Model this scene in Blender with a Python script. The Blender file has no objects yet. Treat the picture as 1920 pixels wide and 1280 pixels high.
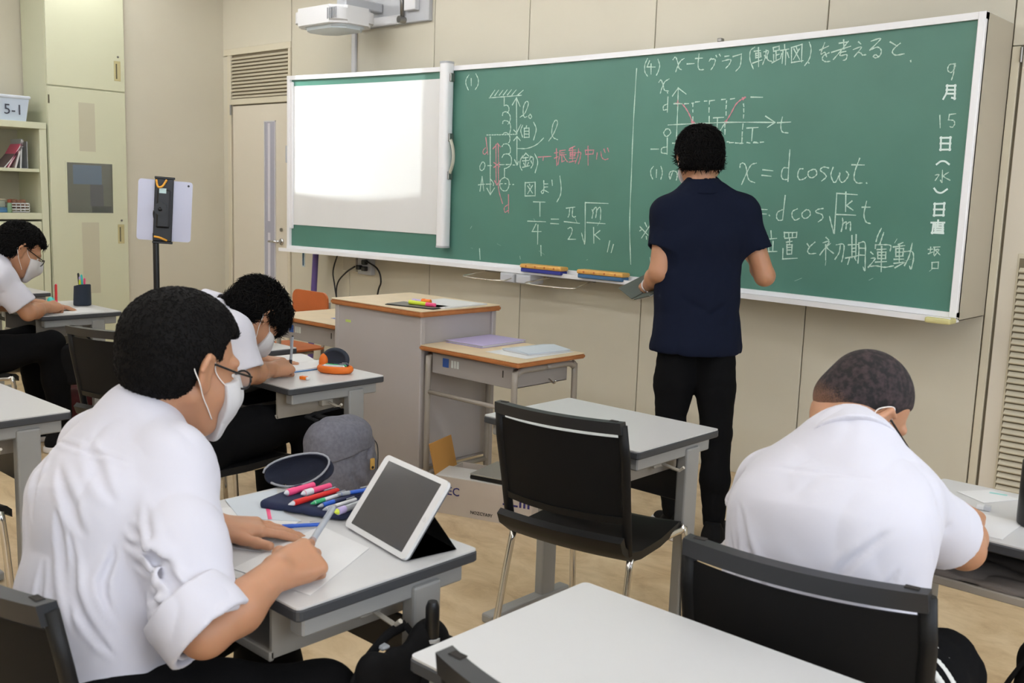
import bpy, bmesh, math, random
import numpy as np
from mathutils import Vector, Matrix, Euler

sc = bpy.context.scene
COL = sc.collection

# ------------------------------------------------------------------ camera
cam_data = bpy.data.cameras.new('camera')
cam_data.sensor_fit = 'HORIZONTAL'
cam_data.sensor_width = 36.0
cam_data.lens = 1863.25 * 36.0 / 1920.0
cam_data.clip_start = 0.05
cam_data.clip_end = 60
cam = bpy.data.objects.new('camera', cam_data)
COL.objects.link(cam)
_yaw, _pit, _rol = -0.7399, -0.1469, 0.0340
_fw = Vector((math.sin(_yaw)*math.cos(_pit), math.cos(_yaw)*math.cos(_pit), math.sin(_pit)))
_r0 = Vector((math.cos(_yaw), -math.sin(_yaw), 0)); _u0 = _r0.cross(_fw)
_R = math.cos(_rol)*_r0 + math.sin(_rol)*_u0
_U = -math.sin(_rol)*_r0 + math.cos(_rol)*_u0
_m = Matrix((_R, _U, -_fw)).transposed().to_4x4()
_m.translation = Vector((1.3733, -4.1789, 1.393))
cam.matrix_world = _m
cam_data.dof.use_dof = True
cam_data.dof.focus_distance = 3.9
cam_data.dof.aperture_fstop = 9.0
sc.camera = cam

# ------------------------------------------------------------------ world, view
world = bpy.data.worlds.new('world'); sc.world = world
world.use_nodes = True
bg = world.node_tree.nodes['Background']
bg.inputs[0].default_value = (0.80, 0.88, 1.0, 1); bg.inputs[1].default_value = 2.2
sc.view_settings.view_transform = 'Standard'
sc.view_settings.look = 'None'
sc.view_settings.gamma = 1.0
sc.view_settings.exposure = 0.0
sc.view_settings.use_curve_mapping = False
LAMP_STRENGTH = 17.2          # ceiling fluorescent fixtures
LAMP_COLOR = (0.97, 0.98, 1.0)
WINDOW_POWER = 25.0
PROJECTOR_POWER = 60.0
sc.cycles.use_denoising = True
sc.cycles.max_bounces = 6
sc.cycles.diffuse_bounces = 4

# ------------------------------------------------------------------ materials
MATS = {}
def mat(name, col, rough=0.5, metal=0.0, spec=0.5, noise=None, bump=None, sheen=0, emit=None, alpha=None, coat=0, trans=0, sub=0):
    """procedural principled material. noise=(scale, amount[, col2]) tints colour, bump=(scale, strength)."""
    if name in MATS: return MATS[name]
    m = bpy.data.materials.new(name); m.use_nodes = True
    nt = m.node_tree; b = nt.nodes['Principled BSDF']
    b.inputs['Base Color'].default_value = (*col, 1)
    b.inputs['Roughness'].default_value = rough
    b.inputs['Metallic'].default_value = metal
    b.inputs['Specular IOR Level'].default_value = spec
    if sheen: b.inputs['Sheen Weight'].default_value = sheen
    if coat: b.inputs['Coat Weight'].default_value = coat
    if trans: b.inputs['Transmission Weight'].default_value = trans
    if alpha is not None: b.inputs['Alpha'].default_value = alpha
    if sub:
        b.inputs['Subsurface Weight'].default_value = sub
        b.inputs['Subsurface Radius'].default_value = (0.8, 0.3, 0.15)
        b.inputs['Subsurface Scale'].default_value = 0.008
    if emit:
        b.inputs['Emission Color'].default_value = (*emit[0], 1); b.inputs['Emission Strength'].default_value = emit[1]
    tc = nt.nodes.new('ShaderNodeTexCoord')
    if noise:
        n = nt.nodes.new('ShaderNodeTexNoise'); n.inputs['Scale'].default_value = noise[0]; n.inputs['Detail'].default_value = 6
        nt.links.new(tc.outputs['Object'], n.inputs['Vector'])
        mx = nt.nodes.new('ShaderNodeMix'); mx.data_type = 'RGBA'
        c2 = noise[2] if len(noise) > 2 else tuple(c*(1-noise[1]) for c in col)
        mx.inputs[6].default_value = (*col, 1); mx.inputs[7].default_value = (*c2, 1)
        mr = nt.nodes.new('ShaderNodeMapRange'); mr.inputs[1].default_value = 0.35; mr.inputs[2].default_value = 0.65
        nt.links.new(n.outputs['Fac'], mr.inputs[0]); nt.links.new(mr.outputs[0], mx.inputs[0])
        nt.links.new(mx.outputs[2], b.inputs['Base Color'])
    if bump:
        n2 = nt.nodes.new('ShaderNodeTexNoise'); n2.inputs['Scale'].default_value = bump[0]; n2.inputs['Detail'].default_value = 4
        nt.links.new(tc.outputs['Object'], n2.inputs['Vector'])
        bp = nt.nodes.new('ShaderNodeBump'); bp.inputs['Strength'].default_value = bump[1]; bp.inputs['Distance'].default_value = 0.002
        nt.links.new(n2.outputs['Fac'], bp.inputs['Height']); nt.links.new(bp.outputs[0], b.inputs['Normal'])
    MATS[name] = m
    return m

# ------------------------------------------------------------------ object helpers
def link(o):
    COL.objects.link(o); return o
def thing(name, label, cat, loc=(0, 0, 0), rotz=0.0, group=None):
    o = bpy.data.objects.new(name, None); o.empty_display_size = 0.1
    link(o); o.location = loc; o.rotation_euler = (0, 0, rotz)
    o['label'] = label; o['category'] = cat
    if group: o['group'] = group
    return o
def tag(o, label, cat, group=None, loc=None):
    o['label'] = label; o['category'] = cat
    if group: o['group'] = group
    return o
def obj(name, bm, m, parent=None, smooth=False, label=None):
    me = bpy.data.meshes.new(name)
    if isinstance(bm, tuple):
        me.from_pydata(*bm)
    else:
        bmesh.ops.recalc_face_normals(bm, faces=bm.faces[:])
        bm.to_mesh(me); bm.free()
    me.materials.append(m)
    if smooth:
        me.shade_smooth()
        if smooth != True: me.set_sharp_from_angle(angle=math.radians(smooth))
    o = bpy.data.objects.new(name, me); link(o)
    if parent: o.parent = parent
    if label: o['label'] = label
    return o
def struct(name, bm, m, parent=None, smooth=False):
    o = obj(name, bm, m, parent, smooth)
    if parent is None: o['kind'] = 'structure'
    return o
def copy_tree(o, parent=None):
    c = o.copy(); link(c)
    if parent is not None: c.parent = parent
    for ch in list(o.children): copy_tree(ch, c)
    return c
def B(): return bmesh.new()
def bx(bm, lo, hi, bev=0.0, seg=1, M=None):
    x0, y0, z0 = lo; x1, y1, z1 = hi
    t = bmesh.new()
    vs = [t.verts.new(p) for p in ((x0,y0,z0),(x1,y0,z0),(x1,y1,z0),(x0,y1,z0),(x0,y0,z1),(x1,y0,z1),(x1,y1,z1),(x0,y1,z1))]
    for f in ((0,3,2,1),(4,5,6,7),(0,1,5,4),(1,2,6,5),(2,3,7,6),(3,0,4,7)): t.faces.new([vs[i] for i in f])
    if bev > 0:
        bmesh.ops.bevel(t, geom=t.edges[:], offset=bev, segments=seg, affect='EDGES', profile=0.5)
    if M is not None: bmesh.ops.transform(t, matrix=M, verts=t.verts[:])
    merge(bm, t)
    return bm
def merge(bm, t):
    off = {}
    for v in t.verts: off[v] = bm.verts.new(v.co)
    for f in t.faces:
        try: bm.faces.new([off[v] for v in f.verts])
        except ValueError: pass
    t.free()
def box(lo, hi, bev=0.0, seg=1, M=None): return bx(B(), lo, hi, bev, seg, M)
def frames_along(pts):
    pts = [Vector(p) for p in pts]; n = len(pts); T = []
    for i in range(n):
        a = pts[max(i-1, 0)]; b = pts[min(i+1, n-1)]; T.append((b-a).normalized())
    up = Vector((0, 0, 1)) if abs(T[0].z) < 0.9 else Vector((1, 0, 0))
    N = (up - T[0]*up.dot(T[0])).normalized(); out = []
    for i in range(n):
        N = (N - T[i]*N.dot(T[i])).normalized()
        out.append((pts[i], T[i], N, T[i].cross(N)))
    return out
def tube(bm, pts, r, n=8, cap=True, ry=None):
    fr = frames_along(pts); rings = []
    for i, (p, T, N, Bn) in enumerate(fr):
        ri = r[i] if isinstance(r, (list, tuple)) else r
        rj = ri if ry is None else (ry[i] if isinstance(ry, (list, tuple)) else ry)
        rings.append([bm.verts.new(p + N*(rj*math.sin(2*math.pi*k/n)) + Bn*(ri*math.cos(2*math.pi*k/n))) for k in range(n)])
    for a, b in zip(rings, rings[1:]):
        for k in range(n): bm.faces.new((a[k], a[(k+1)%n], b[(k+1)%n], b[k]))
    if cap:
        bm.faces.new(rings[0][::-1]); bm.faces.new(rings[-1])
    return bm
def cyl(bm, c, r, h, n=16, axis='z', r2=None):
    c = Vector(c); d = {'x': Vector((1,0,0)), 'y': Vector((0,1,0)), 'z': Vector((0,0,1))}[axis]
    return tube(bm, [c, c+d*h], [r, r if r2 is None else r2], n)
def lathe(bm, prof, n=20, c=(0, 0, 0)):
    rings = []
    for (r, z) in prof:
        rings.append([bm.verts.new((c[0]+r*math.cos(2*math.pi*k/n), c[1]+r*math.sin(2*math.pi*k/n), c[2]+z)) for k in range(n)])
    for a, b in zip(rings, rings[1:]):
        for k in range(n): bm.faces.new((a[k], a[(k+1)%n], b[(k+1)%n], b[k]))
    bm.faces.new(rings[0][::-1]); bm.faces.new(rings[-1])
    return bm
def prism(bm, poly, h, M=None):
    """extrude polygon (x,y) from z=0 to h, transformed by M"""
    M = M or Matrix()
    a = [bm.verts.new(M @ Vector((x, y, 0))) for x, y in poly]
    b = [bm.verts.new(M @ Vector((x, y, h))) for x, y in poly]
    n = len(poly)
    bm.faces.new(a[::-1]); bm.faces.new(b)
    for k in range(n): bm.faces.new((a[k], a[(k+1)%n], b[(k+1)%n], b[k]))
    return bm
def rrect(w, h, r, n=5, cx=0, cy=0):
    out = []
    for (sx, sy, a0) in ((1,1,0),(-1,1,90),(-1,-1,180),(1,-1,270)):
        for k in range(n+1):
            a = math.radians(a0 + 90*k/n)
            out.append((cx+sx*(w/2-r)+r*math.cos(a), cy+sy*(h/2-r)+r*math.sin(a)))
    return out
def catmull(pts, n=6):
    pts = [Vector(p) for p in pts]
    if len(pts) < 3: return pts
    P = [pts[0]*2-pts[1]] + pts + [pts[-1]*2-pts[-2]]; out = []
    for i in range(1, len(P)-2):
        for k in range(n):
            t = k/n
            out.append(0.5*((2*P[i]) + (P[i+1]-P[i-1])*t + (2*P[i-1]-5*P[i]+4*P[i+1]-P[i+2])*t*t + (3*P[i]-P[i-1]-3*P[i+1]+P[i+2])*t**3))
    out.append(pts[-1])
    return out
def TRS(loc, rx=0, ry=0, rz=0):
    return Matrix.Translation(loc) @ Euler((rx, ry, rz)).to_matrix().to_4x4()
def sheet(name, poly, z0, t, m, parent=None, label=None):
    return obj(name, prism(B(), poly, t, Matrix.Translation((0,0,z0))), m, parent, label=label)
def srgb(r, g, b):
    return tuple(((c/255)/12.92 if c/255 <= 0.04045 else ((c/255+0.055)/1.055)**2.4) for c in (r, g, b))

# ------------------------------------------------------------------ materials of the room
M_wall = mat('wall_beige_panel', srgb(212,206,188), 0.55, noise=(1.5, 0.03), bump=(300, 0.03))
M_wallbase = mat('wall_joint', srgb(120,112,95), 0.8)
M_ceiling = mat('ceiling_white', srgb(228,226,220), 0.9, bump=(90, 0.1))
M_trim = mat('trim_beige', srgb(214,206,184), 0.45)
M_floor = mat('floor_vinyl', srgb(203,178,137), 0.38)
def build_floor_mat():
    nt = M_floor.node_tree; b = nt.nodes['Principled BSDF']
    tc = nt.nodes.new('ShaderNodeTexCoord'); mp = nt.nodes.new('ShaderNodeMapping')
    mp.inputs['Scale'].default_value = (1.0, 1.7, 1.0)
    nt.links.new(tc.outputs['Object'], mp.inputs[0])
    n1 = nt.nodes.new('ShaderNodeTexNoise'); n1.inputs['Scale'].default_value = 4.0; n1.inputs['Detail'].default_value = 11; n1.inputs['Roughness'].default_value = 0.68
    n1.inputs['Distortion'].default_value = 0.6
    nt.links.new(mp.outputs[0], n1.inputs['Vector'])
    r = nt.nodes.new('ShaderNodeValToRGB'); e = r.color_ramp.elements
    e[0].position = 0.33; e[0].color = (*srgb(180,152,115), 1)
    e[1].position = 0.62; e[1].color = (*srgb(216,193,157), 1)
    k = e.new(0.47); k.color = (*srgb(201,176,138), 1)
    nt.links.new(n1.outputs['Fac'], r.inputs[0]); nt.links.new(r.outputs[0], b.inputs['Base Color'])
    bp = nt.nodes.new('ShaderNodeBump'); bp.inputs['Strength'].default_value = 0.03; bp.inputs['Distance'].default_value = 0.005
    nt.links.new(n1.outputs['Fac'], bp.inputs['Height']); nt.links.new(bp.outputs[0], b.inputs['Normal'])
build_floor_mat()
M_doorleaf = mat('door_leaf_paint', srgb(220,212,196), 0.45)
M_doorglass = mat('door_glass', srgb(172,172,188), 0.12, spec=0.6)
M_dark = mat('dark_gap', srgb(38,34,30), 0.9)
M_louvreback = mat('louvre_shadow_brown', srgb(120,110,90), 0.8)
M_chrome = mat('chrome', srgb(205,205,208), 0.18, 1.0)
M_steel = mat('dull_steel', srgb(150,148,144), 0.35, 1.0)
M_wframe = mat('aluminium_frame', srgb(214,214,216), 0.35)

XL, XR, YB, YF, ZC = -6.42, 2.9, -7.2, 0.33, 3.0
struct('floor', box((XL-0.1, YB-0.1, -0.1), (XR+0.1, YF+0.1, 0)), M_floor)
struct('ceiling', box((XL-0.1, YB-0.1, ZC), (XR+0.1, YF+0.1, ZC+0.1)), M_ceiling)
wf = struct('wall_front', box((XL-0.1, YF+0.012, 0), (XR+0.1, YF+0.12, ZC)), M_wallbase)
struct('wall_left', box((XL-0.1, YB, 0), (XL, YF, ZC)), M_wall)
struct('wall_back', box((XL-0.1, YB-0.1, 0), (XR+0.1, YB, ZC)), M_wall)
# boxed-out wall left of the door
struct('wall_left_pillar', box((XL, -0.515, 0), (-6.03, YF+0.012, ZC), 0.002), M_wall)
# wall panels between recessed joints
seams = [-5.08, -4.36, -3.51, -2.69, -1.79, -0.82, 0.0]
for a, b in zip(seams, seams[1:]):
    obj('wall_panel', box((a+0.003, YF, 0.0), (b-0.003, YF+0.012, ZC), 0.002), M_wall, wf)
obj('wall_panel', box((-6.03, YF, 0.0), (-5.953, YF+0.012, 2.417), 0.002), M_wall, wf)
obj('wall_panel', box((-6.03, YF, 2.42), (-5.086, YF+0.012, ZC), 0.002), M_wall, wf)
obj('wall_panel', box((0.003, YF, 2.07), (0.9, YF+0.012, ZC), 0.002), M_wall, wf)
obj('wall_panel', box((0.9, YF, 0), (XR, YF+0.012, ZC), 0.002), M_wall, wf)
struct('trim_1', box((0.004, YF-0.004, 0), (0.036, YF+0.012, 2.066), 0.002), M_trim)
# right hand louvred door
d2 = struct('door_2', box((0.048, YF-0.002, 0.0), (0.9, YF+0.012, 2.055), 0.002), M_doorleaf)
obj('louvre_frame', box((0.112, YF-0.006, 0.16), (0.72, YF+0.0, 1.22), 0.002), M_trim, d2)
for i in range(36):
    z = 0.19 + i*0.0275
    obj('louvre_slat', box((0.125, -0.013, -0.003), (0.70, 0.013, 0.003), M=TRS((0, YF-0.014, z), math.radians(38))), M_trim, d2)
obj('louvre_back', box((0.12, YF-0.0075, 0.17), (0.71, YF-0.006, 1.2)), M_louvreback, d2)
obj('hinge', cyl(B(), (0.043, YF-0.008, 2.0), 0.006, 0.06, 8), M_steel, d2)
# left door with slit window and transom louvre
d1 = struct('door_1', box((-5.885, YF-0.004, 0.0), (-5.125, YF+0.012, 2.02), 0.003), M_doorleaf)
obj('door_frame', box((-6.0, YF-0.012, 2.42), (-5.08, YF+0.012, 2.47), 0.003), M_trim, d1)
obj('door_frame', box((-5.95, YF-0.012, 0), (-5.90, YF+0.012, 2.42), 0.003), M_trim, d1)
obj('door_frame', box((-5.112, YF-0.012, 0), (-5.082, YF+0.012, 2.42), 0.003), M_trim, d1)
obj('door_frame', box((-5.90, YF-0.012, 2.03), (-5.112, YF+0.012, 2.075), 0.003), M_trim, d1)
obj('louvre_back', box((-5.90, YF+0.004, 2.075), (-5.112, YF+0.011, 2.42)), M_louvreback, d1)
for i in range(12):
    z = 2.09 + i*0.0275
    obj('louvre_slat', box((-5.895, -0.012, -0.003), (-5.115, 0.012, 0.003), M=TRS((0, YF-0.003, z), math.radians(40))), M_trim, d1)
obj('slit_window', box((-5.424, YF-0.007, 0.30), (-5.287, YF-0.003, 1.885), 0.001), M_doorglass, d1)
obj('painted_reflection', box((-5.385, YF-0.0075, 1.12), (-5.352, YF-0.0068, 1.875)), mat('slit_reflection_white', srgb(214,212,222), 0.3), d1)  # reflections in the slit glass, painted on as white strips
obj('painted_reflection', box((-5.385, YF-0.0075, 0.62), (-5.352, YF-0.0068, 1.03)), mat('slit_reflection_white', srgb(214,212,222), 0.3), d1)
g_ = B()
for a, b in (((-5.432, 0.29), (-5.424, 1.893)), ((-5.287, 0.29), (-5.279, 1.893)), ((-5.432, 1.885), (-5.279, 1.893))):
    bx(g_, (a[0], YF-0.011, a[1]), (b[0], YF-0.004, b[1]))
obj('window_bead', g_, M_wframe, d1)
hb = B(); cyl(hb, (-5.20, YF-0.05, 0.968), 0.012, 0.05, 12, 'y'); tube(hb, [(-5.20, YF-0.05, 0.968), (-5.25, YF-0.055, 0.968), (-5.31, YF-0.05, 0.965)], 0.009, 8)
cyl(hb, (-5.20, YF-0.012, 0.968), 0.026, 0.01, 16, 'y')
obj('lever_handle', hb, M_chrome, d1, True)
obj('lock_cylinder', cyl(B(), (-5.20, YF-0.016, 1.06), 0.014, 0.014, 14, 'y'), M_steel, d1, 40)
obj('hinge', cyl(B(), (-5.893, YF-0.018, 1.95), 0.008, 0.08, 8), M_steel, d1)

# right wall with three window openings, daylight outside
wr = B()
WY = [(-6.6, -4.9), (-4.4, -2.7), (-2.2, -0.5)]
bx(wr, (XR, YB, 0), (XR+0.1, YF, 0.95)); bx(wr, (XR, YB, 2.45), (XR+0.1, YF, ZC))
ys = [YB] + [v for p in WY for v in p] + [YF]
for a, b in zip(ys[0::2], ys[1::2]): bx(wr, (XR, a, 0.95), (XR+0.1, b, 2.45))
struct('wall_right', wr, M_wall)
for i, (a, b) in enumerate(WY):
    w = B()
    for lo, hi in (((a, .95), (b, .99)), ((a, 2.41), (b, 2.45)), ((a, .99), (a+.04, 2.41)), ((b-.04, .99), (b, 2.41)), (((a+b)/2-.025, .99), ((a+b)/2+.025, 2.41))):
        bx(w, (XR+0.02, lo[0], lo[1]), (XR+0.07, hi[0], hi[1]), 0.003)
    struct('window_%d' % (i+1), w, M_wframe)
    ld = bpy.data.lights.new('daylight', 'AREA'); ld.shape = 'RECTANGLE'; ld.size = 1.6; ld.size_y = 1.4
    ld.energy = WINDOW_POWER; ld.color = (0.80, 0.88, 1.0)
    lo = bpy.data.objects.new('daylight', ld); link(lo); lo.location = (XR+0.14, (a+b)/2, 1.7); lo.rotation_euler = (0, math.radians(90), 0)

# ceiling fluorescent fixtures
M_tube = mat('fluorescent_tube', (1, 1, 1), 0.5, emit=(LAMP_COLOR, LAMP_STRENGTH))
M_fixture = mat('fixture_white', srgb(240,240,238), 0.4)
ROWN = ('first', 'second', 'third', 'fourth'); COLN = ('leftmost', 'second from the left', 'third from the left', 'fourth from the left', 'rightmost')
def fixture(x, y, lab, first=[None]):
    if first[0] is None:
        t = thing('ceiling_light', lab, 'ceiling light', (x, y, ZC), 0, 'ceiling fluorescent fixtures')
        pr = [(-0.15, 0), (0.15, 0), (0.11, -0.05), (0.05, -0.045), (0, -0.02), (-0.05, -0.045), (-0.11, -0.05)]
        h = B(); prism(h, pr, 1.26, Matrix(((0,0,1,-0.63),(1,0,0,0),(0,1,0,0),(0,0,0,1))))
        obj('housing', h, M_fixture, t)
        for s in (-1, 1):
            obj('lamp_tube', cyl(B(), (-0.6, s*0.07, -0.066), 0.016, 1.2, 12, 'x'), M_tube, t, 40)
        first[0] = t
    else:
        t = copy_tree(first[0]); t.location = (x, y, ZC); t['label'] = lab
for j, y in enumerate((-0.85, -2.4, -4.05, -5.7)):
    for i, x in enumerate((-5.4, -3.6, -1.8, 0.0, 1.8)):
        if x > -0.5 and y > -1: continue
        fixture(x, y, 'twin tube ceiling light, %s row from the chalkboard, %s' % (ROWN[j], COLN[i]))
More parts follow.
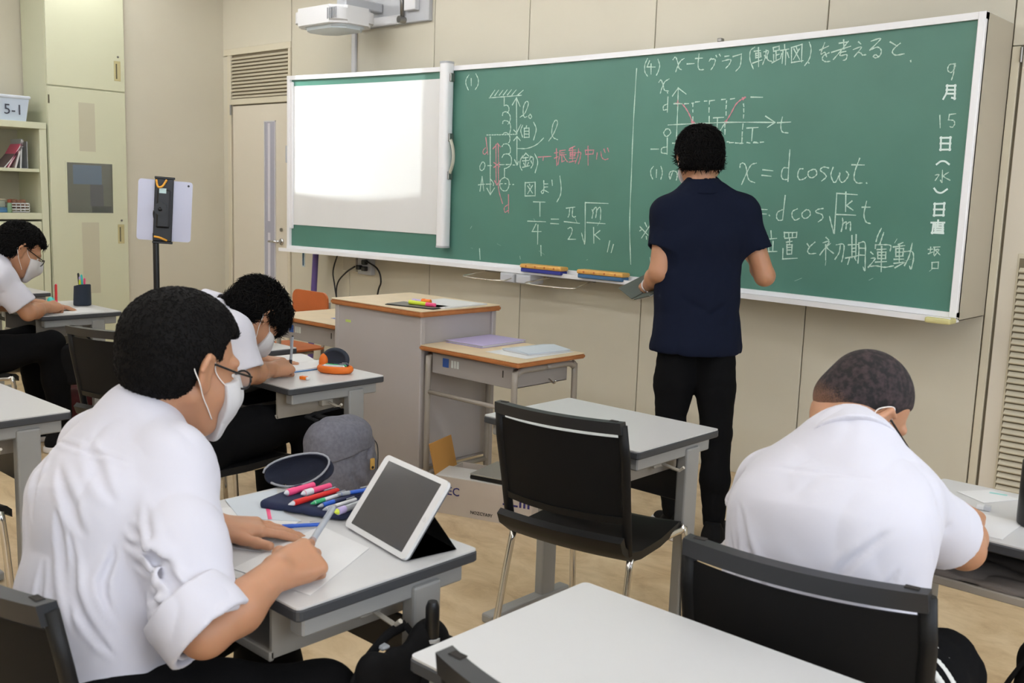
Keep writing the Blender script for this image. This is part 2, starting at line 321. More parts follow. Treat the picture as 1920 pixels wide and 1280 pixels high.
CHALK=[
('question number one and spring diagram','w',6,'-3034,2098 -3054,2075 -3056,2047 -3035,2010;-3014,2076 -3012,2035;-2977,2102 -2957,2070 -2958,2036 -2978,2011;-2864,1957 -2785,1959 -2694,1961 -2612,1963|-2855,1964 -2822,2000;-2820,1969 -2791,1999;-2785,1970 -2757,1997;-2753,1970 -2724,1998;-2721,1969 -2691,1997;-2685,1968 -2654,1995;-2639,1966 -2600,1991|-2745,1960 -2744,1908;-2744,1908 -2723,1911 -2707,1897 -2706,1878 -2719,1866;-2755,1853 -2749,1869 -2721,1872 -2696,1851 -2693,1824 -2709,1801;-2751,1806 -2747,1819 -2724,1821 -2696,1807 -2687,1777 -2695,1743;-2748,1741 -2735,1751 -2712,1749 -2692,1730 -2691,1703 -2700,1693;-2750,1673 -2736,1686 -2704,1684 -2685,1662 -2685,1635 -2702,1628;-2747,1608 -2734,1625 -2702,1627 -2675,1608 -2676,1567 -2703,1548 -2723,1543;-2725,1543 -2724,1488|-2723,1492 -2753,1474 -2758,1443 -2739,1416 -2706,1413 -2687,1438 -2690,1475 -2723,1492|-2650,1950 -2639,1756;-2680,1911 -2650,1950;-2650,1950 -2620,1901;-2662,1766 -2639,1749;-2639,1749 -2609,1796|-2616,1839 -2581,1861 -2556,1913 -2573,1927 -2592,1901 -2594,1862 -2584,1838 -2564,1841;-2540,1854 -2551,1841 -2539,1829 -2528,1840 -2540,1854|-2595,1792 -2608,1762 -2592,1725;-2581,1775 -2579,1722;-2581,1775 -2545,1776;-2545,1776 -2541,1723;-2580,1758 -2545,1758;-2580,1742 -2544,1741;-2579,1723 -2541,1723;-2564,1788 -2568,1778;-2511,1807 -2490,1767 -2507,1708|-2636,1729 -2629,1568;-2659,1706 -2636,1729;-2636,1729 -2609,1705;-2648,1594 -2628,1564;-2628,1564 -2617,1584|-2625,1659 -2553,1660 -2483,1681 -2432,1717;-2392,1701 -2359,1739 -2332,1796 -2346,1816 -2366,1791 -2372,1745 -2358,1719 -2327,1707|-2587,1618 -2604,1588 -2602,1554 -2588,1534;-2563,1632 -2587,1608;-2563,1632 -2538,1615;-2582,1605 -2542,1608;-2586,1588 -2537,1591;-2563,1608 -2560,1555;-2584,1551 -2531,1561;-2576,1575 -2568,1561;-2540,1578 -2549,1563;-2524,1615 -2532,1595;-2528,1608 -2506,1608 -2506,1568 -2519,1548;-2521,1588 -2513,1575;-2494,1628 -2469,1582 -2486,1522|-2847,1728 -2833,1393;-2861,1424 -2833,1387;-2833,1387 -2800,1427;-2905,1580 -2923,1555 -2917,1531 -2894,1535 -2882,1559 -2891,1578 -2905,1580;-2859,1559 -2829,1559;-2917,1406 -2903,1493;-2903,1493 -2886,1409;-2931,1443 -2881,1448;-2867,1448 -2827,1450;-2835,1480 -2810,1456 -2810,1442|-2764,1565 -2727,1566;-2713,1566 -2681,1567;-2658,1564 -2644,1564;-2630,1566 -2621,1568;-2750,1453 -2736,1454;-2717,1454 -2708,1454;-2685,1451 -2675,1451;-2655,1450 -2648,1451|-2874,1740 -2862,1740;-2853,1740 -2842,1740;-2832,1740 -2821,1740;-2812,1740 -2801,1741;-2791,1741 -2780,1740;-2771,1740 -2760,1741;-2751,1741 -2740,1741;-2730,1740 -2719,1741;-2710,1741 -2699,1741;-2686,1741 -2675,1741;-2666,1742 -2655,1741;-2646,1742 -2635,1743'),
('pink displacement arrows and note','p',6,'-2882,1725 -2862,1625;-2883,1664 -2900,1649 -2900,1632 -2885,1627 -2867,1642;-2799,1683 -2794,1567;-2781,1683 -2773,1567;-2821,1659 -2787,1690;-2787,1690 -2762,1669;-2794,1560 -2787,1446;-2775,1560 -2768,1450;-2811,1577 -2763,1553;-2810,1549 -2764,1577;-2802,1470 -2782,1446;-2782,1446 -2760,1471;-2771,1446 -2761,1401 -2732,1337;-2687,1390 -2682,1283;-2689,1331 -2716,1313 -2710,1286 -2687,1297|-2466,1610 -2427,1612;-2427,1612 -2430,1592;-2418,1612 -2370,1614|-2345,1633 -2319,1636;-2333,1656 -2326,1563;-2344,1604 -2317,1613;-2307,1645 -2266,1649;-2305,1645 -2309,1610 -2317,1569;-2295,1633 -2272,1634;-2301,1622 -2260,1624;-2291,1620 -2289,1584;-2289,1584 -2270,1590;-2279,1620 -2263,1598 -2247,1584|-2236,1656 -2198,1670;-2239,1647 -2190,1649;-2231,1636 -2230,1616;-2230,1616 -2196,1617;-2196,1617 -2193,1636;-2231,1636 -2193,1636;-2230,1626 -2195,1626;-2215,1664 -2211,1587;-2233,1604 -2191,1605;-2235,1582 -2187,1590;-2185,1633 -2155,1636 -2157,1604 -2167,1573;-2171,1656 -2173,1621 -2190,1578|-2122,1647 -2117,1625;-2122,1647 -2063,1648;-2063,1648 -2066,1627;-2117,1625 -2066,1627;-2104,1669 -2098,1567;-2037,1632 -2040,1599;-2012,1638 -2002,1607 -1980,1596 -1959,1601;-1991,1652 -1982,1635;-1966,1657 -1957,1638'),
('answer line and quarter period formula','w',6,'-2560,1464 -2557,1386;-2560,1462 -2483,1467;-2483,1467 -2479,1388;-2557,1386 -2479,1389;-2539,1444 -2501,1404;-2503,1448 -2537,1400;-2526,1454 -2521,1444|-2418,1476 -2415,1420 -2423,1403 -2434,1413 -2417,1423 -2380,1411;-2414,1458 -2386,1459;-2414,1440 -2387,1442;-2357,1480 -2352,1451;-2299,1504 -2287,1446 -2289,1400 -2313,1360|-2490,1354 -2402,1355;-2441,1350 -2437,1273;-2529,1241 -2392,1243;-2465,1227 -2492,1182;-2492,1182 -2423,1185;-2450,1222 -2447,1112;-2350,1260 -2295,1262;-2353,1235 -2294,1235;-2422,1104 -2417,1047;-2907,1056 -2900,992|-2242,1326 -2180,1334;-2217,1324 -2219,1292 -2226,1277;-2195,1327 -2196,1287 -2184,1278 -2171,1282;-2253,1250 -2141,1245;-2223,1212 -2204,1219 -2192,1208 -2198,1181 -2219,1152;-2219,1152 -2164,1155;-2123,1191 -2111,1160 -2101,1143;-2101,1143 -2096,1146 -2106,1362;-2106,1361 -1944,1361;-2055,1324 -2047,1310 -2053,1278;-2051,1315 -2030,1339 -2023,1316 -2027,1282;-2025,1316 -2005,1339 -1994,1323 -1993,1272;-2088,1252 -1959,1251;-2039,1227 -2032,1141;-1993,1212 -2029,1187;-2029,1187 -1991,1164;-1921,1159 -1934,1099;-1894,1141 -1907,1097|-1796,2065 -1799,1788 -1795,1510 -1790,1257 -1769,1044'),
('heading of question four','w',6,'-1728,2112 -1743,2081 -1740,2045 -1722,2023;-1714,2099 -1728,2070;-1728,2070 -1676,2066;-1703,2083 -1700,2033;-1660,2103 -1647,2074 -1653,2045 -1664,2025;-1564,2096 -1550,2107 -1535,2082 -1524,2051 -1508,2042;-1496,2096 -1517,2085 -1534,2057 -1543,2035;-1475,2068 -1433,2067;-1406,2111 -1408,2058 -1398,2036 -1373,2034;-1426,2091 -1384,2090|-1332,2084 -1342,2073;-1338,2081 -1308,2078 -1312,2052 -1328,2031;-1304,2096 -1299,2089;-1284,2100 -1278,2092;-1251,2088 -1228,2089;-1264,2067 -1218,2071 -1222,2050 -1241,2033;-1204,2084 -1157,2092;-1157,2092 -1157,2055 -1163,2032 -1182,2015|-1085,2118 -1107,2103 -1107,2063 -1085,2019;-1086,2099 -1052,2100;-1077,2089 -1075,2068;-1075,2068 -1047,2071;-1047,2071 -1050,2089;-1077,2089 -1050,2089;-1076,2078 -1049,2080;-1090,2045 -1041,2056;-1064,2114 -1056,2027;-1031,2092 -1008,2095 -1013,2069 -1004,2051 -986,2046;-1021,2100 -1021,2070 -1034,2036;-1027,2075 -1012,2059|-983,2107 -979,2090;-979,2090 -949,2094;-949,2094 -951,2111;-983,2107 -951,2111;-966,2087 -963,2053;-963,2072 -948,2075;-978,2075 -975,2045;-983,2039 -946,2053;-941,2091 -899,2094;-923,2115 -920,2096;-929,2088 -929,2033;-914,2089 -911,2025;-935,2076 -940,2055;-905,2078 -895,2056|-885,2099 -879,2032;-885,2099 -831,2109;-831,2109 -827,2032;-879,2032 -820,2036;-872,2092 -838,2043;-844,2089 -870,2046;-860,2099 -854,2086;-794,2114 -782,2084 -787,2043 -809,2014;-790,2025 -788,2023|-737,2076 -696,2089;-716,2105 -731,2059 -712,2064 -701,2045;-691,2060 -716,2050 -721,2034 -704,2023 -683,2023;-643,2097 -600,2099;-623,2109 -618,2070;-677,2061 -587,2079;-600,2101 -633,2063 -665,2030;-633,2057 -608,2059;-630,2057 -634,2043 -602,2045 -604,2025 -616,2022|-550,2094 -539,2085;-572,2064 -534,2071 -564,2034;-550,2050 -536,2047 -526,2037 -511,2037;-490,2092 -447,2098 -493,2055;-493,2055 -459,2064 -440,2049 -444,2028 -463,2020 -475,2028 -464,2033 -455,2027;-402,2080 -377,2065;-357,2070 -376,2057 -389,2039 -373,2024 -335,2026;-303,1995 -302,1992'),
('displacement time graph axes','w',6,'-1646,1989 -1633,1999 -1619,1973 -1608,1947 -1582,1941;-1583,2001 -1610,1987 -1627,1953 -1633,1933;-1583,1911 -1582,1836;-1587,1876 -1608,1867 -1607,1847 -1588,1849;-1588,1934 -1586,1931;-1522,1953 -1519,1884 -1517,1809 -1515,1709 -1511,1614;-1555,1915 -1522,1953;-1522,1953 -1471,1921;-1543,1876 -1493,1874|-1477,1873 -1452,1873;-1431,1874 -1421,1875;-1410,1879 -1386,1880;-1356,1881 -1341,1881;-1326,1881 -1296,1883;-1255,1884 -1232,1885;-1203,1884 -1180,1886;-1426,1870 -1425,1858;-1424,1840 -1423,1831;-1421,1806 -1420,1791;-1326,1880 -1326,1866;-1326,1847 -1325,1827;-1322,1805 -1319,1754;-1226,1876 -1226,1866;-1225,1855 -1226,1840;-1224,1824 -1223,1809;-1127,1857 -1124,1846;-1124,1834 -1122,1820;-1122,1806 -1122,1792;-1122,1763 -1123,1740;-1123,1726 -1123,1707;-1122,1698 -1122,1672;-1226,1766 -1226,1752;-1224,1740 -1223,1718|-1296,1798 -1237,1799;-1272,1794 -1271,1748;-1098,1744 -1036,1745;-1066,1741 -1067,1685;-1193,1677 -1169,1677;-1158,1675 -1140,1674;-1132,1673 -1115,1673;-1092,1676 -1075,1673;-1055,1675 -1030,1673;-1584,1751 -1598,1731 -1579,1713 -1554,1730 -1565,1750 -1584,1751;-1674,1650 -1625,1650;-1573,1705 -1569,1624;-1575,1660 -1603,1655 -1605,1632 -1573,1627;-1538,1679 -1510,1679;-1229,1769 -1250,1738 -1261,1729|-1572,1771 -1426,1773 -1202,1774 -945,1766;-998,1796 -945,1766;-945,1766 -983,1745;-907,1788 -912,1751 -902,1722 -871,1716;-931,1764 -861,1765;-1087,1888 -1023,1884;-1052,1677 -1038,1677;-1017,1676 -1000,1677;-1207,1681 -1195,1681'),
('pink cosine curve','p',7,'-1492,1873 -1469,1852 -1442,1817 -1418,1774;-1414,1771 -1407,1752;-1533,1877 -1505,1876;-1520,1889 -1519,1864;-1427,1782 -1408,1766;-1426,1767 -1409,1779;-1418,1784 -1417,1764;-1219,1781 -1197,1813 -1172,1855 -1145,1877 -1123,1885;-1135,1886 -1118,1887;-1131,1879 -1121,1890;-1227,1778 -1212,1776;-1219,1783 -1219,1771'),
('equations for displacement','w',6,'-1653,1561 -1668,1542 -1665,1516 -1653,1497;-1631,1544 -1630,1506;-1604,1561 -1595,1542 -1593,1521 -1600,1497;-1526,1538 -1537,1509 -1541,1498 -1548,1513 -1544,1532 -1523,1539 -1501,1532 -1497,1513 -1501,1494;-1719,1245 -1664,1204;-1654,1256 -1705,1188;-1688,1268 -1675,1247;-1675,1196 -1672,1183;-1719,1225 -1710,1230|-1123,1558 -1122,1574 -1105,1579 -1089,1562 -1078,1521 -1064,1497 -1034,1487;-1032,1579 -1060,1570 -1082,1534 -1107,1478;-993,1548 -938,1543;-996,1522 -946,1518;-854,1639 -854,1582 -852,1496;-858,1557 -883,1555 -890,1523 -879,1505 -854,1504;-778,1553 -796,1551 -803,1524 -792,1504 -770,1507 -757,1516;-725,1551 -748,1540 -746,1520 -726,1513 -705,1528 -711,1548 -725,1551;-647,1557 -673,1561 -689,1548 -666,1532 -656,1517 -676,1500|-625,1559 -633,1529 -620,1499 -607,1495 -592,1525 -589,1537 -588,1507 -572,1494 -553,1511 -546,1529 -558,1542;-499,1598 -516,1545 -517,1511 -501,1493 -478,1493;-533,1571 -475,1570;-456,1493 -455,1492;-1007,1362 -954,1362;-1005,1341 -957,1341;-940,1336 -938,1334;-861,1430 -866,1319;-872,1364 -896,1351 -899,1327 -886,1314 -866,1317;-792,1371 -816,1358 -816,1335 -799,1319 -777,1328|-744,1369 -765,1352 -759,1333 -741,1330 -722,1346 -728,1365 -744,1369;-659,1377 -687,1371 -694,1359 -663,1350 -657,1333 -677,1317;-623,1342 -609,1304 -595,1270;-593,1269 -596,1446;-596,1446 -496,1442;-552,1452 -546,1368;-519,1414 -544,1394;-544,1394 -511,1375;-589,1353 -496,1353;-558,1337 -554,1314 -559,1280;-554,1311 -540,1323 -537,1311 -537,1292;-537,1311 -521,1323 -516,1312 -515,1286;-449,1414 -456,1360 -444,1327 -423,1320;-467,1389 -430,1390'),
('note about starting position and motion','w',6,'-947,1247 -957,1229;-952,1237 -949,1172;-925,1263 -919,1229;-943,1223 -891,1230;-935,1211 -929,1169;-909,1215 -907,1170;-935,1165 -884,1169;-852,1260 -847,1233;-849,1259 -785,1263;-785,1263 -785,1240;-845,1233 -785,1240;-828,1260 -826,1236;-808,1261 -807,1239;-836,1215 -807,1221;-821,1232 -819,1208;-833,1205 -829,1161;-833,1203 -805,1205;-805,1205 -804,1163;-827,1160 -804,1163;-830,1191 -806,1194;-829,1179 -805,1181;-852,1184 -850,1136;-850,1136 -773,1145|-726,1214 -712,1199;-687,1224 -710,1203 -721,1182 -709,1170 -678,1174;-632,1248 -618,1238;-645,1224 -615,1230 -656,1169;-631,1216 -625,1148;-608,1223 -624,1204 -589,1180;-577,1219 -541,1221 -541,1167 -545,1146;-558,1216 -561,1185 -578,1155|-505,1263 -496,1167;-485,1268 -478,1172;-518,1222 -472,1227;-500,1208 -481,1210;-499,1193 -480,1195;-527,1163 -464,1179;-507,1166 -514,1137;-484,1170 -476,1157;-469,1233 -465,1192 -465,1146;-469,1233 -440,1236 -432,1168 -429,1115 -438,1129;-465,1211 -438,1212;-462,1181 -435,1182|-369,1301 -382,1271 -388,1245;-356,1284 -363,1258 -369,1235;-408,1197 -397,1189;-403,1171 -385,1171 -414,1131;-414,1133 -378,1140 -338,1137 -299,1146;-389,1230 -389,1215;-389,1230 -351,1233 -319,1231 -319,1209;-379,1210 -339,1215;-376,1199 -373,1172;-373,1172 -337,1174;-337,1174 -338,1202;-376,1199 -338,1202;-374,1186 -338,1189;-382,1156 -332,1162;-360,1225 -352,1118|-284,1238 -265,1247;-306,1226 -256,1235;-294,1220 -291,1187;-291,1187 -260,1191;-260,1191 -259,1222;-294,1220 -259,1222;-293,1205 -260,1207;-280,1240 -273,1161;-297,1174 -255,1178;-296,1157 -257,1164;-290,1139 -250,1164;-252,1210 -220,1212 -211,1183 -218,1139 -225,1150;-223,1246 -231,1193 -248,1152'),
('chalked date and duty name','w',5,'-114,1968 -135,1966 -140,1946 -125,1935 -112,1951 -110,1968;-114,1968 -114,1934 -120,1907;-155,1768 -149,1719;-115,1770 -117,1749;-117,1749 -95,1745 -90,1731 -98,1719 -108,1722;-115,1770 -90,1772;-122,1548 -119,1501 -126,1508;-150,1529 -135,1531 -148,1508;-96,1540 -115,1525 -87,1509;-150,1226 -131,1228;-141,1235 -141,1212;-148,1208 -130,1216;-128,1236 -102,1239;-124,1234 -125,1206;-120,1226 -105,1228 -121,1202;-119,1224 -99,1207;-129,1173 -127,1149;-129,1173 -102,1177;-102,1177 -101,1151;-127,1149 -101,1151'),
('printed date column','b',12,'-136,1884 -136,1857 -146,1835;-136,1884 -103,1882;-103,1882 -100,1832;-100,1832 -109,1835;-135,1868 -103,1866;-135,1853 -102,1851;-141,1678 -138,1631;-141,1678 -102,1678;-102,1678 -100,1631;-139,1656 -101,1655;-138,1631 -100,1631;-147,1574 -133,1584 -115,1584 -99,1574;-148,1473 -136,1461 -117,1458 -97,1471;-141,1412 -139,1366;-141,1412 -101,1415;-101,1415 -100,1368;-140,1390 -100,1391;-139,1366 -100,1368;-146,1336 -95,1338;-120,1344 -120,1328;-139,1327 -140,1295;-140,1295 -95,1295;-130,1327 -127,1300;-127,1300 -97,1302;-97,1302 -99,1329;-130,1327 -99,1329;-129,1318 -98,1319;-128,1309 -97,1310'),
]
# ------------------------------------------------------------------ chalkboard (curved, bows towards the wall in the middle)
BZ, BH_, BW, SAG = 0.957, 1.2, 4.642, 0.2
def by(x): return SAG*(1-((x+BW/2)/(BW/2))**2)
M_board = mat('chalkboard_green', srgb(84,132,118), 0.42, spec=0.45, noise=(2.2, 0.10), bump=(60, 0.02))
M_bframe = mat('board_frame_white', srgb(240,240,243), 0.3)
M_bside = mat('board_side_beige', srgb(186,178,160), 0.5)
M_cap = mat('corner_cap_yellow', srgb(205,198,140), 0.5)
M_chalk = mat('chalk_white', srgb(205,232,218), 0.9, noise=(160, 0.25))
M_pink = mat('chalk_pink', srgb(222,148,160), 0.9, noise=(160, 0.25))
M_print = mat('board_print_white', srgb(226,244,240), 0.6)
board = thing('chalkboard', 'large curved green chalkboard with white frame covered in chalk formulas', 'chalkboard', (-BW/2, 0.1, BZ))
BO = Vector((-BW/2, 0.1, BZ))
def brd(name, bm, m, **k):
    bmesh.ops.translate(bm, verts=bm.verts[:], vec=-BO)
    return obj(name, bm, m, board, **k)
NX = 64
def strip(z0, z1, f0, f1, x0=-BW, x1=0.0, n=NX, bm=None):
    """curved bar following the board between z0 and z1, from by+f0 to by+f1"""
    bm = bm or B(); rings = []
    for i in range(n+1):
        x = x0+(x1-x0)*i/n; y = by(x)
        rings.append([bm.verts.new(p) for p in ((x, y+f0, z0), (x, y+f1, z0), (x, y+f1, z1), (x, y+f0, z1))])
    for a, b in zip(rings, rings[1:]):
        for k in range(4): bm.faces.new((a[k], b[k], b[(k+1)%4], a[(k+1)%4]))
    bm.faces.new(rings[0]); bm.faces.new(rings[-1][::-1])
    return bm
brd('board_surface', strip(BZ+0.01, BZ+BH_-0.01, 0.0, 0.02, -BW+0.005, -0.005), M_board, smooth=40)
brd('top_frame', strip(BZ+BH_-0.028, BZ+BH_, -0.016, 0.022), M_bframe, smooth=40)
brd('bottom_frame', strip(BZ, BZ+0.022, -0.016, 0.022), M_bframe, smooth=40)
brd('right_frame', box((-0.030, -0.016, BZ), (0.0, 0.02, BZ+BH_), 0.003), M_bframe)
brd('left_frame', box((-BW, -0.016, BZ), (-BW+0.030, 0.02, BZ+BH_), 0.003), M_bframe)
ct = strip(BZ-0.018, BZ-0.004, -0.085, 0.02); strip(BZ-0.004, BZ+0.006, -0.085, -0.078, bm=ct)
brd('chalk_tray', ct, M_bframe, smooth=40)
brd('side_panel', box((-0.004, 0.004, BZ-0.01), (0.0, YF, BZ+BH_), 0.001), M_bside)
brd('side_panel', box((-BW, 0.004, BZ-0.01), (-BW+0.004, YF, BZ+BH_), 0.001), M_bside)
for z in (BZ-0.012, BZ+BH_-0.004):
    pl = B(); vs = []
    for i in range(NX+1):
        x = -BW+BW*i/NX; vs.append((pl.verts.new((x, by(x)+0.018, z)), pl.verts.new((x, YF, z))))
    for a, b in zip(vs, vs[1:]): pl.faces.new((a[0], b[0], b[1], a[1]))
    bmesh.ops.solidify(pl, geom=pl.faces[:], thickness=0.004)
    brd('casing_panel', pl, M_bside)
brd('corner_cap', box((-0.10, -0.09, BZ-0.022), (0.004, -0.015, BZ+0.002), 0.008, 2), M_cap)
hk = B(); x_ = -1.28; bx(hk, (x_-0.012, by(x_)-0.02, BZ+BH_), (x_+0.012, by(x_)+0.01, BZ+BH_+0.018), 0.003)
brd('hook', hk, M_steel)
def chalk(name, color, width, data):
    bm = B(); w = width/2000.0
    for st in data.split(';'):
        pts = [Vector((int(a)/1000, 0, int(b)/1000)) for a, b in (q.split(',') for q in st.split())]
        if len(pts) > 2: pts = catmull(pts, 5)
        L = []; n = len(pts)
        if n == 1: continue
        for i in range(n):
            T = pts[min(i+1, n-1)] - pts[max(i-1, 0)]
            if T.length < 1e-6: T = Vector((1, 0, 0))
            T.normalize(); N = Vector((-T.z, 0, T.x))*(w*(0.62 if width > 8 else 0.8+0.35*math.sin(i*1.7+n)))
            e = T*(-w if i == 0 else w if i == n-1 else 0)
            a, b = pts[i]+N+e, pts[i]-N+e
            L.append([bm.verts.new((p.x, by(p.x)-dy, p.z)) for p in (a, b) for dy in (0.0005, 0.0018)])
        for a, b in zip(L, L[1:]):
            bm.faces.new((a[1], b[1], b[3], a[3])); bm.faces.new((a[0], a[1], b[1], b[0])) if False else None
            bm.faces.new((a[0], b[0], b[1], a[1])); bm.faces.new((a[3], b[3], b[2], a[2]))
    return bm
def clusters(data, gap):
    """group strokes that lie within gap (mm) of each other: one group per character or drawing"""
    st = [x for x in data.replace('|', ';').split(';') if x]
    bb = []
    for x in st:
        q = [tuple(map(int, p.split(','))) for p in x.split()]
        bb.append((min(p[0] for p in q), max(p[0] for p in q), min(p[1] for p in q), max(p[1] for p in q)))
    par = list(range(len(st)))
    def root(i):
        while par[i] != i: i = par[i]
        return i
    for i in range(len(st)):
        for j in range(i):
            a, b = bb[i], bb[j]
            if a[0]-gap < b[1] and b[0]-gap < a[1] and a[2]-gap < b[3] and b[2]-gap < a[3]: par[root(i)] = root(j)
    out = {}
    for i, x in enumerate(st): out.setdefault(root(i), []).append(x)
    return [';'.join(v) for v in out.values()]
for nm, c, w, data in CHALK:
    for k, ln in enumerate(clusters(data, 9)):
        brd('writing', chalk(nm, c, w, ln), {'w': M_chalk, 'p': M_pink, 'b': M_print}[c],
            label={'w': None, 'p': 'pink chalk writing', 'b': 'bold white printed date characters'}[c])
# faint wiped chalk smudges low on the board
sm = B(); random.seed(5)
for i in range(26):
    x = random.uniform(-3.0, -0.1); z = BZ+random.uniform(0.04, 0.3); l = random.uniform(0.008, 0.05); a = random.uniform(0, 3.1)
    p = [(x, z), (x+l*math.cos(a), z+l*math.sin(a))]
    q = [sm.verts.new((px_+dx, by(px_)-0.0008, pz_)) for (px_, pz_), dx in ((p[0], 0), (p[0], 0.0025), (p[1], 0.0025), (p[1], 0))]
    sm.faces.new(q)
o_ = brd('chalk_marks', sm, M_chalk); o_['kind'] = 'stuff'

# erasers on the tray
M_ewood = mat('eraser_wood', srgb(232,176,92), 0.5, noise=(30, 0.15)); M_efelt = mat('eraser_felt_blue', srgb(60,66,150), 0.95); M_estrap = mat('eraser_strap', srgb(190,110,60), 0.8)
def eraser(x, label, rz, felt):
    t = thing('chalkboard_eraser', label, 'eraser', (x, by(x)-0.075, BZ-0.004), rz, 'erasers on the chalk tray')
    obj('felt', box((-0.15, -0.032, 0.0), (0.15, 0.032, 0.022), 0.004), felt, t)
    obj('wooden_back', box((-0.155, -0.036, 0.022), (0.155, 0.036, 0.046), 0.008, 2), M_ewood, t)
    for k in range(4): obj('rivet', cyl(B(), (-0.105+0.07*k, -0.0375, 0.034), 0.006, 0.002, 8, 'y'), M_estrap, t)
eraser(-2.33, 'orange wooden eraser with blue felt, left of the two on the tray', 0.0, M_efelt)
eraser(-1.90, 'orange wooden eraser on the tray, beside the teacher', 0.02, mat('eraser_felt_grey', srgb(70,110,150), 0.95))
# wire pull-out holders and little grey boxes beneath the tray
M_wire = mat('bright_wire', srgb(220,215,205), 0.25, 0.9); M_greyplastic = mat('grey_plastic', srgb(184,186,190), 0.4)
def wire_holder(x0, x1, label):
    t = thing('wire_holder', label, 'wire holder', ((x0+x1)/2, 0.1, BZ-0.03), 0, None)
    h = (x1-x0)/2
    obj('wire_loop', tube(B(), catmull([(-h*0.8, 0.12, 0.0), (-h, -0.02, -0.018), (-h*0.9, -0.10, -0.03), (h*0.9, -0.10, -0.03), (h, -0.02, -0.018), (h*0.8, 0.12, 0.0)], 5), 0.004, 6), M_wire, t, True)
    obj('bracket', box((-h, 0.09, -0.006), (h, 0.12, 0.012), 0.003), M_steel, t)
wire_holder(-2.86, -2.54, 'bent wire holder under the chalk tray, left of the grey boxes')
wire_holder(-2.36, -2.02, 'bent wire holder under the chalk tray, right of the grey boxes')
for x, lb in ((-2.58, 'small grey plastic chalk box under the tray, left of the pair'), (-2.455, 'small grey plastic chalk box under the tray, right of the pair')):
    t = thing('chalk_box', lb, 'chalk box', (x, by(x)-0.05, BZ-0.075), 0, 'grey boxes below the chalk tray')
    obj('drawer', box((-0.056, -0.06, 0), (0.056, 0.06, 0.055), 0.006, 2), M_greyplastic, t)
    obj('drawer_front', box((-0.050, -0.064, 0.004), (0.050, -0.058, 0.048), 0.003), mat('grey_plastic_light', srgb(196,198,204), 0.35), t)

# ------------------------------------------------------------------ roll-out magnetic projection screen hung on the board
M_screen = mat('screen_white', srgb(226,226,226), 0.7)
scr = thing('projection_screen', 'white roll-out magnetic screen on the left of the chalkboard', 'projection screen', (-3.9, 0.1, BZ))
SO = Vector((-3.9, 0.1, BZ))
def sc_(name, bm, m, **k):
    bmesh.ops.translate(bm, verts=bm.verts[:], vec=-SO); return obj(name, bm, m, scr, **k)
sb = B(); n = 30; vs = []
for i in range(n+1):
    t = i/n; x = -4.585+(4.585-3.215)*t
    zt = 2.086; zb = 1.128-0.004*t
    vs.append([sb.verts.new((x, by(x)-d, z)) for z in (zb, zt) for d in (0.004, 0.007)])
for a, b in zip(vs, vs[1:]):
    for k in ((0, 1), (1, 3), (3, 2), (2, 0)): sb.faces.new((a[k[0]], b[k[0]], b[k[1]], a[k[1]]))
sb.faces.new([vs[0][k] for k in (0, 1, 3, 2)]); sb.faces.new([vs[-1][k] for k in (0, 2, 3, 1)])
sc_('screen_sheet', sb, M_screen, smooth=40)
sc_('left_bar', box((-4.62, by(-4.6)-0.018, 1.10), (-4.585, by(-4.6)+0.0, 2.115), 0.004), M_bframe)
tbm = B(); prism(tbm, rrect(0.075, 0.075, 0.026, 4), 1.11, Matrix.Translation((-3.178, by(-3.178)-0.040, 1.058)))
sc_('roller_case', tbm, M_bframe, smooth=40)
for z0 in (1.048, 2.168):
    e = B(); prism(e, rrect(0.079, 0.079, 0.028, 4), 0.012, Matrix.Translation((-3.178, by(-3.178)-0.040, z0))); sc_('end_cap', e, M_greyplastic, smooth=40)
for z0 in (2.06, 1.70, 1.47):
    sc_('clasp', box((-3.142, by(-3.14)-0.055, z0), (-3.128, by(-3.14)-0.02, z0+0.05), 0.003), M_steel)
sc_('carry_handle', tube(B(), catmull([(-3.135, by(-3.14)-0.04, 1.72), (-3.105, by(-3.14)-0.045, 1.66), (-3.100, by(-3.14)-0.045, 1.58), (-3.135, by(-3.14)-0.04, 1.50)], 5), 0.012, 8, ry=0.005), mat('handle_cream', srgb(200,196,180), 0.5), smooth=True)
sc_('magnet_strip', box((-4.655, 0.0-0.02, 1.56), (-4.64, 0.0, 1.68), 0.003), M_greyplastic)

# ------------------------------------------------------------------ short-throw projector on its wall plate
M_proj = mat('projector_white', srgb(222,222,224), 0.35); M_projdark = mat('projector_grille', srgb(120,122,128), 0.5)
pj = thing('projector', 'white short-throw projector on a wall arm above the screen', 'projector', (-4.10, -0.02, 2.435), 0)
pb = B(); prism(pb, rrect(0.50, 0.34, 0.085, 6), 0.11, Matrix.Translation((0, 0, 0.0)))
bmesh.ops.bevel(pb, geom=[e for e in pb.edges if abs(e.verts[0].co.z-e.verts[1].co.z) < 1e-5], offset=0.02, segments=3, affect='EDGES')
obj('body', pb, M_proj, pj, 40)
pu = B(); prism(pu, rrect(0.40, 0.25, 0.07, 6), 0.03, Matrix.Translation((0.0, 0, -0.024)))
bmesh.ops.bevel(pu, geom=[e for e in pu.edges if abs(e.verts[0].co.z-e.verts[1].co.z) < 1e-5 and e.verts[0].co.z < -0.02], offset=0.016, segments=3, affect='EDGES')
obj('underside_cover', pu, mat('projector_under', srgb(205,215,222), 0.3), pj, 40)
for k in range(6):
    obj('vent_slot', box((-0.04+k*0.017, -0.173, 0.02), (-0.032+k*0.017, -0.169, 0.088), 0.001, M=TRS((0.19, 0, 0))), M_projdark, pj)
obj('top_grille', box((-0.10, -0.10, 0.108), (0.12, 0.08, 0.118), 0.003), mat('black_plastic', srgb(26,26,28), 0.45), pj)
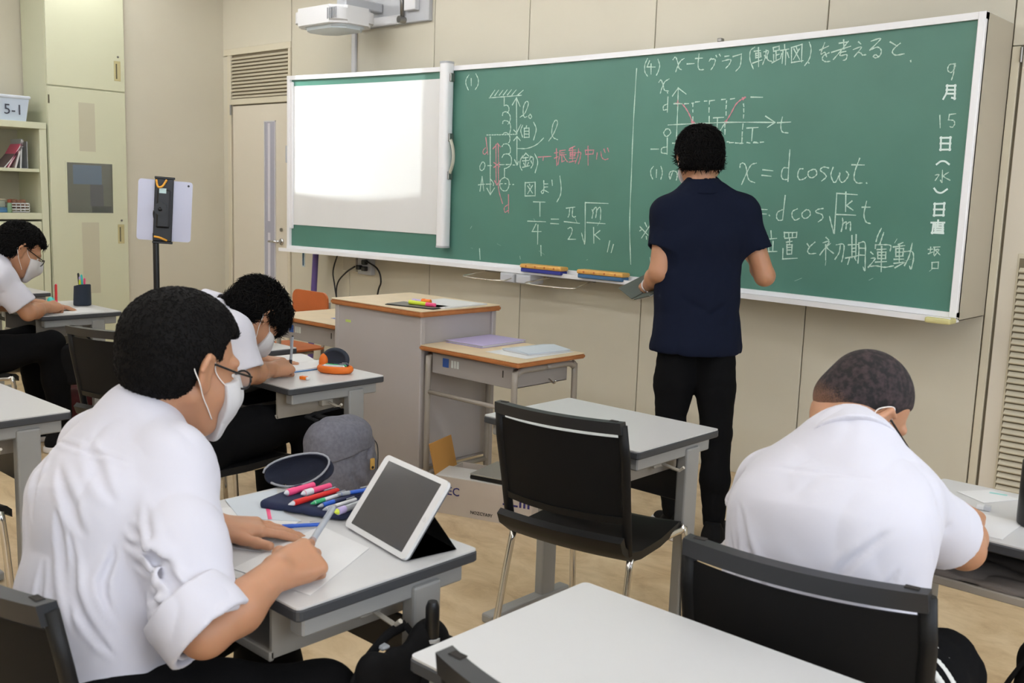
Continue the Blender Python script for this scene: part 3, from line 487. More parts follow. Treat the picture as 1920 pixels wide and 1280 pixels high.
obj('support_arm', box((0.02, 0.0, 0.13), (0.12, 0.31, 0.19), 0.006), M_greyplastic, pj)
obj('arm_post', box((0.04, -0.02, 0.108), (0.10, 0.04, 0.14), 0.004), M_greyplastic, pj)
wp = thing('projector_wall_plate', 'large flat white metal mounting plate on the wall above the screen', 'wall plate', (-3.85, YF, 2.55), 0)
obj('plate', box((-0.42, -0.035, -0.07), (0.32, 0.0, 0.36), 0.004), M_greyplastic, wp)
obj('lower_lip', box((-0.42, -0.045, -0.07), (0.06, -0.033, -0.01), 0.003), M_wframe, wp)
obj('junction_box', box((0.12, -0.075, -0.0), (0.23, -0.035, 0.12), 0.006, 2), M_wframe, wp)
obj('clamp_bar', tube(B(), [(0.085, -0.055, -0.05), (0.085, -0.06, 0.10), (0.06, -0.06, 0.30)], 0.013, 8), M_steel, wp, True)
obj('clamp_knob', cyl(B(), (0.085, -0.085, -0.05), 0.022, 0.05, 14, 'y'), M_steel, wp, 40)
cd = thing('cable_conduit', 'slim white vertical cable conduit on the wall above the screen', 'conduit', (-4.32, YF, 2.12))
obj('channel', box((-0.022, -0.02, 0.0), (0.022, 0.0, 0.55), 0.004), M_wframe, cd)

pl_ = bpy.data.lights.new('projector_beam', 'SPOT'); pl_.energy = PROJECTOR_POWER; pl_.spot_size = math.radians(150); pl_.spot_blend = 0.0; pl_.shadow_soft_size = 0.01; pl_.color = (0.93, 1.0, 0.98)
po = bpy.data.objects.new('projector_beam', pl_); link(po); po.parent = pj
PL = Vector((-3.98, -0.235, 2.385)); po.location = PL-pj.location
aim = Vector((-3.98, 0.12, 1.70)); q = (aim-PL).to_track_quat('-Z', 'Y'); po.rotation_euler = q.to_euler()
# picture shape of the beam: a rectangular gate worked out in the lamp's own direction space
pl_.use_nodes = True; nt = pl_.node_tree; em = nt.nodes['Emission']
Rq = q.to_matrix(); Ri = Rq.transposed()
tcn = nt.nodes.new('ShaderNodeTexCoord'); gm = nt.nodes.new('ShaderNodeNewGeometry')
# world position hit = P; project onto the screen plane
def vm(op, a=None, b=None, **k):
    n = nt.nodes.new('ShaderNodeVectorMath'); n.operation = op
    if a is not None: nt.links.new(a, n.inputs[0])
    if b is not None:
        if isinstance(b, tuple): n.inputs[1].default_value = b
        else: nt.links.new(b, n.inputs[1])
    return n
def dotc(vec, c): n = vm('DOT_PRODUCT', vec, c); return n.outputs['Value']
def ma(op, a, b=None):
    n = nt.nodes.new('ShaderNodeMath'); n.operation = op
    for i, x in enumerate((a, b)):
        if x is None: continue
        if isinstance(x, (int, float)): n.inputs[i].default_value = x
        else: nt.links.new(x, n.inputs[i])
    return n.outputs[0]
dirv = tcn.outputs['Normal']          # direction in lamp space
wy = dotc(dirv, tuple(Rq[1])); wx = dotc(dirv, tuple(Rq[0])); wz = dotc(dirv, tuple(Rq[2]))
sx = ma('DIVIDE', wx, wy); sz = ma('DIVIDE', wz, wy)
def gate(v, lo, hi): return ma('MULTIPLY', ma('GREATER_THAN', v, lo), ma('LESS_THAN', v, hi))
D0, mc = 0.3275, 0.125            # throw distance to the bowed board, and how it grows to the right
qq = ma('DIVIDE', D0, ma('SUBTRACT', 1.0, ma('MULTIPLY', sx, mc)))
g = ma('MULTIPLY', gate(ma('MULTIPLY', sx, qq), -0.610, 0.595), gate(ma('MULTIPLY', sz, qq), 1.325-PL.z, 2.152-PL.z))
nt.links.new(ma('MULTIPLY', g, ma('DIVIDE', 0.045, ma('POWER', ma('MAXIMUM', wy, 0.05), 3.0))), em.inputs['Strength'])
# ------------------------------------------------------------------ white student desks
M_desktop = mat('desk_top_white', srgb(198,198,198), 0.33, spec=0.45)
M_deskedge = mat('desk_edge_grey', srgb(58,60,64), 0.5)
M_desksteel = mat('desk_steel_grey', srgb(150,150,148), 0.42, noise=(9, 0.06))
M_desksteel2 = mat('desk_tray_beige_grey', srgb(158,150,138), 0.45, noise=(9, 0.06))
M_blackpl = mat('black_plastic', srgb(26,26,28), 0.45)
def make_desk(label, x, y, rz=0.0):
    """x,y = centre of the top"""
    t = thing('student_desk', label, 'desk', (x, y, 0), rz, 'white topped student desks')
    W, D, H = 0.602, 0.43, 0.70
    tp = B(); prism(tp, rrect(W-0.004, D-0.004, 0.010, 3), 0.0035, Matrix.Translation((0, 0, H-0.0035)))
    obj('desktop', tp, M_desktop, t)
    ed = B(); prism(ed, rrect(W, D, 0.012, 3), 0.0215, Matrix.Translation((0, 0, H-0.025)))
    bmesh.ops.bevel(ed, geom=[e for e in ed.edges if abs(e.verts[0].co.z-e.verts[1].co.z) < 1e-5], offset=0.003, segments=1, affect='EDGES')
    obj('edge_band', ed, M_deskedge, t)
    # book tray, open towards the sitter
    tr = B()
    bx(tr, (-0.20, -0.20, 0.575), (0.20, 0.13, 0.580)); bx(tr, (-0.205, -0.20, 0.575), (-0.198, 0.13, 0.674)); bx(tr, (0.198, -0.20, 0.575), (0.205, 0.13, 0.674))
    bx(tr, (-0.20, 0.125, 0.575), (0.20, 0.13, 0.674)); bx(tr, (-0.205, -0.205, 0.570), (0.205, -0.195, 0.588), 0.002)
    obj('book_tray', tr, M_desksteel2, t)
    for s in (-1, 1):
        obj('side_rail', box((s*0.262-0.020, -0.19, 0.635), (s*0.262+0.020, 0.19, 0.675), 0.004), M_desksteel, t)
        obj('leg', box((s*0.272-0.018, 0.055, 0.03), (s*0.272+0.018, 0.125, 0.66), 0.006, 2), M_desksteel, t)
        obj('foot', box((s*0.272-0.024, -0.20, 0.004), (s*0.272+0.024, 0.20, 0.036), 0.007, 2), M_desksteel, t)
        for yy in (-0.18, 0.18): obj('glide', cyl(B(), (s*0.272, yy, 0.0), 0.014, 0.006, 10), M_blackpl, t)
        hk = B(); bx(hk, (s*0.215-0.012, -0.02, 0.60), (s*0.215+0.012, 0.03, 0.635), 0.003); tube(hk, [(s*0.24, 0.0, 0.615), (s*0.30, 0.0, 0.607), (s*0.315, 0.0, 0.620)], 0.005, 6)
        obj('bag_hook', hk, mat('hook_cream', srgb(190,184,172), 0.4), t)
    obj('modesty_panel', box((-0.254, 0.084, 0.485), (0.254, 0.092, 0.575), 0.002), M_blackpl, t)
    return t
D1 = make_desk('empty white student desk with the black chair pushed in, in front of the teacher', -0.466, -1.745)
D3 = make_desk('white student desk holding the propped tablet and open pencil case', -0.232, -3.040)
D2 = make_desk('empty white student desk nearest the camera, at the bottom of the picture', 0.616, -3.015)
DB = make_desk('white student desk with orange pencil case, before the wooden lectern', -1.770, -1.985)
DC = make_desk('white student desk with dark blue pen pot, at the far left', -4.062, -1.890)
D5 = make_desk('empty white student desk cut by the left edge of the picture', -1.886, -3.115)
DD = make_desk('white student desk with black bottle and small eraser, at the right', 0.816, -1.770)
DE = make_desk('white student desk half hidden behind the short-haired student, with a grey laptop', -2.505, -1.86)
DF = make_desk('white student desk standing against the left cabinets, behind the curly-haired student', -5.14, -1.815)

# ------------------------------------------------------------------ black stacking chairs with chrome legs
M_chairpl = mat('chair_black_plastic', srgb(20,20,21), 0.5, spec=0.3, bump=(500, 0.06))
M_chairmesh = mat('chair_back_mesh', srgb(17,17,18), 0.7, spec=0.2, bump=(900, 0.25))
M_chairgrey = mat('chair_rail_plastic', srgb(34,36,40), 0.42)
M_leg = mat('chair_chrome', srgb(215,212,208), 0.16, 1.0)
def curved_panel(zs, hw, curve, th, yfun, n=16, bm=None):
    """panel between heights zs[0]..zs[-1]; half width hw(z); concave to +y by curve"""
    bm = bm or B(); grid = []
    for z in zs:
        w = hw(z); row = []
        for i in range(n+1):
            u = -1+2*i/n
            yb = yfun(z) - curve*(1-u*u)
            row.append((bm.verts.new((u*w, yb, z)), bm.verts.new((u*w, yb+th, z))))
        grid.append(row)
    m = len(zs)
    for j in range(m-1):
        for i in range(n):
            a, b, c, d = grid[j][i], grid[j][i+1], grid[j+1][i+1], grid[j+1][i]
            bm.faces.new((a[0], b[0], c[0], d[0])); bm.faces.new((a[1], d[1], c[1], b[1]))
    for i in range(n):
        for j in (0, m-1):
            a, b = grid[j][i], grid[j][i+1]; bm.faces.new((a[0], a[1], b[1], b[0]))
    for j in range(m-1):
        for i in (0, n):
            a, b = grid[j][i], grid[j+1][i]; bm.faces.new((a[0], b[0], b[1], a[1]))
    return bm
def make_chair(label, x, y, rz=0.0):
    t = thing('student_chair', label, 'chair', (x, y, 0), rz, 'black stacking chairs with chrome legs')
    t.scale = (0.935, 1, 1)
    yb = lambda z: -0.195 - 0.20*(z-0.46)            # rake of the back
    hw = lambda z: 0.203 + 0.012*math.sin((z-0.46)*8)
    # seat shell: flat pan with an upturned rear lip
    s = B(); rows = []
    prof = [(0.215, 0.418), (0.20, 0.432), (0.16, 0.44), (0.0, 0.436), (-0.12, 0.434), (-0.18, 0.444), (-0.215, 0.470), (-0.228, 0.50)]
    for (yy, zz) in prof:
        w = 0.215 if yy < 0.1 else 0.205-0.02*(yy-0.1)/0.115
        row = []
        for i in range(13):
            u = -1+2*i/12
            dip = 0.012*(1-u*u) if yy > -0.15 else 0
            bow = 0.020*(1-u*u) if yy < -0.15 else 0
            row.append((s.verts.new((u*w, yy-bow, zz-dip)), s.verts.new((u*w, yy-bow - (0.018 if yy < -0.2 else 0), zz-dip-(0.024 if yy > -0.2 else 0.012)))))
        rows.append(row)
    for r1, r2 in zip(rows, rows[1:]):
        for i in range(12):
            s.faces.new((r1[i][0], r1[i+1][0], r2[i+1][0], r2[i][0])); s.faces.new((r1[i][1], r2[i][1], r2[i+1][1], r1[i+1][1]))
        for i in (0, 12): s.faces.new((r1[i][0], r2[i][0], r2[i][1], r1[i][1]))
    for r1 in (rows[0], rows[-1]):
        for i in range(12): s.faces.new((r1[i][0], r1[i][1], r1[i+1][1], r1[i+1][0]))
    obj('seat', s, M_chairpl, t, 40)
    obj('backrest', curved_panel([0.545, 0.60, 0.66, 0.72, 0.775], lambda z: hw(z)-0.012, 0.034, 0.006, yb), M_chairmesh, t, 40)
    obj('top_rail', curved_panel([0.788, 0.796, 0.812, 0.820], lambda z: hw(z)+0.006, 0.034, 0.030, lambda z: yb(z)-0.012), M_chairgrey, t, 40)
    for sx in (-1, 1): obj('end_socket', box((sx*0.185-0.012, yb(0.82)-0.004, 0.8195), (sx*0.185+0.012, yb(0.82)+0.010, 0.8215), 0.0009), M_dark, t)
    obj('lumbar_bar', curved_panel([0.530, 0.550], lambda z: hw(z)-0.010, 0.034, 0.014, lambda z: yb(z)-0.004), M_chairpl, t, 40)
    for sx in (-1, 1):
        obj('upright', tube(B(), [(sx*0.205, -0.185, 0.438), (sx*0.207, -0.198, 0.50), (sx*0.209, yb(0.60)+0.006, 0.60), (sx*(hw(0.72)), yb(0.72)+0.006, 0.72), (sx*hw(0.80), yb(0.80)+0.006, 0.808)], 0.012, 8, ry=0.016), M_chairpl, t, True)
        obj('leg', tube(B(), catmull([(sx*0.19, 0.02, 0.414), (sx*0.20, 0.155, 0.414), (sx*0.208, 0.178, 0.39), (sx*0.214, 0.205, 0.0)], 4), 0.0105, 10), M_leg, t, True)
        obj('leg', tube(B(), catmull([(sx*0.19, 0.0, 0.414), (sx*0.20, -0.150, 0.414), (sx*0.208, -0.176, 0.39), (sx*0.222, -0.262, 0.0)], 4), 0.0105, 10), M_leg, t, True)
        obj('seat_rail', tube(B(), [(sx*0.19, -0.05, 0.414), (sx*0.19, 0.06, 0.414)], 0.0105, 8), M_leg, t, True)
    obj('cross_bar', tube(B(), [(-0.19, 0.0, 0.412), (0.19, 0.0, 0.412)], 0.009, 8), M_leg, t, True)
    return t
make_chair('empty black chair pushed in at the empty desk in front of the teacher', -0.335, -1.895, math.radians(8))
make_chair('black chair under the student crouching at the right', 0.645, -2.455, math.radians(9))
make_chair('black chair under the student with rolled sleeves', -0.170, -3.400, math.radians(4))
make_chair('empty grey-railed black chair at the desk nearest the camera', 0.715, -3.085, math.radians(0))
make_chair('black chair under the student writing by the orange pencil case', -1.745, -2.310, math.radians(0))
make_chair('black chair under the curly-haired student at the far left', -3.86, -2.47, math.radians(3))
make_chair('empty black chair left of the tablet stand, behind the far left student', -2.480, -2.165, math.radians(22))
make_chair('black chair whose seat corner shows at the left edge', -1.80, -3.285, math.radians(0))

# ------------------------------------------------------------------ wooden topped school desks with bent tube legs
M_wood = mat('wood_top_birch', srgb(222,200,165), 0.4, noise=(14, 0.08))
M_woodedge = mat('wood_edge_orange', srgb(186,118,66), 0.45, noise=(25, 0.15))
M_tubegrey = mat('tube_warm_grey', srgb(158,150,140), 0.35)
M_traygrey = mat('tray_warm_grey', srgb(152,146,142), 0.45)
def wood_desk(label, x, y, rz=0, sticker=True):
    t = thing('school_desk', label, 'desk', (x, y, 0), rz, 'wooden topped school desks')
    W, D, H = 0.62, 0.455, 0.70
    tp = B(); prism(tp, rrect(W-0.006, D-0.006, 0.012, 3), 0.003, Matrix.Translation((0, 0, H-0.003))); obj('desktop', tp, M_wood, t)
    ed = B(); prism(ed, rrect(W, D, 0.014, 3), 0.020, Matrix.Translation((0, 0, H-0.023)))
    bmesh.ops.bevel(ed, geom=[e for e in ed.edges if abs(e.verts[0].co.z-e.verts[1].co.z) < 1e-5], offset=0.005, segments=2, affect='EDGES')
    obj('wood_edge', ed, M_woodedge, t)
    tr = B()
    bx(tr, (-0.25, -0.19, 0.575), (0.25, 0.17, 0.581), 0.002); bx(tr, (-0.25, -0.192, 0.575), (0.25, -0.186, 0.668), 0.002)
    bx(tr, (0.244, -0.19, 0.575), (0.25, 0.17, 0.668), 0.002); bx(tr, (-0.25, -0.19, 0.575), (-0.244, 0.17, 0.668), 0.002)
    obj('book_tray', tr, M_traygrey, t)
    for sx in (-1, 1):
        for sy in (-1, 1):
            obj('leg', tube(B(), catmull([(sx*0.268, 0.0, 0.655), (sx*0.268, sy*0.145, 0.655), (sx*0.268, sy*0.185, 0.64), (sx*0.268, sy*0.20, 0.60), (sx*0.268, sy*0.20, 0.0)], 4), 0.0135, 10), M_tubegrey, t, True)
        obj('foot_rail', tube(B(), [(sx*0.268, -0.20, 0.10), (sx*0.268, 0.20, 0.10)], 0.0125, 10), M_tubegrey, t, True)
        obj('bag_hook', tube(B(), catmull([(sx*0.27, 0.02, 0.60), (sx*0.30, 0.02, 0.585), (sx*0.31, 0.02, 0.60)], 4), 0.004, 6), M_leg, t, True)
    obj('cross_rail', tube(B(), [(-0.268, -0.20, 0.485), (0.268, -0.20, 0.485)], 0.010, 10), M_tubegrey, t, True)
    if sticker:
        obj('blue_sticker', box((-0.18, -0.1935, 0.612), (-0.142, -0.192, 0.652)), mat('sticker_blue', srgb(40,80,150), 0.4), t)
        for k in range(3):
            obj('white_sticker', box((-0.125+k*0.018, -0.1935, 0.615), (-0.112+k*0.018, -0.192, 0.648)), mat('sticker_white', srgb(205,210,205), 0.4), t)
        obj('lock_slot', box((0.19, -0.1935, 0.618), (0.195, -0.192, 0.648)), M_dark, t)
    return t
wood_desk('wooden topped school desk with purple folder, right of the lectern', -1.660, -0.925)
wood_desk('wooden topped school desk half hidden behind the lectern, before a wooden chair', -2.96, -0.845)
# plywood chair
M_ply = mat('plywood_orange', srgb(196,104,52), 0.42, noise=(8, 0.12))
t = thing('plywood_chair', 'orange plywood school chair standing behind the far wooden desk', 'chair', (-3.69, -0.70, 0), 0)
bp_ = B(); prism(bp_, rrect(0.36, 0.17, 0.05, 4), 0.012, Matrix(((1,0,0,0),(0,0,-1,0.205),(0,1,0,0.675),(0,0,0,1)))); obj('backrest', bp_, M_ply, t)
st_ = B(); prism(st_, rrect(0.38, 0.38, 0.05, 4), 0.012, Matrix.Translation((0, 0, 0.42))); obj('seat', st_, M_ply, t)
for sx in (-1, 1):
    obj('leg', tube(B(), catmull([(sx*0.165, 0.217, 0.70), (sx*0.165, 0.212, 0.5), (sx*0.165, 0.17, 0.42), (sx*0.165, 0.19, 0.0)], 4), 0.011, 8), M_tubegrey, t, True)
    obj('leg', tube(B(), catmull([(sx*0.165, 0.10, 0.408), (sx*0.165, -0.13, 0.408), (sx*0.165, -0.16, 0.39), (sx*0.165, -0.18, 0.0)], 4), 0.011, 8), M_tubegrey, t, True)

# ------------------------------------------------------------------ lectern
M_lect = mat('lectern_grey_steel', srgb(178,171,168), 0.5, noise=(3, 0.05))
lt = thing('lectern', 'grey steel lectern with wooden top, standing before the chalkboard', 'lectern', (-2.275, -0.90, 0), 0)
LX, LY = 0.325, 0.255
tp = B(); prism(tp, rrect(0.67, 0.53, 0.014, 3), 0.004, Matrix.Translation((0, 0, 0.851))); obj('top', tp, M_wood, lt)
ed = B(); prism(ed, rrect(0.676, 0.536, 0.016, 3), 0.024, Matrix.Translation((0, 0, 0.827)))
bmesh.ops.bevel(ed, geom=[e for e in ed.edges if abs(e.verts[0].co.z-e.verts[1].co.z) < 1e-5], offset=0.006, segments=2, affect='EDGES')
obj('wood_edge', ed, M_woodedge, lt)
obj('front_panel', box((-LX+0.02, -LY+0.01, 0.06), (LX-0.02, -LY+0.03, 0.83), 0.002), M_lect, lt)
for sx in (-1, 1):
    obj('side_panel', box((sx*(LX-0.03)-0.008, -LY+0.03, 0.12), (sx*(LX-0.03)+0.008, LY-0.03, 0.83), 0.002), M_lect, lt)
    for sy in (-1, 1):
        obj('corner_post', box((sx*(LX-0.02)-0.014, sy*(LY-0.02)-0.014, 0.0), (sx*(LX-0.02)+0.014, sy*(LY-0.02)+0.014, 0.828), 0.004), M_lect, lt)
obj('shelf', box((-LX+0.04, -LY+0.04, 0.45), (LX-0.04, LY-0.03, 0.462), 0.002), M_lect, lt)
obj('bottom_shelf', box((-LX+0.04, -LY+0.04, 0.10), (LX-0.04, LY-0.03, 0.112), 0.002), M_lect, lt)
for k in range(2):
    obj('vent_hole', box((0.12+k*0.075, -LY+0.0085, 0.075), (0.165+k*0.075, -LY+0.0095, 0.10)), M_dark, lt)
obj('tape_scrap', box((-0.235, -LY+0.0085, 0.745), (-0.195, -LY+0.0095, 0.757), M=None), mat('tape_green', srgb(196,214,110), 0.5), lt)

# ------------------------------------------------------------------ built-in cabinets and shelf unit on the left
M_cab = mat('cabinet_cream_green', srgb(211,212,184), 0.42)
M_cabdark = mat('cabinet_shadow_gap', srgb(90,86,66), 0.7)
M_cabglass = mat('cabinet_glass', srgb(120,126,126), 0.06, spec=0.9, alpha=0.22)
M_handle = mat('handle_brass_cream', srgb(192,182,136), 0.4)
cb = thing('tall_cabinet', 'tall cream built-in cabinet with grey glass window, left of the door wall', 'cabinet', (-6.20, -0.812, 0))
obj('carcass', box((-0.205, -0.292, 0), (0.19, 0.292, 2.98), 0.002), M_cab, cb)
for z0, z1, nm in ((2.055, 2.96, 'upper_door'), (0.07, 2.045, 'lower_door')):
    d = obj(nm, box((0.19, -0.288, z0), (0.206, 0.288, z1), 0.003), M_cab, cb)
    hz = 2.13 if nm == 'upper_door' else 0.92
    obj('handle', box((0.206, 0.205, hz), (0.209, 0.255, hz+0.145), 0.001), M_handle, d)
    obj('handle_recess', box((0.2085, 0.218, hz+0.015), (0.2095, 0.228, hz+0.125)), M_cabdark, d)
    obj('keyhole', cyl(B(), (0.206, 0.237, hz+0.175), 0.008, 0.003, 10, 'x'), M_steel, d)
    if nm == 'lower_door':
        wfr = B()
        for lo, hi in (((-0.178, 1.14), (0.182, 1.15)), ((-0.178, 1.515), (0.182, 1.525)), ((-0.178, 1.15), (-0.168, 1.515)), ((0.172, 1.15), (0.182, 1.515))): bx(wfr, (0.206, lo[0], lo[1]), (0.2095, hi[0], hi[1]))
        obj('window_frame', wfr, M_cab, d)
        obj('window_back', box((0.2062, -0.168, 1.15), (0.2068, 0.172, 1.515)), mat('cabinet_inside_olive', srgb(128,128,108), 0.6), d)
        obj('blue_cloth', box((0.2068, -0.125, 1.36), (0.2074, 0.09, 1.50)), mat('cloth_pale_blue', srgb(118,142,168), 0.7), d)
        obj('grey_machine', box((0.2068, 0.0, 1.20), (0.2074, 0.10, 1.36)), mat('machine_grey', srgb(104,104,104), 0.6), d)
        obj('dark_base', box((0.2068, 0.01, 1.155), (0.2074, 0.16, 1.20)), mat('machine_dark', srgb(76,78,66), 0.6), d)
        obj('window_pane', box((0.2078, -0.168, 1.15), (0.2088, 0.172, 1.515)), M_cabglass, d)
    obj('hinge', box((0.206, -0.287, z1-0.12), (0.212, -0.278, z1-0.06)), M_cabdark, d)
tpap = mat('taped_paper_beige', srgb(196,192,168), 0.6)
obj('paper_strip', box((0.2065, -0.07, 1.60), (0.2075, 0.05, 1.95)), tpap, cb)
obj('paper_strip', box((0.2065, -0.07, 0.55), (0.2075, 0.06, 1.08)), tpap, cb)
M_shelfin = mat('shelf_inside', srgb(178,172,148), 0.6)
su = thing('shelf_unit', 'cream open shelf unit with closed base at the far left edge', 'shelf unit', (-6.20, -1.62, 0))
obj('side_panel', box((-0.2, 0.455, 0), (0.20, 0.505, 1.765), 0.002), M_cab, su)
obj('side_panel', box((-0.2, -0.505, 0), (0.20, -0.455, 1.765), 0.002), M_cab, su)
obj('top_board', box((-0.2, -0.505, 1.74), (0.205, 0.505, 1.785), 0.002), M_cab, su)
obj('back_panel', box((-0.2, -0.46, 0.0), (-0.19, 0.46, 1.74)), M_shelfin, su)
obj('shelf', box((-0.19, -0.455, 1.435), (0.185, 0.455, 1.458), 0.002), M_cab, su)
obj('shelf', box((-0.19, -0.455, 1.10), (0.20, 0.455, 1.145), 0.002), M_cab, su)
for y0, y1 in ((-0.45, -0.005), (0.005, 0.45)):
    obj('door', box((0.185, y0, 0.05), (0.202, y1, 1.085), 0.002), M_cab, su)
# white panel on the wall above the shelf
wb = thing('white_wall_panel', 'plain white panel on the wall above the shelf unit', 'panel', (-6.42, -1.65, 1.78))
obj('panel', box((0.0, -0.55, 0.0), (0.02, 0.32, 1.15), 0.003), mat('panel_greywhite', srgb(196,200,196), 0.4), wb)
obj('panel_edge', box((0.0, 0.32, 0.0), (0.026, 0.33, 1.15), 0.002), M_steel, wb)
# ------------------------------------------------------------------ smooth-blended solid modelling for people and soft things
F32 = np.float32
def V3(*a): return np.array(a if len(a) == 3 else a[0], dtype=np.float64)
def unit(v): v = np.asarray(v, float); return v/np.linalg.norm(v)
def _hash(i, j, k, s):
    n = (i*374761393 + j*668265263 + k*2147483647 + s*1274126177) & 0xffffffff
    n = ((n ^ (n >> 13))*1274126177) & 0xffffffff
    return ((n ^ (n >> 16)) & 0xffff).astype(F32)/65535.0
def vnoise(P, s=0):
    Pf = np.floor(P); f = (P-Pf).astype(F32); f = f*f*(3-2*f); I = Pf.astype(np.int64)
    r = 0
    for dx in (0, 1):
        wx = f[:, 0] if dx else 1-f[:, 0]
        for dy in (0, 1):
            wy = f[:, 1] if dy else 1-f[:, 1]
            for dz in (0, 1):
                wz = f[:, 2] if dz else 1-f[:, 2]
                r = r + wx*wy*wz*_hash(I[:, 0]+dx, I[:, 1]+dy, I[:, 2]+dz, s)
    return r
class Solid:
    def __init__(s): s.ops = []; s.disp = []
    def cone(s, a, b, ra, rb, k=0.02, op='+', n=None, q=1.0):
        """rounded cone a->b; q<1 flattens it along direction n"""
        s.ops.append((op, 'c', (V3(a), V3(b), ra, rb, None if n is None else unit(n), q), k)); return s
    def ell(s, c, r, k=0.02, op='+', M=None):
        s.ops.append((op, 'e', (V3(c), np.array(r, float), None if M is None else np.array(M, float)), k)); return s
    def half(s, p, n, k=0.004, op='-'):
        """op '-': removes the side n points to"""
        s.ops.append((op, 'h', (V3(p), unit(n)), k)); return s
    def boxx(s, c, r, rad, k=0.01, op='+', M=None):
        s.ops.append((op, 'b', (V3(c), np.array(r, float), rad, None if M is None else np.array(M, float)), k)); return s
    def groove(s, a, b, w, amp):
        s.disp.append(('g', V3(a), V3(b), w, amp)); return s
    def wrinkle(s, scale, amp, seed=0, M=None):
        s.disp.append(('w', np.array(scale, float), None if M is None else np.array(M, float), seed, amp)); return s
    def prim(s, t, p, P):
        if t == 'c':
            a, b, ra, rb, n, q = p
            if n is not None:
                c = (a+b)/2
                P = P + np.outer((P-c)@n, n)*(1/q-1)
                a = a + n*((a-c)@n)*(1/q-1); b = b + n*((b-c)@n)*(1/q-1)
            ab = b-a; L2 = ab@ab
            tt = np.clip(((P-a)@ab)/max(L2, 1e-12), 0, 1)
            d = np.linalg.norm(P-a-tt[:, None]*ab, axis=1) - (ra+(rb-ra)*tt)
            return d*(q if n is not None else 1)
        if t == 'e':
            c, r, M = p; X = P-c
            if M is not None: X = X@M.T
            k0 = np.linalg.norm(X/r, axis=1); k1 = np.linalg.norm(X/(r*r), axis=1)
            return k0*(k0-1)/np.maximum(k1, 1e-9)
        if t == 'h':
            c, n = p; return -((P-c)@n)
        if t == 's':
            o = p[0].ev(P)-p[1]; return o
        if t == 'b':
            c, r, rad, M = p; X = P-c
            if M is not None: X = X@M.T
            qv = np.abs(X)-(r-rad)
            return np.linalg.norm(np.maximum(qv, 0), axis=1)+np.minimum(qv.max(axis=1), 0)-rad
    def bounds(s, t, p):
        if t == 'c':
            a, b, ra, rb, n, q = p; r = max(ra, rb); return np.minimum(a, b)-r, np.maximum(a, b)+r
        if t == 's': return p[2], p[3]
        if t in 'eb':
            c, r = p[0], p[1]; m = np.linalg.norm(r) if p[-1] is not None else r
            return c-m, c+m
        return None
    def ev(s, P, cull=True):
        d = np.full(len(P), 10.0)
        for op, t, p, k in s.ops:
            bb = s.bounds(t, p) if cull else None
            sel = None
            if bb is not None:
                m = k+0.03
                sel = np.nonzero(np.all((P > bb[0]-m) & (P < bb[1]+m), axis=1))[0]
                if len(sel) == 0: continue
                if len(sel) > 0.8*len(P): sel = None
            Q = P if sel is None else P[sel]; e = s.prim(t, p, Q); dd = d if sel is None else d[sel]
            if op == '+':
                h = np.maximum(k-np.abs(dd-e), 0)/k; r = np.minimum(dd, e)-h*h*k*0.25
            elif op == '-':
                e = -e; h = np.maximum(k-np.abs(dd-e), 0)/k; r = np.maximum(dd, e)+h*h*k*0.25
                if t == 'h': pass
            else:
                h = np.maximum(k-np.abs(dd-e), 0)/k; r = np.maximum(dd, e)+h*h*k*0.25
            if sel is None: d = r
            else: d[sel] = r
        return d
    def evd(s, P):
        d = s.ev(P)
        if s.disp:
            near = np.nonzero(np.abs(d) < 0.05)[0]; Q = P[near]; x = d[near]; folds_ = {}
            for g in s.disp:
                if g[0] == 'f':
                    _, a, b, w, amp, key, t0, t1 = g; ab = b-a
                    tt = np.clip(((Q-a)@ab)/(ab@ab), 0, 1)
                    dist = np.linalg.norm(Q-a-tt[:, None]*ab, axis=1)
                    tp = np.sin(np.pi*np.clip(t0+(t1-t0)*tt, 0.0, 1.0))**0.8
                    if key in folds_:
                        dd, pp, w_, a_ = folds_[key]; m_ = dist < dd
                        folds_[key] = (np.where(m_, dist, dd), np.where(m_, tp, pp), w, amp)
                    else: folds_[key] = (dist, tp, w, amp)
                elif g[0] == 'g':
                    _, a, b, w, amp = g; ab = b-a
                    tt = np.clip(((Q-a)@ab)/(ab@ab), 0, 1)
                    dist = np.linalg.norm(Q-a-tt[:, None]*ab, axis=1)
                    x = x + amp*np.exp(-(dist/w)**2)*(0.35+0.65*np.sin(np.pi*np.clip(tt, 0.08, 0.92)))
                else:
                    _, sc_, M, seed, amp = g
                    X = Q if M is None else Q@M.T
                    X = X + 0.012*np.stack([np.sin(X[:, 1]*37+seed), np.sin(X[:, 2]*31), np.sin(X[:, 0]*41)], 1)
                    nn = vnoise(X*sc_, seed); rg = (1-np.abs(2*nn-1))**2
                    x = x + amp*(rg-0.4)
            for dist, tp, w, amp in folds_.values():
                w = w*(0.55+0.6*tp)
                x = x + amp*tp*(np.exp(-(dist/w)**2)-0.55*np.exp(-((dist-2.0*w)/(1.1*w))**2))
            d[near] = x
        return d
    def mesh(s, h, lo=None, hi=None):
        if lo is None:
            bs = [s.bounds(t, p) for op, t, p, k in s.ops if op == '+']
            bs = [b for b in bs if b is not None]
            lo = np.min([b[0] for b in bs], axis=0)-0.015; hi = np.max([b[1] for b in bs], axis=0)+0.015
        lo = np.array(lo, float); hi = np.array(hi, float); K = 8
        nb = np.maximum(np.ceil((hi-lo)/(h*K)).astype(int), 1); n = nb*K
        D = np.empty(tuple(n), F32)
        bi = np.stack(np.meshgrid(*[np.arange(k) for k in nb], indexing='ij'), -1).reshape(-1, 3)
        bc = lo+(bi+0.5)*K*h
        bd = s.ev(bc, cull=False)
        rad = h*K*0.87*1.6+0.012
        act = np.abs(bd) < rad
        Db = np.where(bd < 0, -1.0, 1.0)
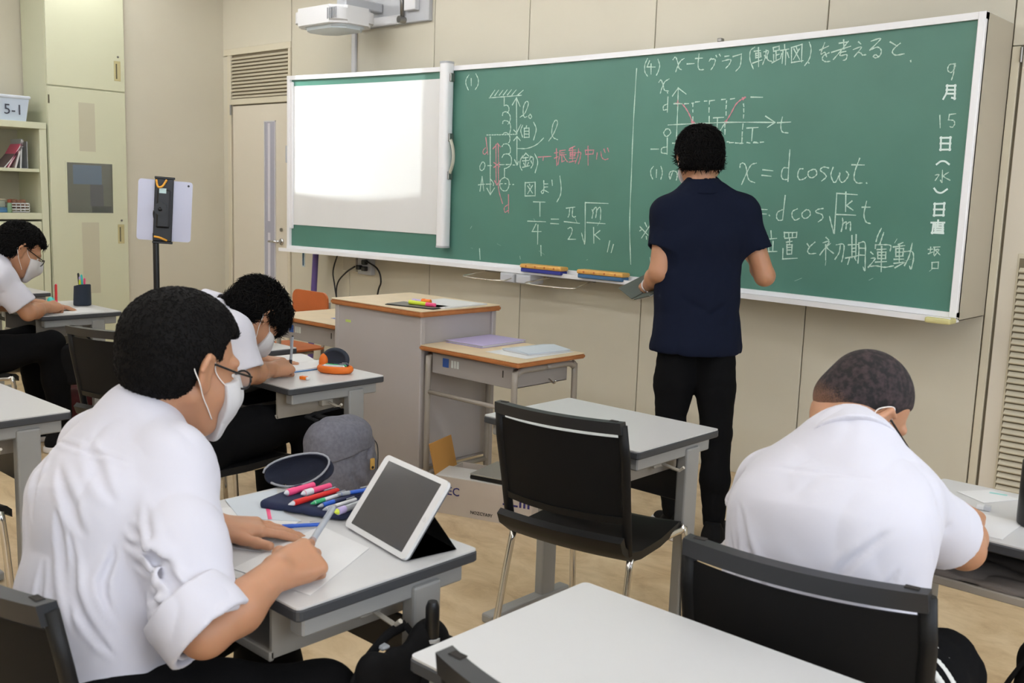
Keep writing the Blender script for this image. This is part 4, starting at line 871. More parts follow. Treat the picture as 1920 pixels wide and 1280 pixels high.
        D[:] = np.repeat(np.repeat(np.repeat(Db.reshape(tuple(nb)), K, 0), K, 1), K, 2)
        loc = np.stack(np.meshgrid(*[np.arange(K)]*3, indexing='ij'), -1).reshape(-1, 3)
        ab = bi[act]
        for c0 in range(0, len(ab), 400):
            cells = (ab[c0:c0+400, None, :]*K+loc[None]).reshape(-1, 3)
            v = s.evd(lo+cells*h)
            D[cells[:, 0], cells[:, 1], cells[:, 2]] = v
        S = D < 0
        cs = np.zeros(tuple(n-1), np.int8)
        for a in (0, 1):
            for b in (0, 1):
                for c in (0, 1): cs += S[a:n[0]-1+a, b:n[1]-1+b, c:n[2]-1+c]
        A = (cs > 0) & (cs < 8); cell = np.argwhere(A); idx = np.full(A.shape, -1, np.int64); idx[A] = np.arange(len(cell))
        pos = np.zeros((len(cell), 3)); cnt = np.zeros(len(cell))
        corners = [(a, b, c) for a in (0, 1) for b in (0, 1) for c in (0, 1)]
        dv = {c: D[cell[:, 0]+c[0], cell[:, 1]+c[1], cell[:, 2]+c[2]].astype(float) for c in corners}
        for c in corners:
            for ax in range(3):
                if c[ax] == 0:
                    e = list(c); e[ax] = 1; e = tuple(e); da, db = dv[c], dv[e]; cr = (da < 0) != (db < 0)
                    t = np.where(cr, da/np.where(cr, da-db, 1), 0)
                    p = np.array(c, float)[None]+0*pos; p[:, ax] += t
                    pos += p*cr[:, None]; cnt += cr
        Vt = lo+(cell+pos/cnt[:, None])*h
        quads = []
        for ax in range(3):
            sl0 = [slice(None)]*3; sl1 = [slice(None)]*3; sl0[ax] = slice(0, -1); sl1[ax] = slice(1, None)
            X = S[tuple(sl0)] != S[tuple(sl1)]; E = np.argwhere(X)
            o1, o2 = [(1, 2), (2, 0), (0, 1)][ax]
            ok = (E[:, o1] > 0) & (E[:, o2] > 0) & (E[:, o1] < n[o1]-1) & (E[:, o2] < n[o2]-1); E = E[ok]
            def at(d1, d2):
                q = E.copy(); q[:, o1] += d1; q[:, o2] += d2; return idx[q[:, 0], q[:, 1], q[:, 2]]
            Q = np.stack([at(-1, -1), at(0, -1), at(0, 0), at(-1, 0)], 1)
            ins = S[E[:, 0], E[:, 1], E[:, 2]]
            Q = np.where(ins[:, None], Q, Q[:, ::-1])
            quads.append(Q[(Q >= 0).all(1)])
        return Vt, np.concatenate(quads)
def surf_pt(S, o, d, far=0.35):
    """march from o+d*far towards o, first point on the solid"""
    o = V3(o); d = unit(d); ts = np.linspace(far, 0, 120); e = S.ev(o+ts[:, None]*d)
    i = np.argmax(e < 0); return o+ts[i]*d
def fold(S, hip, neck, lat, back, a, b, w, amp, n=4):
    """crease on the back of a garment; a, b = (sideways, share of spine height)"""
    P = []; key = len(S.disp)+1; n = 6
    for j in range(n+1):
        t = j/n; u = a[0]+(b[0]-a[0])*t+0.010*math.sin(t*5+key); v = a[1]+(b[1]-a[1])*t
        o = V3(hip)*(1-v)+V3(neck)*v+lat*u; P.append(surf_pt(S, o, back))
    for j, (p0, p1) in enumerate(zip(P, P[1:])): S.disp.append(('f', p0, p1, w, amp, key, j/n, (j+1)/n))
def np_obj(name, parts, mats, parent=None, base=(0, 0, 0), smooth=True, label=None, matidx=None, col=None):
    """parts: list of (verts, quads); world coords, stored relative to base"""
    vs = []; fs = []; off = 0
    for v, f in parts: vs.append(v-np.array(base)); fs.append(f+off); off += len(v)
    v = np.concatenate(vs).astype(F32); f = np.concatenate(fs).astype(np.int32)
    me = bpy.data.meshes.new(name)
    me.vertices.add(len(v)); me.vertices.foreach_set('co', v.ravel())
    me.loops.add(f.size); me.loops.foreach_set('vertex_index', f.ravel())
    me.polygons.add(len(f)); me.polygons.foreach_set('loop_start', np.arange(0, f.size, f.shape[1], dtype=np.int32))
    try: me.polygons.foreach_set('loop_total', np.full(len(f), f.shape[1], np.int32))
    except Exception: pass
    if not isinstance(mats, (list, tuple)): mats = [mats]
    for m in mats: me.materials.append(m)
    if matidx is not None: me.polygons.foreach_set('material_index', matidx.astype(np.int32))
    if col is not None:
        a = me.color_attributes.new('tint', 'FLOAT_COLOR', 'POINT'); c = np.ones((len(v), 4), F32); c[:, :3] = col[:, None]; a.data.foreach_set('color', c.ravel())
    me.update(calc_edges=True); me.validate()
    if smooth: me.shade_smooth()
    o = bpy.data.objects.new(name, me); link(o)
    if parent: o.parent = parent
    if label: o['label'] = label
    return o

# ------------------------------------------------------------------ people
M_skin = mat('skin', srgb(184,134,102), 0.5, noise=(18, 0.07), bump=(160, 0.06), sub=0.25)
M_hair = mat('hair_black', srgb(10,8,8), 0.7, spec=0.14, bump=(600, 0.2))
M_shirt = mat('shirt_white_cotton', srgb(204,203,213), 0.85, bump=(900, 0.05), sheen=0.1)
M_polo = mat('polo_navy', srgb(16,22,40), 0.9, spec=0.15, bump=(900, 0.15))
M_trouser = mat('trousers_black', srgb(11,11,13), 0.9, spec=0.12, bump=(700, 0.1))
M_mask = mat('mask_white', srgb(205,203,204), 0.8, bump=(600, 0.05))
M_strap = mat('mask_strap', srgb(232,228,224), 0.7)
M_eye = mat('eye_white', srgb(235,232,228), 0.2); M_iris = mat('iris_dark', srgb(30,20,15), 0.15)
M_lip = mat('lip', srgb(178,108,98), 0.5)
M_glass = mat('spectacle_frame_black', srgb(24,22,24), 0.25)
M_lens = mat('spectacle_lens', srgb(225,230,235), 0.05, alpha=0.15)
M_shoe = mat('shoe_black', srgb(16,16,18), 0.8, spec=0.15); M_sole = mat('shoe_sole_white', srgb(224,220,220), 0.6)

class Frame:
    """local axes: x right, y forward, z up"""
    def __init__(s, o, yaw, pitch=0, roll=0, scale=1.0):
        R = (Matrix.Rotation(math.radians(-yaw), 3, 'Z') @ Matrix.Rotation(math.radians(-pitch), 3, 'X') @ Matrix.Rotation(math.radians(roll), 3, 'Y'))
        s.R = np.array(R); s.o = V3(o); s.k = scale; s.M = s.R.T
    def p(s, x, y, z): return s.o + s.R @ (V3(x, y, z)*s.k)
    def d(s, x, y, z): return s.R @ V3(x, y, z)

def add_head(S, fr, neck_to, neck_r=0.054):
    k = fr.k; p = fr.p
    def e(c, r, kk=0.02, op='+', tilt=None): S.ell(p(*c), np.array(r)*k, kk, op, fr.M if tilt is None else tilt)
    e((0, -0.012, 0.035), (0.074, 0.094, 0.083))
    e((0, 0.030, -0.020), (0.064, 0.066, 0.090), 0.025)
    e((0, 0.055, -0.088), (0.032, 0.032, 0.026), 0.035)
    for s in (-1, 1):
        e((s*0.045, 0.050, -0.030), (0.022, 0.032, 0.030), 0.02)
        S.cone(p(s*0.058, -0.005, -0.045), p(s*0.022, 0.060, -0.092), 0.018*k, 0.014*k, 0.03)
        S.cone(p(s*0.012, 0.088, 0.026), p(s*0.050, 0.074, 0.026), 0.009*k, 0.008*k, 0.018)
        e((s*0.032, 0.098, 0.006), (0.017, 0.014, 0.011), 0.012, '-')
        S.cone(p(s*0.019, 0.090, 0.013), p(s*0.044, 0.083, 0.013), 0.0052*k, 0.0050*k, 0.006)
        S.cone(p(s*0.020, 0.088, -0.006), p(s*0.043, 0.081, -0.005), 0.0048*k, 0.0048*k, 0.006)
        # ear: shell, lobe, hollow
        Mr = np.array(Matrix.Rotation(math.radians(s*28), 3, 'Z').transposed()) @ fr.M
        e((s*0.083, -0.009, 0.002), (0.0088, 0.021, 0.034), 0.008, '+', Mr)
        e((s*0.077, 0.000, -0.025), (0.008, 0.010, 0.012), 0.008)
        S.cone(p(s*0.091, -0.016, 0.027), p(s*0.096, -0.027, 0.002), 0.0050*k, 0.0045*k, 0.005)
        S.cone(p(s*0.091, -0.016, 0.027), p(s*0.081, 0.009, 0.026), 0.0050*k, 0.005*k, 0.005)
        e((s*0.0935, -0.005, 0.001), (0.0058, 0.012, 0.019), 0.004, '-', Mr)
    S.cone(p(0, 0.096, 0.012), p(0, 0.116, -0.028), 0.0075*k, 0.0115*k, 0.014)
    for s in (-1, 1): S.cone(p(s*0.010, 0.106, -0.031), p(s*0.013, 0.100, -0.031), 0.0075*k, 0.007*k, 0.008)
    S.cone(p(-0.018, 0.092, -0.059), p(0.018, 0.092, -0.059), 0.0075*k, 0.0075*k, 0.008)
    S.cone(p(-0.015, 0.090, -0.068), p(0.015, 0.090, -0.068), 0.0075*k, 0.0075*k, 0.008)
    S.groove(p(-0.022, 0.099, -0.063), p(0.022, 0.099, -0.063), 0.003, 0.003)
    S.cone(p(0, -0.030, -0.030), neck_to, neck_r*k, neck_r*0.97, 0.035)
def head_extras(fr, parent, base, mouth=True):
    for s in (-1, 1):
        g = B(); bmesh.ops.create_uvsphere(g, u_segments=14, v_segments=10, radius=0.0118*fr.k, matrix=Matrix.Translation(Vector(fr.p(s*0.032, 0.0785, 0.005)-np.array(base))))
        ey = obj('eye', g, M_eye, parent, True)
        g = B(); bmesh.ops.create_uvsphere(g, u_segments=12, v_segments=8, radius=0.0062*fr.k, matrix=Matrix.Translation(Vector(fr.p(s*0.031, 0.0850, 0.004)-np.array(base))))
        obj('iris', g, M_iris, ey, True)
def add_mask(fr, parent, base, m=None, yaw_loops=True):
    """face mask with ear loops, a thin shell over nose and chin"""
    k = fr.k; p = fr.p; S = Solid(); H = Solid(); add_head(H, fr, fr.p(0, -0.05, -0.12))
    H.cone(p(0, 0.104, 0.004), p(0, 0.112, -0.04), 0.010*k, 0.013*k, 0.03); H.cone(p(0, 0.108, -0.04), p(0, 0.084, -0.10), 0.014*k, 0.020*k, 0.04)
    H.cone(p(-0.035, 0.075, -0.045), p(0.035, 0.075, -0.045), 0.022*k, 0.022*k, 0.04)
    b0, b1 = fr.o-0.17, fr.o+0.17
    S.ops.append(('+', 's', (H, 0.0065, b0, b1), 0.004))
    for z in (-0.040, -0.062, -0.084): S.groove(p(-0.07, 0.06, z), p(0, 0.13, z), 0.003, 0.0012); S.groove(p(0, 0.13, z), p(0.07, 0.06, z), 0.003, 0.0012)
    S.half(p(0, 0.09, 0.000), fr.d(0, -0.30, 1), 0.004)
    S.half(p(0, 0.052, -0.03), fr.d(0, -1, -0.35), 0.004)
    S.half(p(0, 0.06, -0.125), fr.d(0, 0.1, -1), 0.004)
    def on_face(sd, y, z, off):
        for i in range(120):
            x = 0.125-i*0.001
            if H.ev(np.array([p(sd*x, y, z)]))[0] < off: return p(sd*x, y, z)
        return p(sd*0.06, y, z)
    mk = np_obj('face_mask', [S.mesh(0.003, b0, b1)], m or M_mask, parent, base)
    for s in (-1, 1):
        g = B()
        f_ = lambda y, z, o=0.003: on_face(s, y, z, o)
        pts = [f_(0.060, -0.020), f_(0.040, -0.012), f_(0.020, 0.004), p(s*0.080, 0.006, 0.024), p(s*0.084, -0.010, 0.036), p(s*0.087, -0.030, 0.022), p(s*0.084, -0.036, 0.004), f_(-0.024, -0.020, 0.002), f_(0.000, -0.044), f_(0.022, -0.062), f_(0.044, -0.080)]
        tube(g, catmull([Vector(q-np.array(base)) for q in pts], 5), 0.0012, 6)
        obj('ear_loop', g, M_strap, mk, True)
def add_glasses(fr, parent, base):
    g = B(); p = fr.p; lens = B()
    for s in (-1, 1):
        cx = s*0.033
        ring = [Vector(p(cx+0.025*math.cos(a)*(1-0.12*math.sin(a)), 0.114-0.10*abs(cx+0.025*math.cos(a))**1.0*0.35, 0.000+0.017*(abs(math.sin(a))**0.8)*(1 if math.sin(a) > 0 else -1))-np.array(base)) for a in [2*math.pi*i/16 for i in range(17)]]
        tube(g, ring, 0.0022, 6)
        vs = [lens.verts.new(q) for q in ring[:-1]]; lens.faces.new(vs)
        tube(g, [Vector(p(*q)-np.array(base)) for q in ((s*0.057, 0.110, 0.008), (s*0.070, 0.102, 0.008), (s*0.079, 0.060, 0.010), (s*0.081, 0.010, 0.016), (s*0.078, -0.012, 0.012), (s*0.077, -0.030, -0.004))], 0.0022, 6)
    tube(g, [Vector(p(*q)-np.array(base)) for q in ((-0.009, 0.115, 0.006), (0, 0.119, 0.008), (0.009, 0.115, 0.006))], 0.0018, 6)
    gl = obj('glasses', g, M_glass, parent, True)
    bmesh.ops.solidify(lens, geom=lens.faces[:], thickness=0.001)
    obj('lenses', lens, M_lens, gl)
def hair_solid(fr, grow=0.010, back=-0.055, side=0.000, front=0.062, bulk=()):
    k = fr.k; p = fr.p; S = Solid(); g = grow
    S.ell(p(0, -0.012, 0.037), np.array((0.074+g, 0.094+g, 0.083+g))*k, 0.02, '+', fr.M)
    S.ell(p(0, -0.045, -0.018), np.array((0.062+g*0.7, 0.056+g*0.7, 0.050))*k, 0.03, '+', fr.M)
    for c, r in bulk: S.ell(p(*c), np.array(r)*k, 0.02, '+', fr.M)
    S.half(p(0, -0.08, back), fr.d(0, 0.25, -1), 0.006)                 # nape
    S.ops.append(('-', 'b', (p(0, 0.085, front-0.10), np.array((0.2, 0.062, 0.10))*k, 0.03*k, fr.M), 0.018))   # face
    S.ops.append(('-', 'b', (p(0, 0.030, side-0.10), np.array((0.2, 0.048, 0.10))*k, 0.012*k, fr.M), 0.010))  # round the ears
    return S
def tufts(name, fr, V, Q, n, length, comb, parent, base, seed=1, spread=0.35, w=0.0028, mask=None, m=None, lift=0.5):
    """short curved hair locks rooted on the hair cap"""
    rng = np.random.default_rng(seed)
    a, b, c = V[Q[:, 0]], V[Q[:, 1]], V[Q[:, 2]]
    N = np.cross(b-a, V[Q[:, 3]]-a); ar = np.linalg.norm(N, axis=1); N = N/np.maximum(ar, 1e-12)[:, None]
    C = (a+c)/2
    L = (C-fr.o)@fr.R/fr.k
    outw = C-fr.p(0, -0.012, 0.02); N = np.where((np.sum(N*outw, 1) < 0)[:, None], -N, N)
    pr = ar.copy()
    if mask is not None: pr = pr*mask(L)
    sel = rng.choice(len(Q), n, p=pr/pr.sum())
    P = C[sel]; N = N[sel]; L = L[sel]
    T = comb(L) @ fr.R.T
    T = T + rng.normal(0, spread, T.shape); T = T - N*np.sum(T*N, 1)[:, None]; T /= np.linalg.norm(T, axis=1)[:, None]
    S_ = np.cross(N, T); l = length*(0.6+0.8*rng.random(n))[:, None]; ww = w*(0.7+0.6*rng.random(n))[:, None]
    P0 = P - N*0.003
    pts = [P0, P0+(N*lift+T*0.75)*l*0.35, P0+(N*lift*1.1+T*1.5)*l*0.42, P0+(N*lift*0.9+T*2.2)*l*0.44]
    wd = [1.0, 0.95, 0.6, 0.08]
    vs = []
    for q, s in zip(pts, wd):
        vs += [q+S_*ww*s, q-S_*ww*s, q+N*ww*s*0.9]
    A = np.stack(vs, 1)      # n,12,3
    f = []
    for j in range(3):
        for i in range(3):
            f.append((j*3+i, j*3+(i+1) % 3, (j+1)*3+(i+1) % 3, (j+1)*3+i))
    f = np.array(f); Fq = (np.arange(n)[:, None, None]*12+f[None]).reshape(-1, 4)
    o = np_obj(name, [(A.reshape(-1, 3), Fq)], m or M_hair, parent, base)
    o['kind'] = 'stuff'
    return o
def add_hand(S, W, D, N, right=True, fingers=None, thumb=None, k=1.0, palm_w=0.040):
    """W wrist, D pointing direction, N back-of-hand normal. fingers: 4 curl triples (degrees) or local polylines"""
    D = unit(D); N = unit(N - D*np.dot(N, D)); T = np.cross(N, D)*(1 if right else -1)
    L = lambda d, t, n: V3(W)+(D*d+T*t+N*n)*k
    for t0, t1 in ((0.014, 0.029), (0.004, 0.010), (-0.006, -0.010), (-0.014, -0.027)):
        S.cone(L(0.004, t0, -0.002), L(0.080, t1, 0.0), 0.0155*k, 0.0125*k, 0.014)
    S.cone(L(0.012, 0.014, -0.008), L(0.052, 0.030, -0.012), 0.016*k, 0.014*k, 0.014)
    S.cone(L(0.012, -0.016, -0.006), L(0.055, -0.026, -0.008), 0.015*k, 0.012*k, 0.014)
    base = [(0.084, 0.029), (0.088, 0.0095), (0.084, -0.010), (0.076, -0.028)]
    ln = [(0.040, 0.025, 0.020), (0.045, 0.028, 0.021), (0.041, 0.026, 0.020), (0.032, 0.020, 0.018)]
    rr = [0.0090, 0.0092, 0.0086, 0.0076]
    fingers = fingers or [(8, 12, 8)]*4
    for i in range(4):
        f = fingers[i]
        if isinstance(f, list): pts = [L(*q) for q in f]
        else:
            p0 = (base[i][0], base[i][1], 0.0); pts = [L(*p0)]; ang = 0; sp = f[3] if len(f) > 3 else 0
            d, t, n_ = p0
            for j in range(3):
                ang += math.radians(f[j]); q = math.radians(sp)
                d += ln[i][j]*math.cos(ang)*math.cos(q); t += ln[i][j]*math.sin(q); n_ -= ln[i][j]*math.sin(ang)
                pts.append(L(d, t, n_))
        for j in range(3):
            S.cone(pts[j], pts[j+1], (rr[i]-0.0006*j)*k, (rr[i]-0.0006*(j+1))*k, 0.004)
    tp = thumb or [(0.020, 0.020, -0.008), (0.052, 0.044, -0.014), (0.080, 0.056, -0.014), (0.103, 0.060, -0.012)]
    tr = [0.0145, 0.0115, 0.0102, 0.0090]
    pts = [L(*q) for q in tp]
    for j in range(3): S.cone(pts[j], pts[j+1], tr[j]*k, tr[j+1]*k, 0.006)
    return L
def stroke_solid(S, pts, rad, k=0.02, n=None, q=1.0):
    for (a, ra), (b, rb) in zip(zip(pts, rad), list(zip(pts, rad))[1:]): S.cone(a, b, ra, rb, k, '+', n, q)
def add_shoe(fr, parent, base, label=None):
    S = Solid(); p = fr.p
    S.cone(p(0, -0.06, 0.045), p(0, 0.02, 0.050), 0.040, 0.040, 0.03)
    S.cone(p(0, 0.02, 0.045), p(0, 0.16, 0.030), 0.042, 0.032, 0.04, '+', fr.d(0, 0, 1), 0.75)
    S.cone(p(0, -0.05, 0.05), p(0, -0.055, 0.10), 0.036, 0.034, 0.03)
    S.half(p(0, 0, 0.018), fr.d(0, 0, -1), 0.004); S.half(p(0, 0, 0.098), fr.d(0, 0.2, 1), 0.004)
    sh = np_obj('shoe', [S.mesh(0.005)], M_shoe, parent, base)
    S = Solid()
    S.cone(p(0, -0.06, 0.012), p(0, 0.15, 0.012), 0.050, 0.048, 0.03, '+')
    S.half(p(0, 0, 0.030), fr.d(0, 0, 1), 0.003); S.half(p(0, 0, 0.001), fr.d(0, 0, -1), 0.003)
    np_obj('sole', [S.mesh(0.005)], M_sole, sh, base)
    g = B()
    for i in range(4): tube(g, [Vector(p(x, 0.03+i*0.022, 0.082-i*0.008)-np.array(base)) for x in (-0.02, 0.02)], 0.0025, 5)
    obj('laces', g, M_shoe, sh, True)
def torso(S, hip, waist, chest, neck, shR, shL, rw=(0.165, 0.155, 0.172), q=(0.72, 0.68, 0.66), sh_r=0.062, front=None, trap=0.052):
    hip, waist, chest, neck, shR, shL = map(V3, (hip, waist, chest, neck, shR, shL))
    lat = unit(shR-shL); f = unit(np.cross(unit(neck-hip), lat)) if front is None else unit(front)
    e = lambda r: 1.0
    def lateral(c, r, qq, z0, z1, w0, w1, k=0.05):
        # wide flattened segment: three parallel cones squashed front to back
        S.cone(z0-lat*w0*0.45, z1-lat*w1*0.45, w0*0.62, w1*0.62, k, '+', f, qq)
        S.cone(z0+lat*w0*0.45, z1+lat*w1*0.45, w0*0.62, w1*0.62, k, '+', f, qq)
    S.cone(hip, waist, rw[0]*q[0]*0.98, rw[1]*q[1]*0.98, 0.05); S.cone(waist, chest, rw[1]*q[1]*0.98, rw[2]*q[2]*1.02, 0.05)
    S.cone(chest, (chest+neck)/2-f*0.01, rw[2]*q[2]*1.02, 0.078, 0.05)
    lateral(0, 0, q[0]*1.25, hip, waist, rw[0], rw[1])
    lateral(0, 0, q[1]*1.25, waist, chest, rw[1], rw[2])
    S.cone(shR, shL, sh_r, sh_r, 0.06)
    top = neck-(neck-chest)*0.1
    S.cone(chest+lat*0.07, top+lat*0.03, 0.10, 0.066, 0.06, '+', f, 0.9); S.cone(chest-lat*0.07, top-lat*0.03, 0.10, 0.066, 0.06, '+', f, 0.9)
    S.cone(neck+(neck-chest)*0.02, shR+unit(neck-chest)*0.005, trap, sh_r*0.9, 0.05); S.cone(neck+(neck-chest)*0.02, shL+unit(neck-chest)*0.005, trap, sh_r*0.9, 0.05)
    return f, lat
def collar(parent, base, c, ax, fwd, m, r=0.066, h=0.040, open_=True):
    """shirt collar band: tapered ring round the neck, open at the throat"""
    ax = unit(ax); c = V3(c); S = Solid()
    S.cone(c-ax*0.02, c+ax*h, r+0.024, r-0.002, 0.01)
    S.cone(c-ax*0.04, c+ax*(h+0.03), r+0.010, r-0.014, 0.003, '-')
    S.half(c+ax*h, ax, 0.004); S.half(c-ax*0.022, -ax, 0.004)
    fw = unit(V3(fwd)-ax*np.dot(V3(fwd), ax))
    if open_: S.cone(c+fw*(r+0.06)-ax*0.03, c+fw*(r)+ax*(h+0.05), 0.03, 0.055, 0.004, '-')
    return np_obj('collar', [S.mesh(0.004)], m, parent, base)
def sleeve_cuff(S, c, ax, r_in, depth=0.05):
    """hollow out the end of a sleeve so the arm comes out of cloth"""
    ax = unit(ax); c = V3(c)
    S.cone(c-ax*depth, c+ax*0.05, r_in*0.96, r_in*1.02, 0.004, '-')
def person(label, base, group=None):
    return thing('person', label, 'person', base, 0)

# ================================================================== A: student with rolled sleeves, nearest the camera
bA = (-0.20, -3.40, 0.0)
pA = person('seated person in glasses, mask and rolled-sleeve white shirt, nearest the propped tablet', bA)
hA = Frame((-0.322, -3.240, 1.052), -6, 17, 0, 1.05)
neckA = V3(-0.345, -3.308, 0.955)
shRA, shLA = V3(-0.200, -3.330, 0.895), V3(-0.480, -3.325, 0.880)
elRA, wrRA = V3(0.022, -3.398, 0.690), V3(-0.005, -3.245, 0.742)
elLA, wrLA = V3(-0.480, -3.345, 0.735), V3(-0.298, -3.185, 0.735)
S = Solid()
add_head(S, hA, neckA+V3(0, 0.0, 0.0), 0.054)
headA = S.mesh(0.003, hA.o-0.17, hA.o+0.17)
S = Solid(); S.cone(hA.p(0, -0.03, -0.04), neckA, 0.054, 0.056, 0.03)
torso(S, (-0.20, -3.49, 0.53), (-0.245, -3.445, 0.66), (-0.312, -3.392, 0.79), neckA-V3(0, 0.015, 0.05), shRA, shLA, (0.10, 0.095, 0.09), q=(0.62, 0.58, 0.52), sh_r=0.032, trap=0.028)
S.cone(shRA, elRA, 0.046, 0.038, 0.02); S.cone(shLA, elLA, 0.046, 0.038, 0.02)
torsoA = S.mesh(0.009)
S = Solid()
midR = elRA*0.55+wrRA*0.45+V3(0.006, -0.004, -0.004)
stroke_solid(S, [shRA*0.2+elRA*0.8, elRA, midR, wrRA], [0.040, 0.038, 0.041, 0.0275], 0.015)
add_hand(S, wrRA, (-0.10, 1.0, 0.06), (0.55, 0.02, 0.80), True,
         fingers=[[(0.084, 0.027, 0.002), (0.112, 0.036, -0.020), (0.112, 0.044, -0.043), (0.104, 0.044, -0.058)],
                  [(0.088, 0.010, 0.000), (0.114, 0.016, -0.026), (0.098, 0.026, -0.046), (0.082, 0.030, -0.050)],
                  [(0.084, -0.009, 0.000), (0.106, -0.006, -0.030), (0.084, 0.004, -0.045), (0.066, 0.008, -0.044)],
                  [(0.076, -0.027, 0.000), (0.094, -0.027, -0.026), (0.074, -0.018, -0.040), (0.058, -0.012, -0.040)]],
         thumb=[(0.020, 0.022, -0.010), (0.050, 0.046, -0.026), (0.076, 0.050, -0.042), (0.098, 0.046, -0.050)])
armRA = S.mesh(0.0030)
S = Solid()
midL = elLA*0.55+wrLA*0.45
stroke_solid(S, [shLA*0.2+elLA*0.8, elLA, midL, wrLA], [0.041, 0.040, 0.040, 0.0275], 0.015)
add_hand(S, wrLA, (0.42, 0.90, -0.13), (0.06, 0.12, 0.99), False,
         fingers=[(6, 8, 6, 4), (6, 10, 8, 1), (8, 10, 8, -3), (8, 12, 8, -9)],
         thumb=[(0.018, 0.022, -0.008), (0.046, 0.046, -0.010), (0.070, 0.066, -0.010), (0.092, 0.082, -0.010)])
armLA = S.mesh(0.0030)
np_obj('body', [headA, torsoA, armRA, armLA], M_skin, pA, bA)
head_extras(hA, pA, bA); add_mask(hA, pA, bA); add_glasses(hA, pA, bA)
HS = hair_solid(hA, 0.017, back=-0.070, side=0.022, front=0.070, bulk=(((0, -0.05, 0.045), (0.082, 0.072, 0.080)), ((0, -0.01, 0.06), (0.078, 0.085, 0.074))))
HV, HQ = HS.mesh(0.004, hA.o-0.18, hA.o+0.18)
np_obj('hair', [(HV, HQ)], M_hair, pA, bA)
tufts('hair_strands', hA, HV, HQ, 14000, 0.008, lambda L: np.stack([L[:, 0]*2, 0.3+0*L[:, 0], -0.6+0*L[:, 0]], 1), pA, bA, 3, 0.5, 0.0012, lift=0.8)
# shirt
S = Solid()
f, lat = torso(S, (-0.19, -3.50, 0.47), (-0.24, -3.455, 0.66), (-0.310, -3.40, 0.82), neckA+V3(0, -0.004, -0.004), shRA, shLA, (0.165, 0.150, 0.150), (0.82, 0.76, 0.70), sh_r=0.062)
mR = shRA*0.5+elRA*0.5+V3(0.0, -0.005, 0.006)
S.cone(shRA+V3(0.005, 0, -0.005), mR, 0.070, 0.068, 0.05)
S.cone(mR, elRA*0.90+shRA*0.10, 0.068, 0.062, 0.04)
S.cone(shLA, elLA, 0.064, 0.064, 0.05)
S.cone(elLA, elLA*0.62+wrLA*0.38, 0.060, 0.056, 0.03)
# rolled cuff, thicker band round the elbow
ax = unit(unit(elRA-shRA)*0.75+unit(wrRA-elRA)*0.35)
cf = elRA-ax*0.004+V3(-0.002, 0.004, 0.006)
S.cone(cf-ax*0.045, cf-ax*0.004, 0.063, 0.064, 0.008)
S.half(cf+ax*0.018, ax, 0.005)
S.cone(cf-ax*0.02, cf+ax*0.08, 0.050, 0.060, 0.004, '-')
S.cone(neckA+V3(0.0, 0.020, 0.045), neckA+V3(0.01, 0.06, 0.14), 0.050, 0.060, 0.006, '-')
S.half((-0.15, -3.55, 0.455), (0.1, -0.2, -1), 0.01)
G = S.groove
G(shRA+V3(-0.02, -0.075, 0.03), shRA+V3(-0.06, -0.085, -0.20), 0.008, 0.006)       # armhole seam
G(shRA+V3(0.045, -0.04, -0.02), elRA+V3(-0.05, -0.06, 0.06), 0.012, 0.012)
G(shRA+V3(0.02, -0.07, -0.02), elRA+V3(-0.09, -0.04, 0.10), 0.012, 0.013)
G(shRA+V3(0.03, -0.06, 0.0), elRA+V3(-0.08, -0.05, 0.13), 0.010, -0.008)
G(shRA+V3(-0.03, -0.08, -0.04), shRA+V3(0.03, -0.08, -0.20), 0.013, 0.016)
G(elRA+V3(-0.02, -0.07, 0.09), elRA+V3(-0.08, -0.04, 0.03), 0.009, 0.012)
G(elRA+V3(0.03, -0.06, 0.07), elRA+V3(-0.06, -0.07, 0.04), 0.008, 0.011)
G(elRA+V3(-0.07, -0.06, 0.10), elRA+V3(0.03, -0.07, 0.03), 0.008, -0.007)
hp_, nk_ = V3(-0.19, -3.50, 0.47), neckA; bk_a = -f
for a_, b_, w_, am_ in (((0.02, 0.70), (0.10, 0.35), .007, .008), ((0.05, 0.62), (0.15, 0.30), .006, .008), ((-0.02, 0.52), (0.09, 0.20), .007, .007), ((0.12, 0.62), (0.155, 0.40), .006, .008),
        ((0.10, 0.28), (0.02, 0.10), .006, .006), ((-0.10, 0.40), (-0.02, 0.12), .007, .005), ((-0.13, 0.62), (-0.11, 0.30), .007, .004), ((-0.14, 0.865), (0.14, 0.865), .004, .003), ((0.15, 0.25), (0.08, 0.06), .006, .007), ((0.0, 0.30), (-0.04, 0.08), .006, .004),
        ((-0.02, 0.80), (0.10, 0.62), .008, .006), ((0.0, 0.90), (0.14, 0.74), .008, .005), ((-0.12, 0.84), (-0.05, 0.60), .008, .004)):
    fold(S, hp_, nk_, lat, bk_a+lat*0.25, a_, b_, w_, am_)
for a_, b_, w_, am_ in (((-0.035, 0.20), (0.03, 0.80), .008, .009), ((0.01, 0.10), (-0.03, 0.70), .007, .008), ((-0.05, 0.45), (0.045, 0.70), .006, .008), ((-0.05, 0.62), (0.05, 0.86), .006, .008), ((-0.05, 0.30), (0.02, 0.50), .006, .006)):
    fold(S, shRA, elRA, unit(V3(0.55, 0.75, 0.3)), unit(V3(0.55, -0.80, 0.0)), a_, b_, w_, am_)
S.wrinkle((6, 6, 3), 0.007, 3); S.wrinkle((16, 16, 7), 0.004, 8)
shirtA = np_obj('shirt', [S.mesh(0.0038)], M_shirt, pA, bA)
collar(pA, bA, neckA+V3(0.002, 0.006, 0.008), unit(hA.p(0, -0.03, -0.05)-neckA)+V3(0, -0.05, 0.15), hA.d(0, 1, 0), M_shirt, 0.064, 0.048)
arm_f = Solid()
ring = Solid()
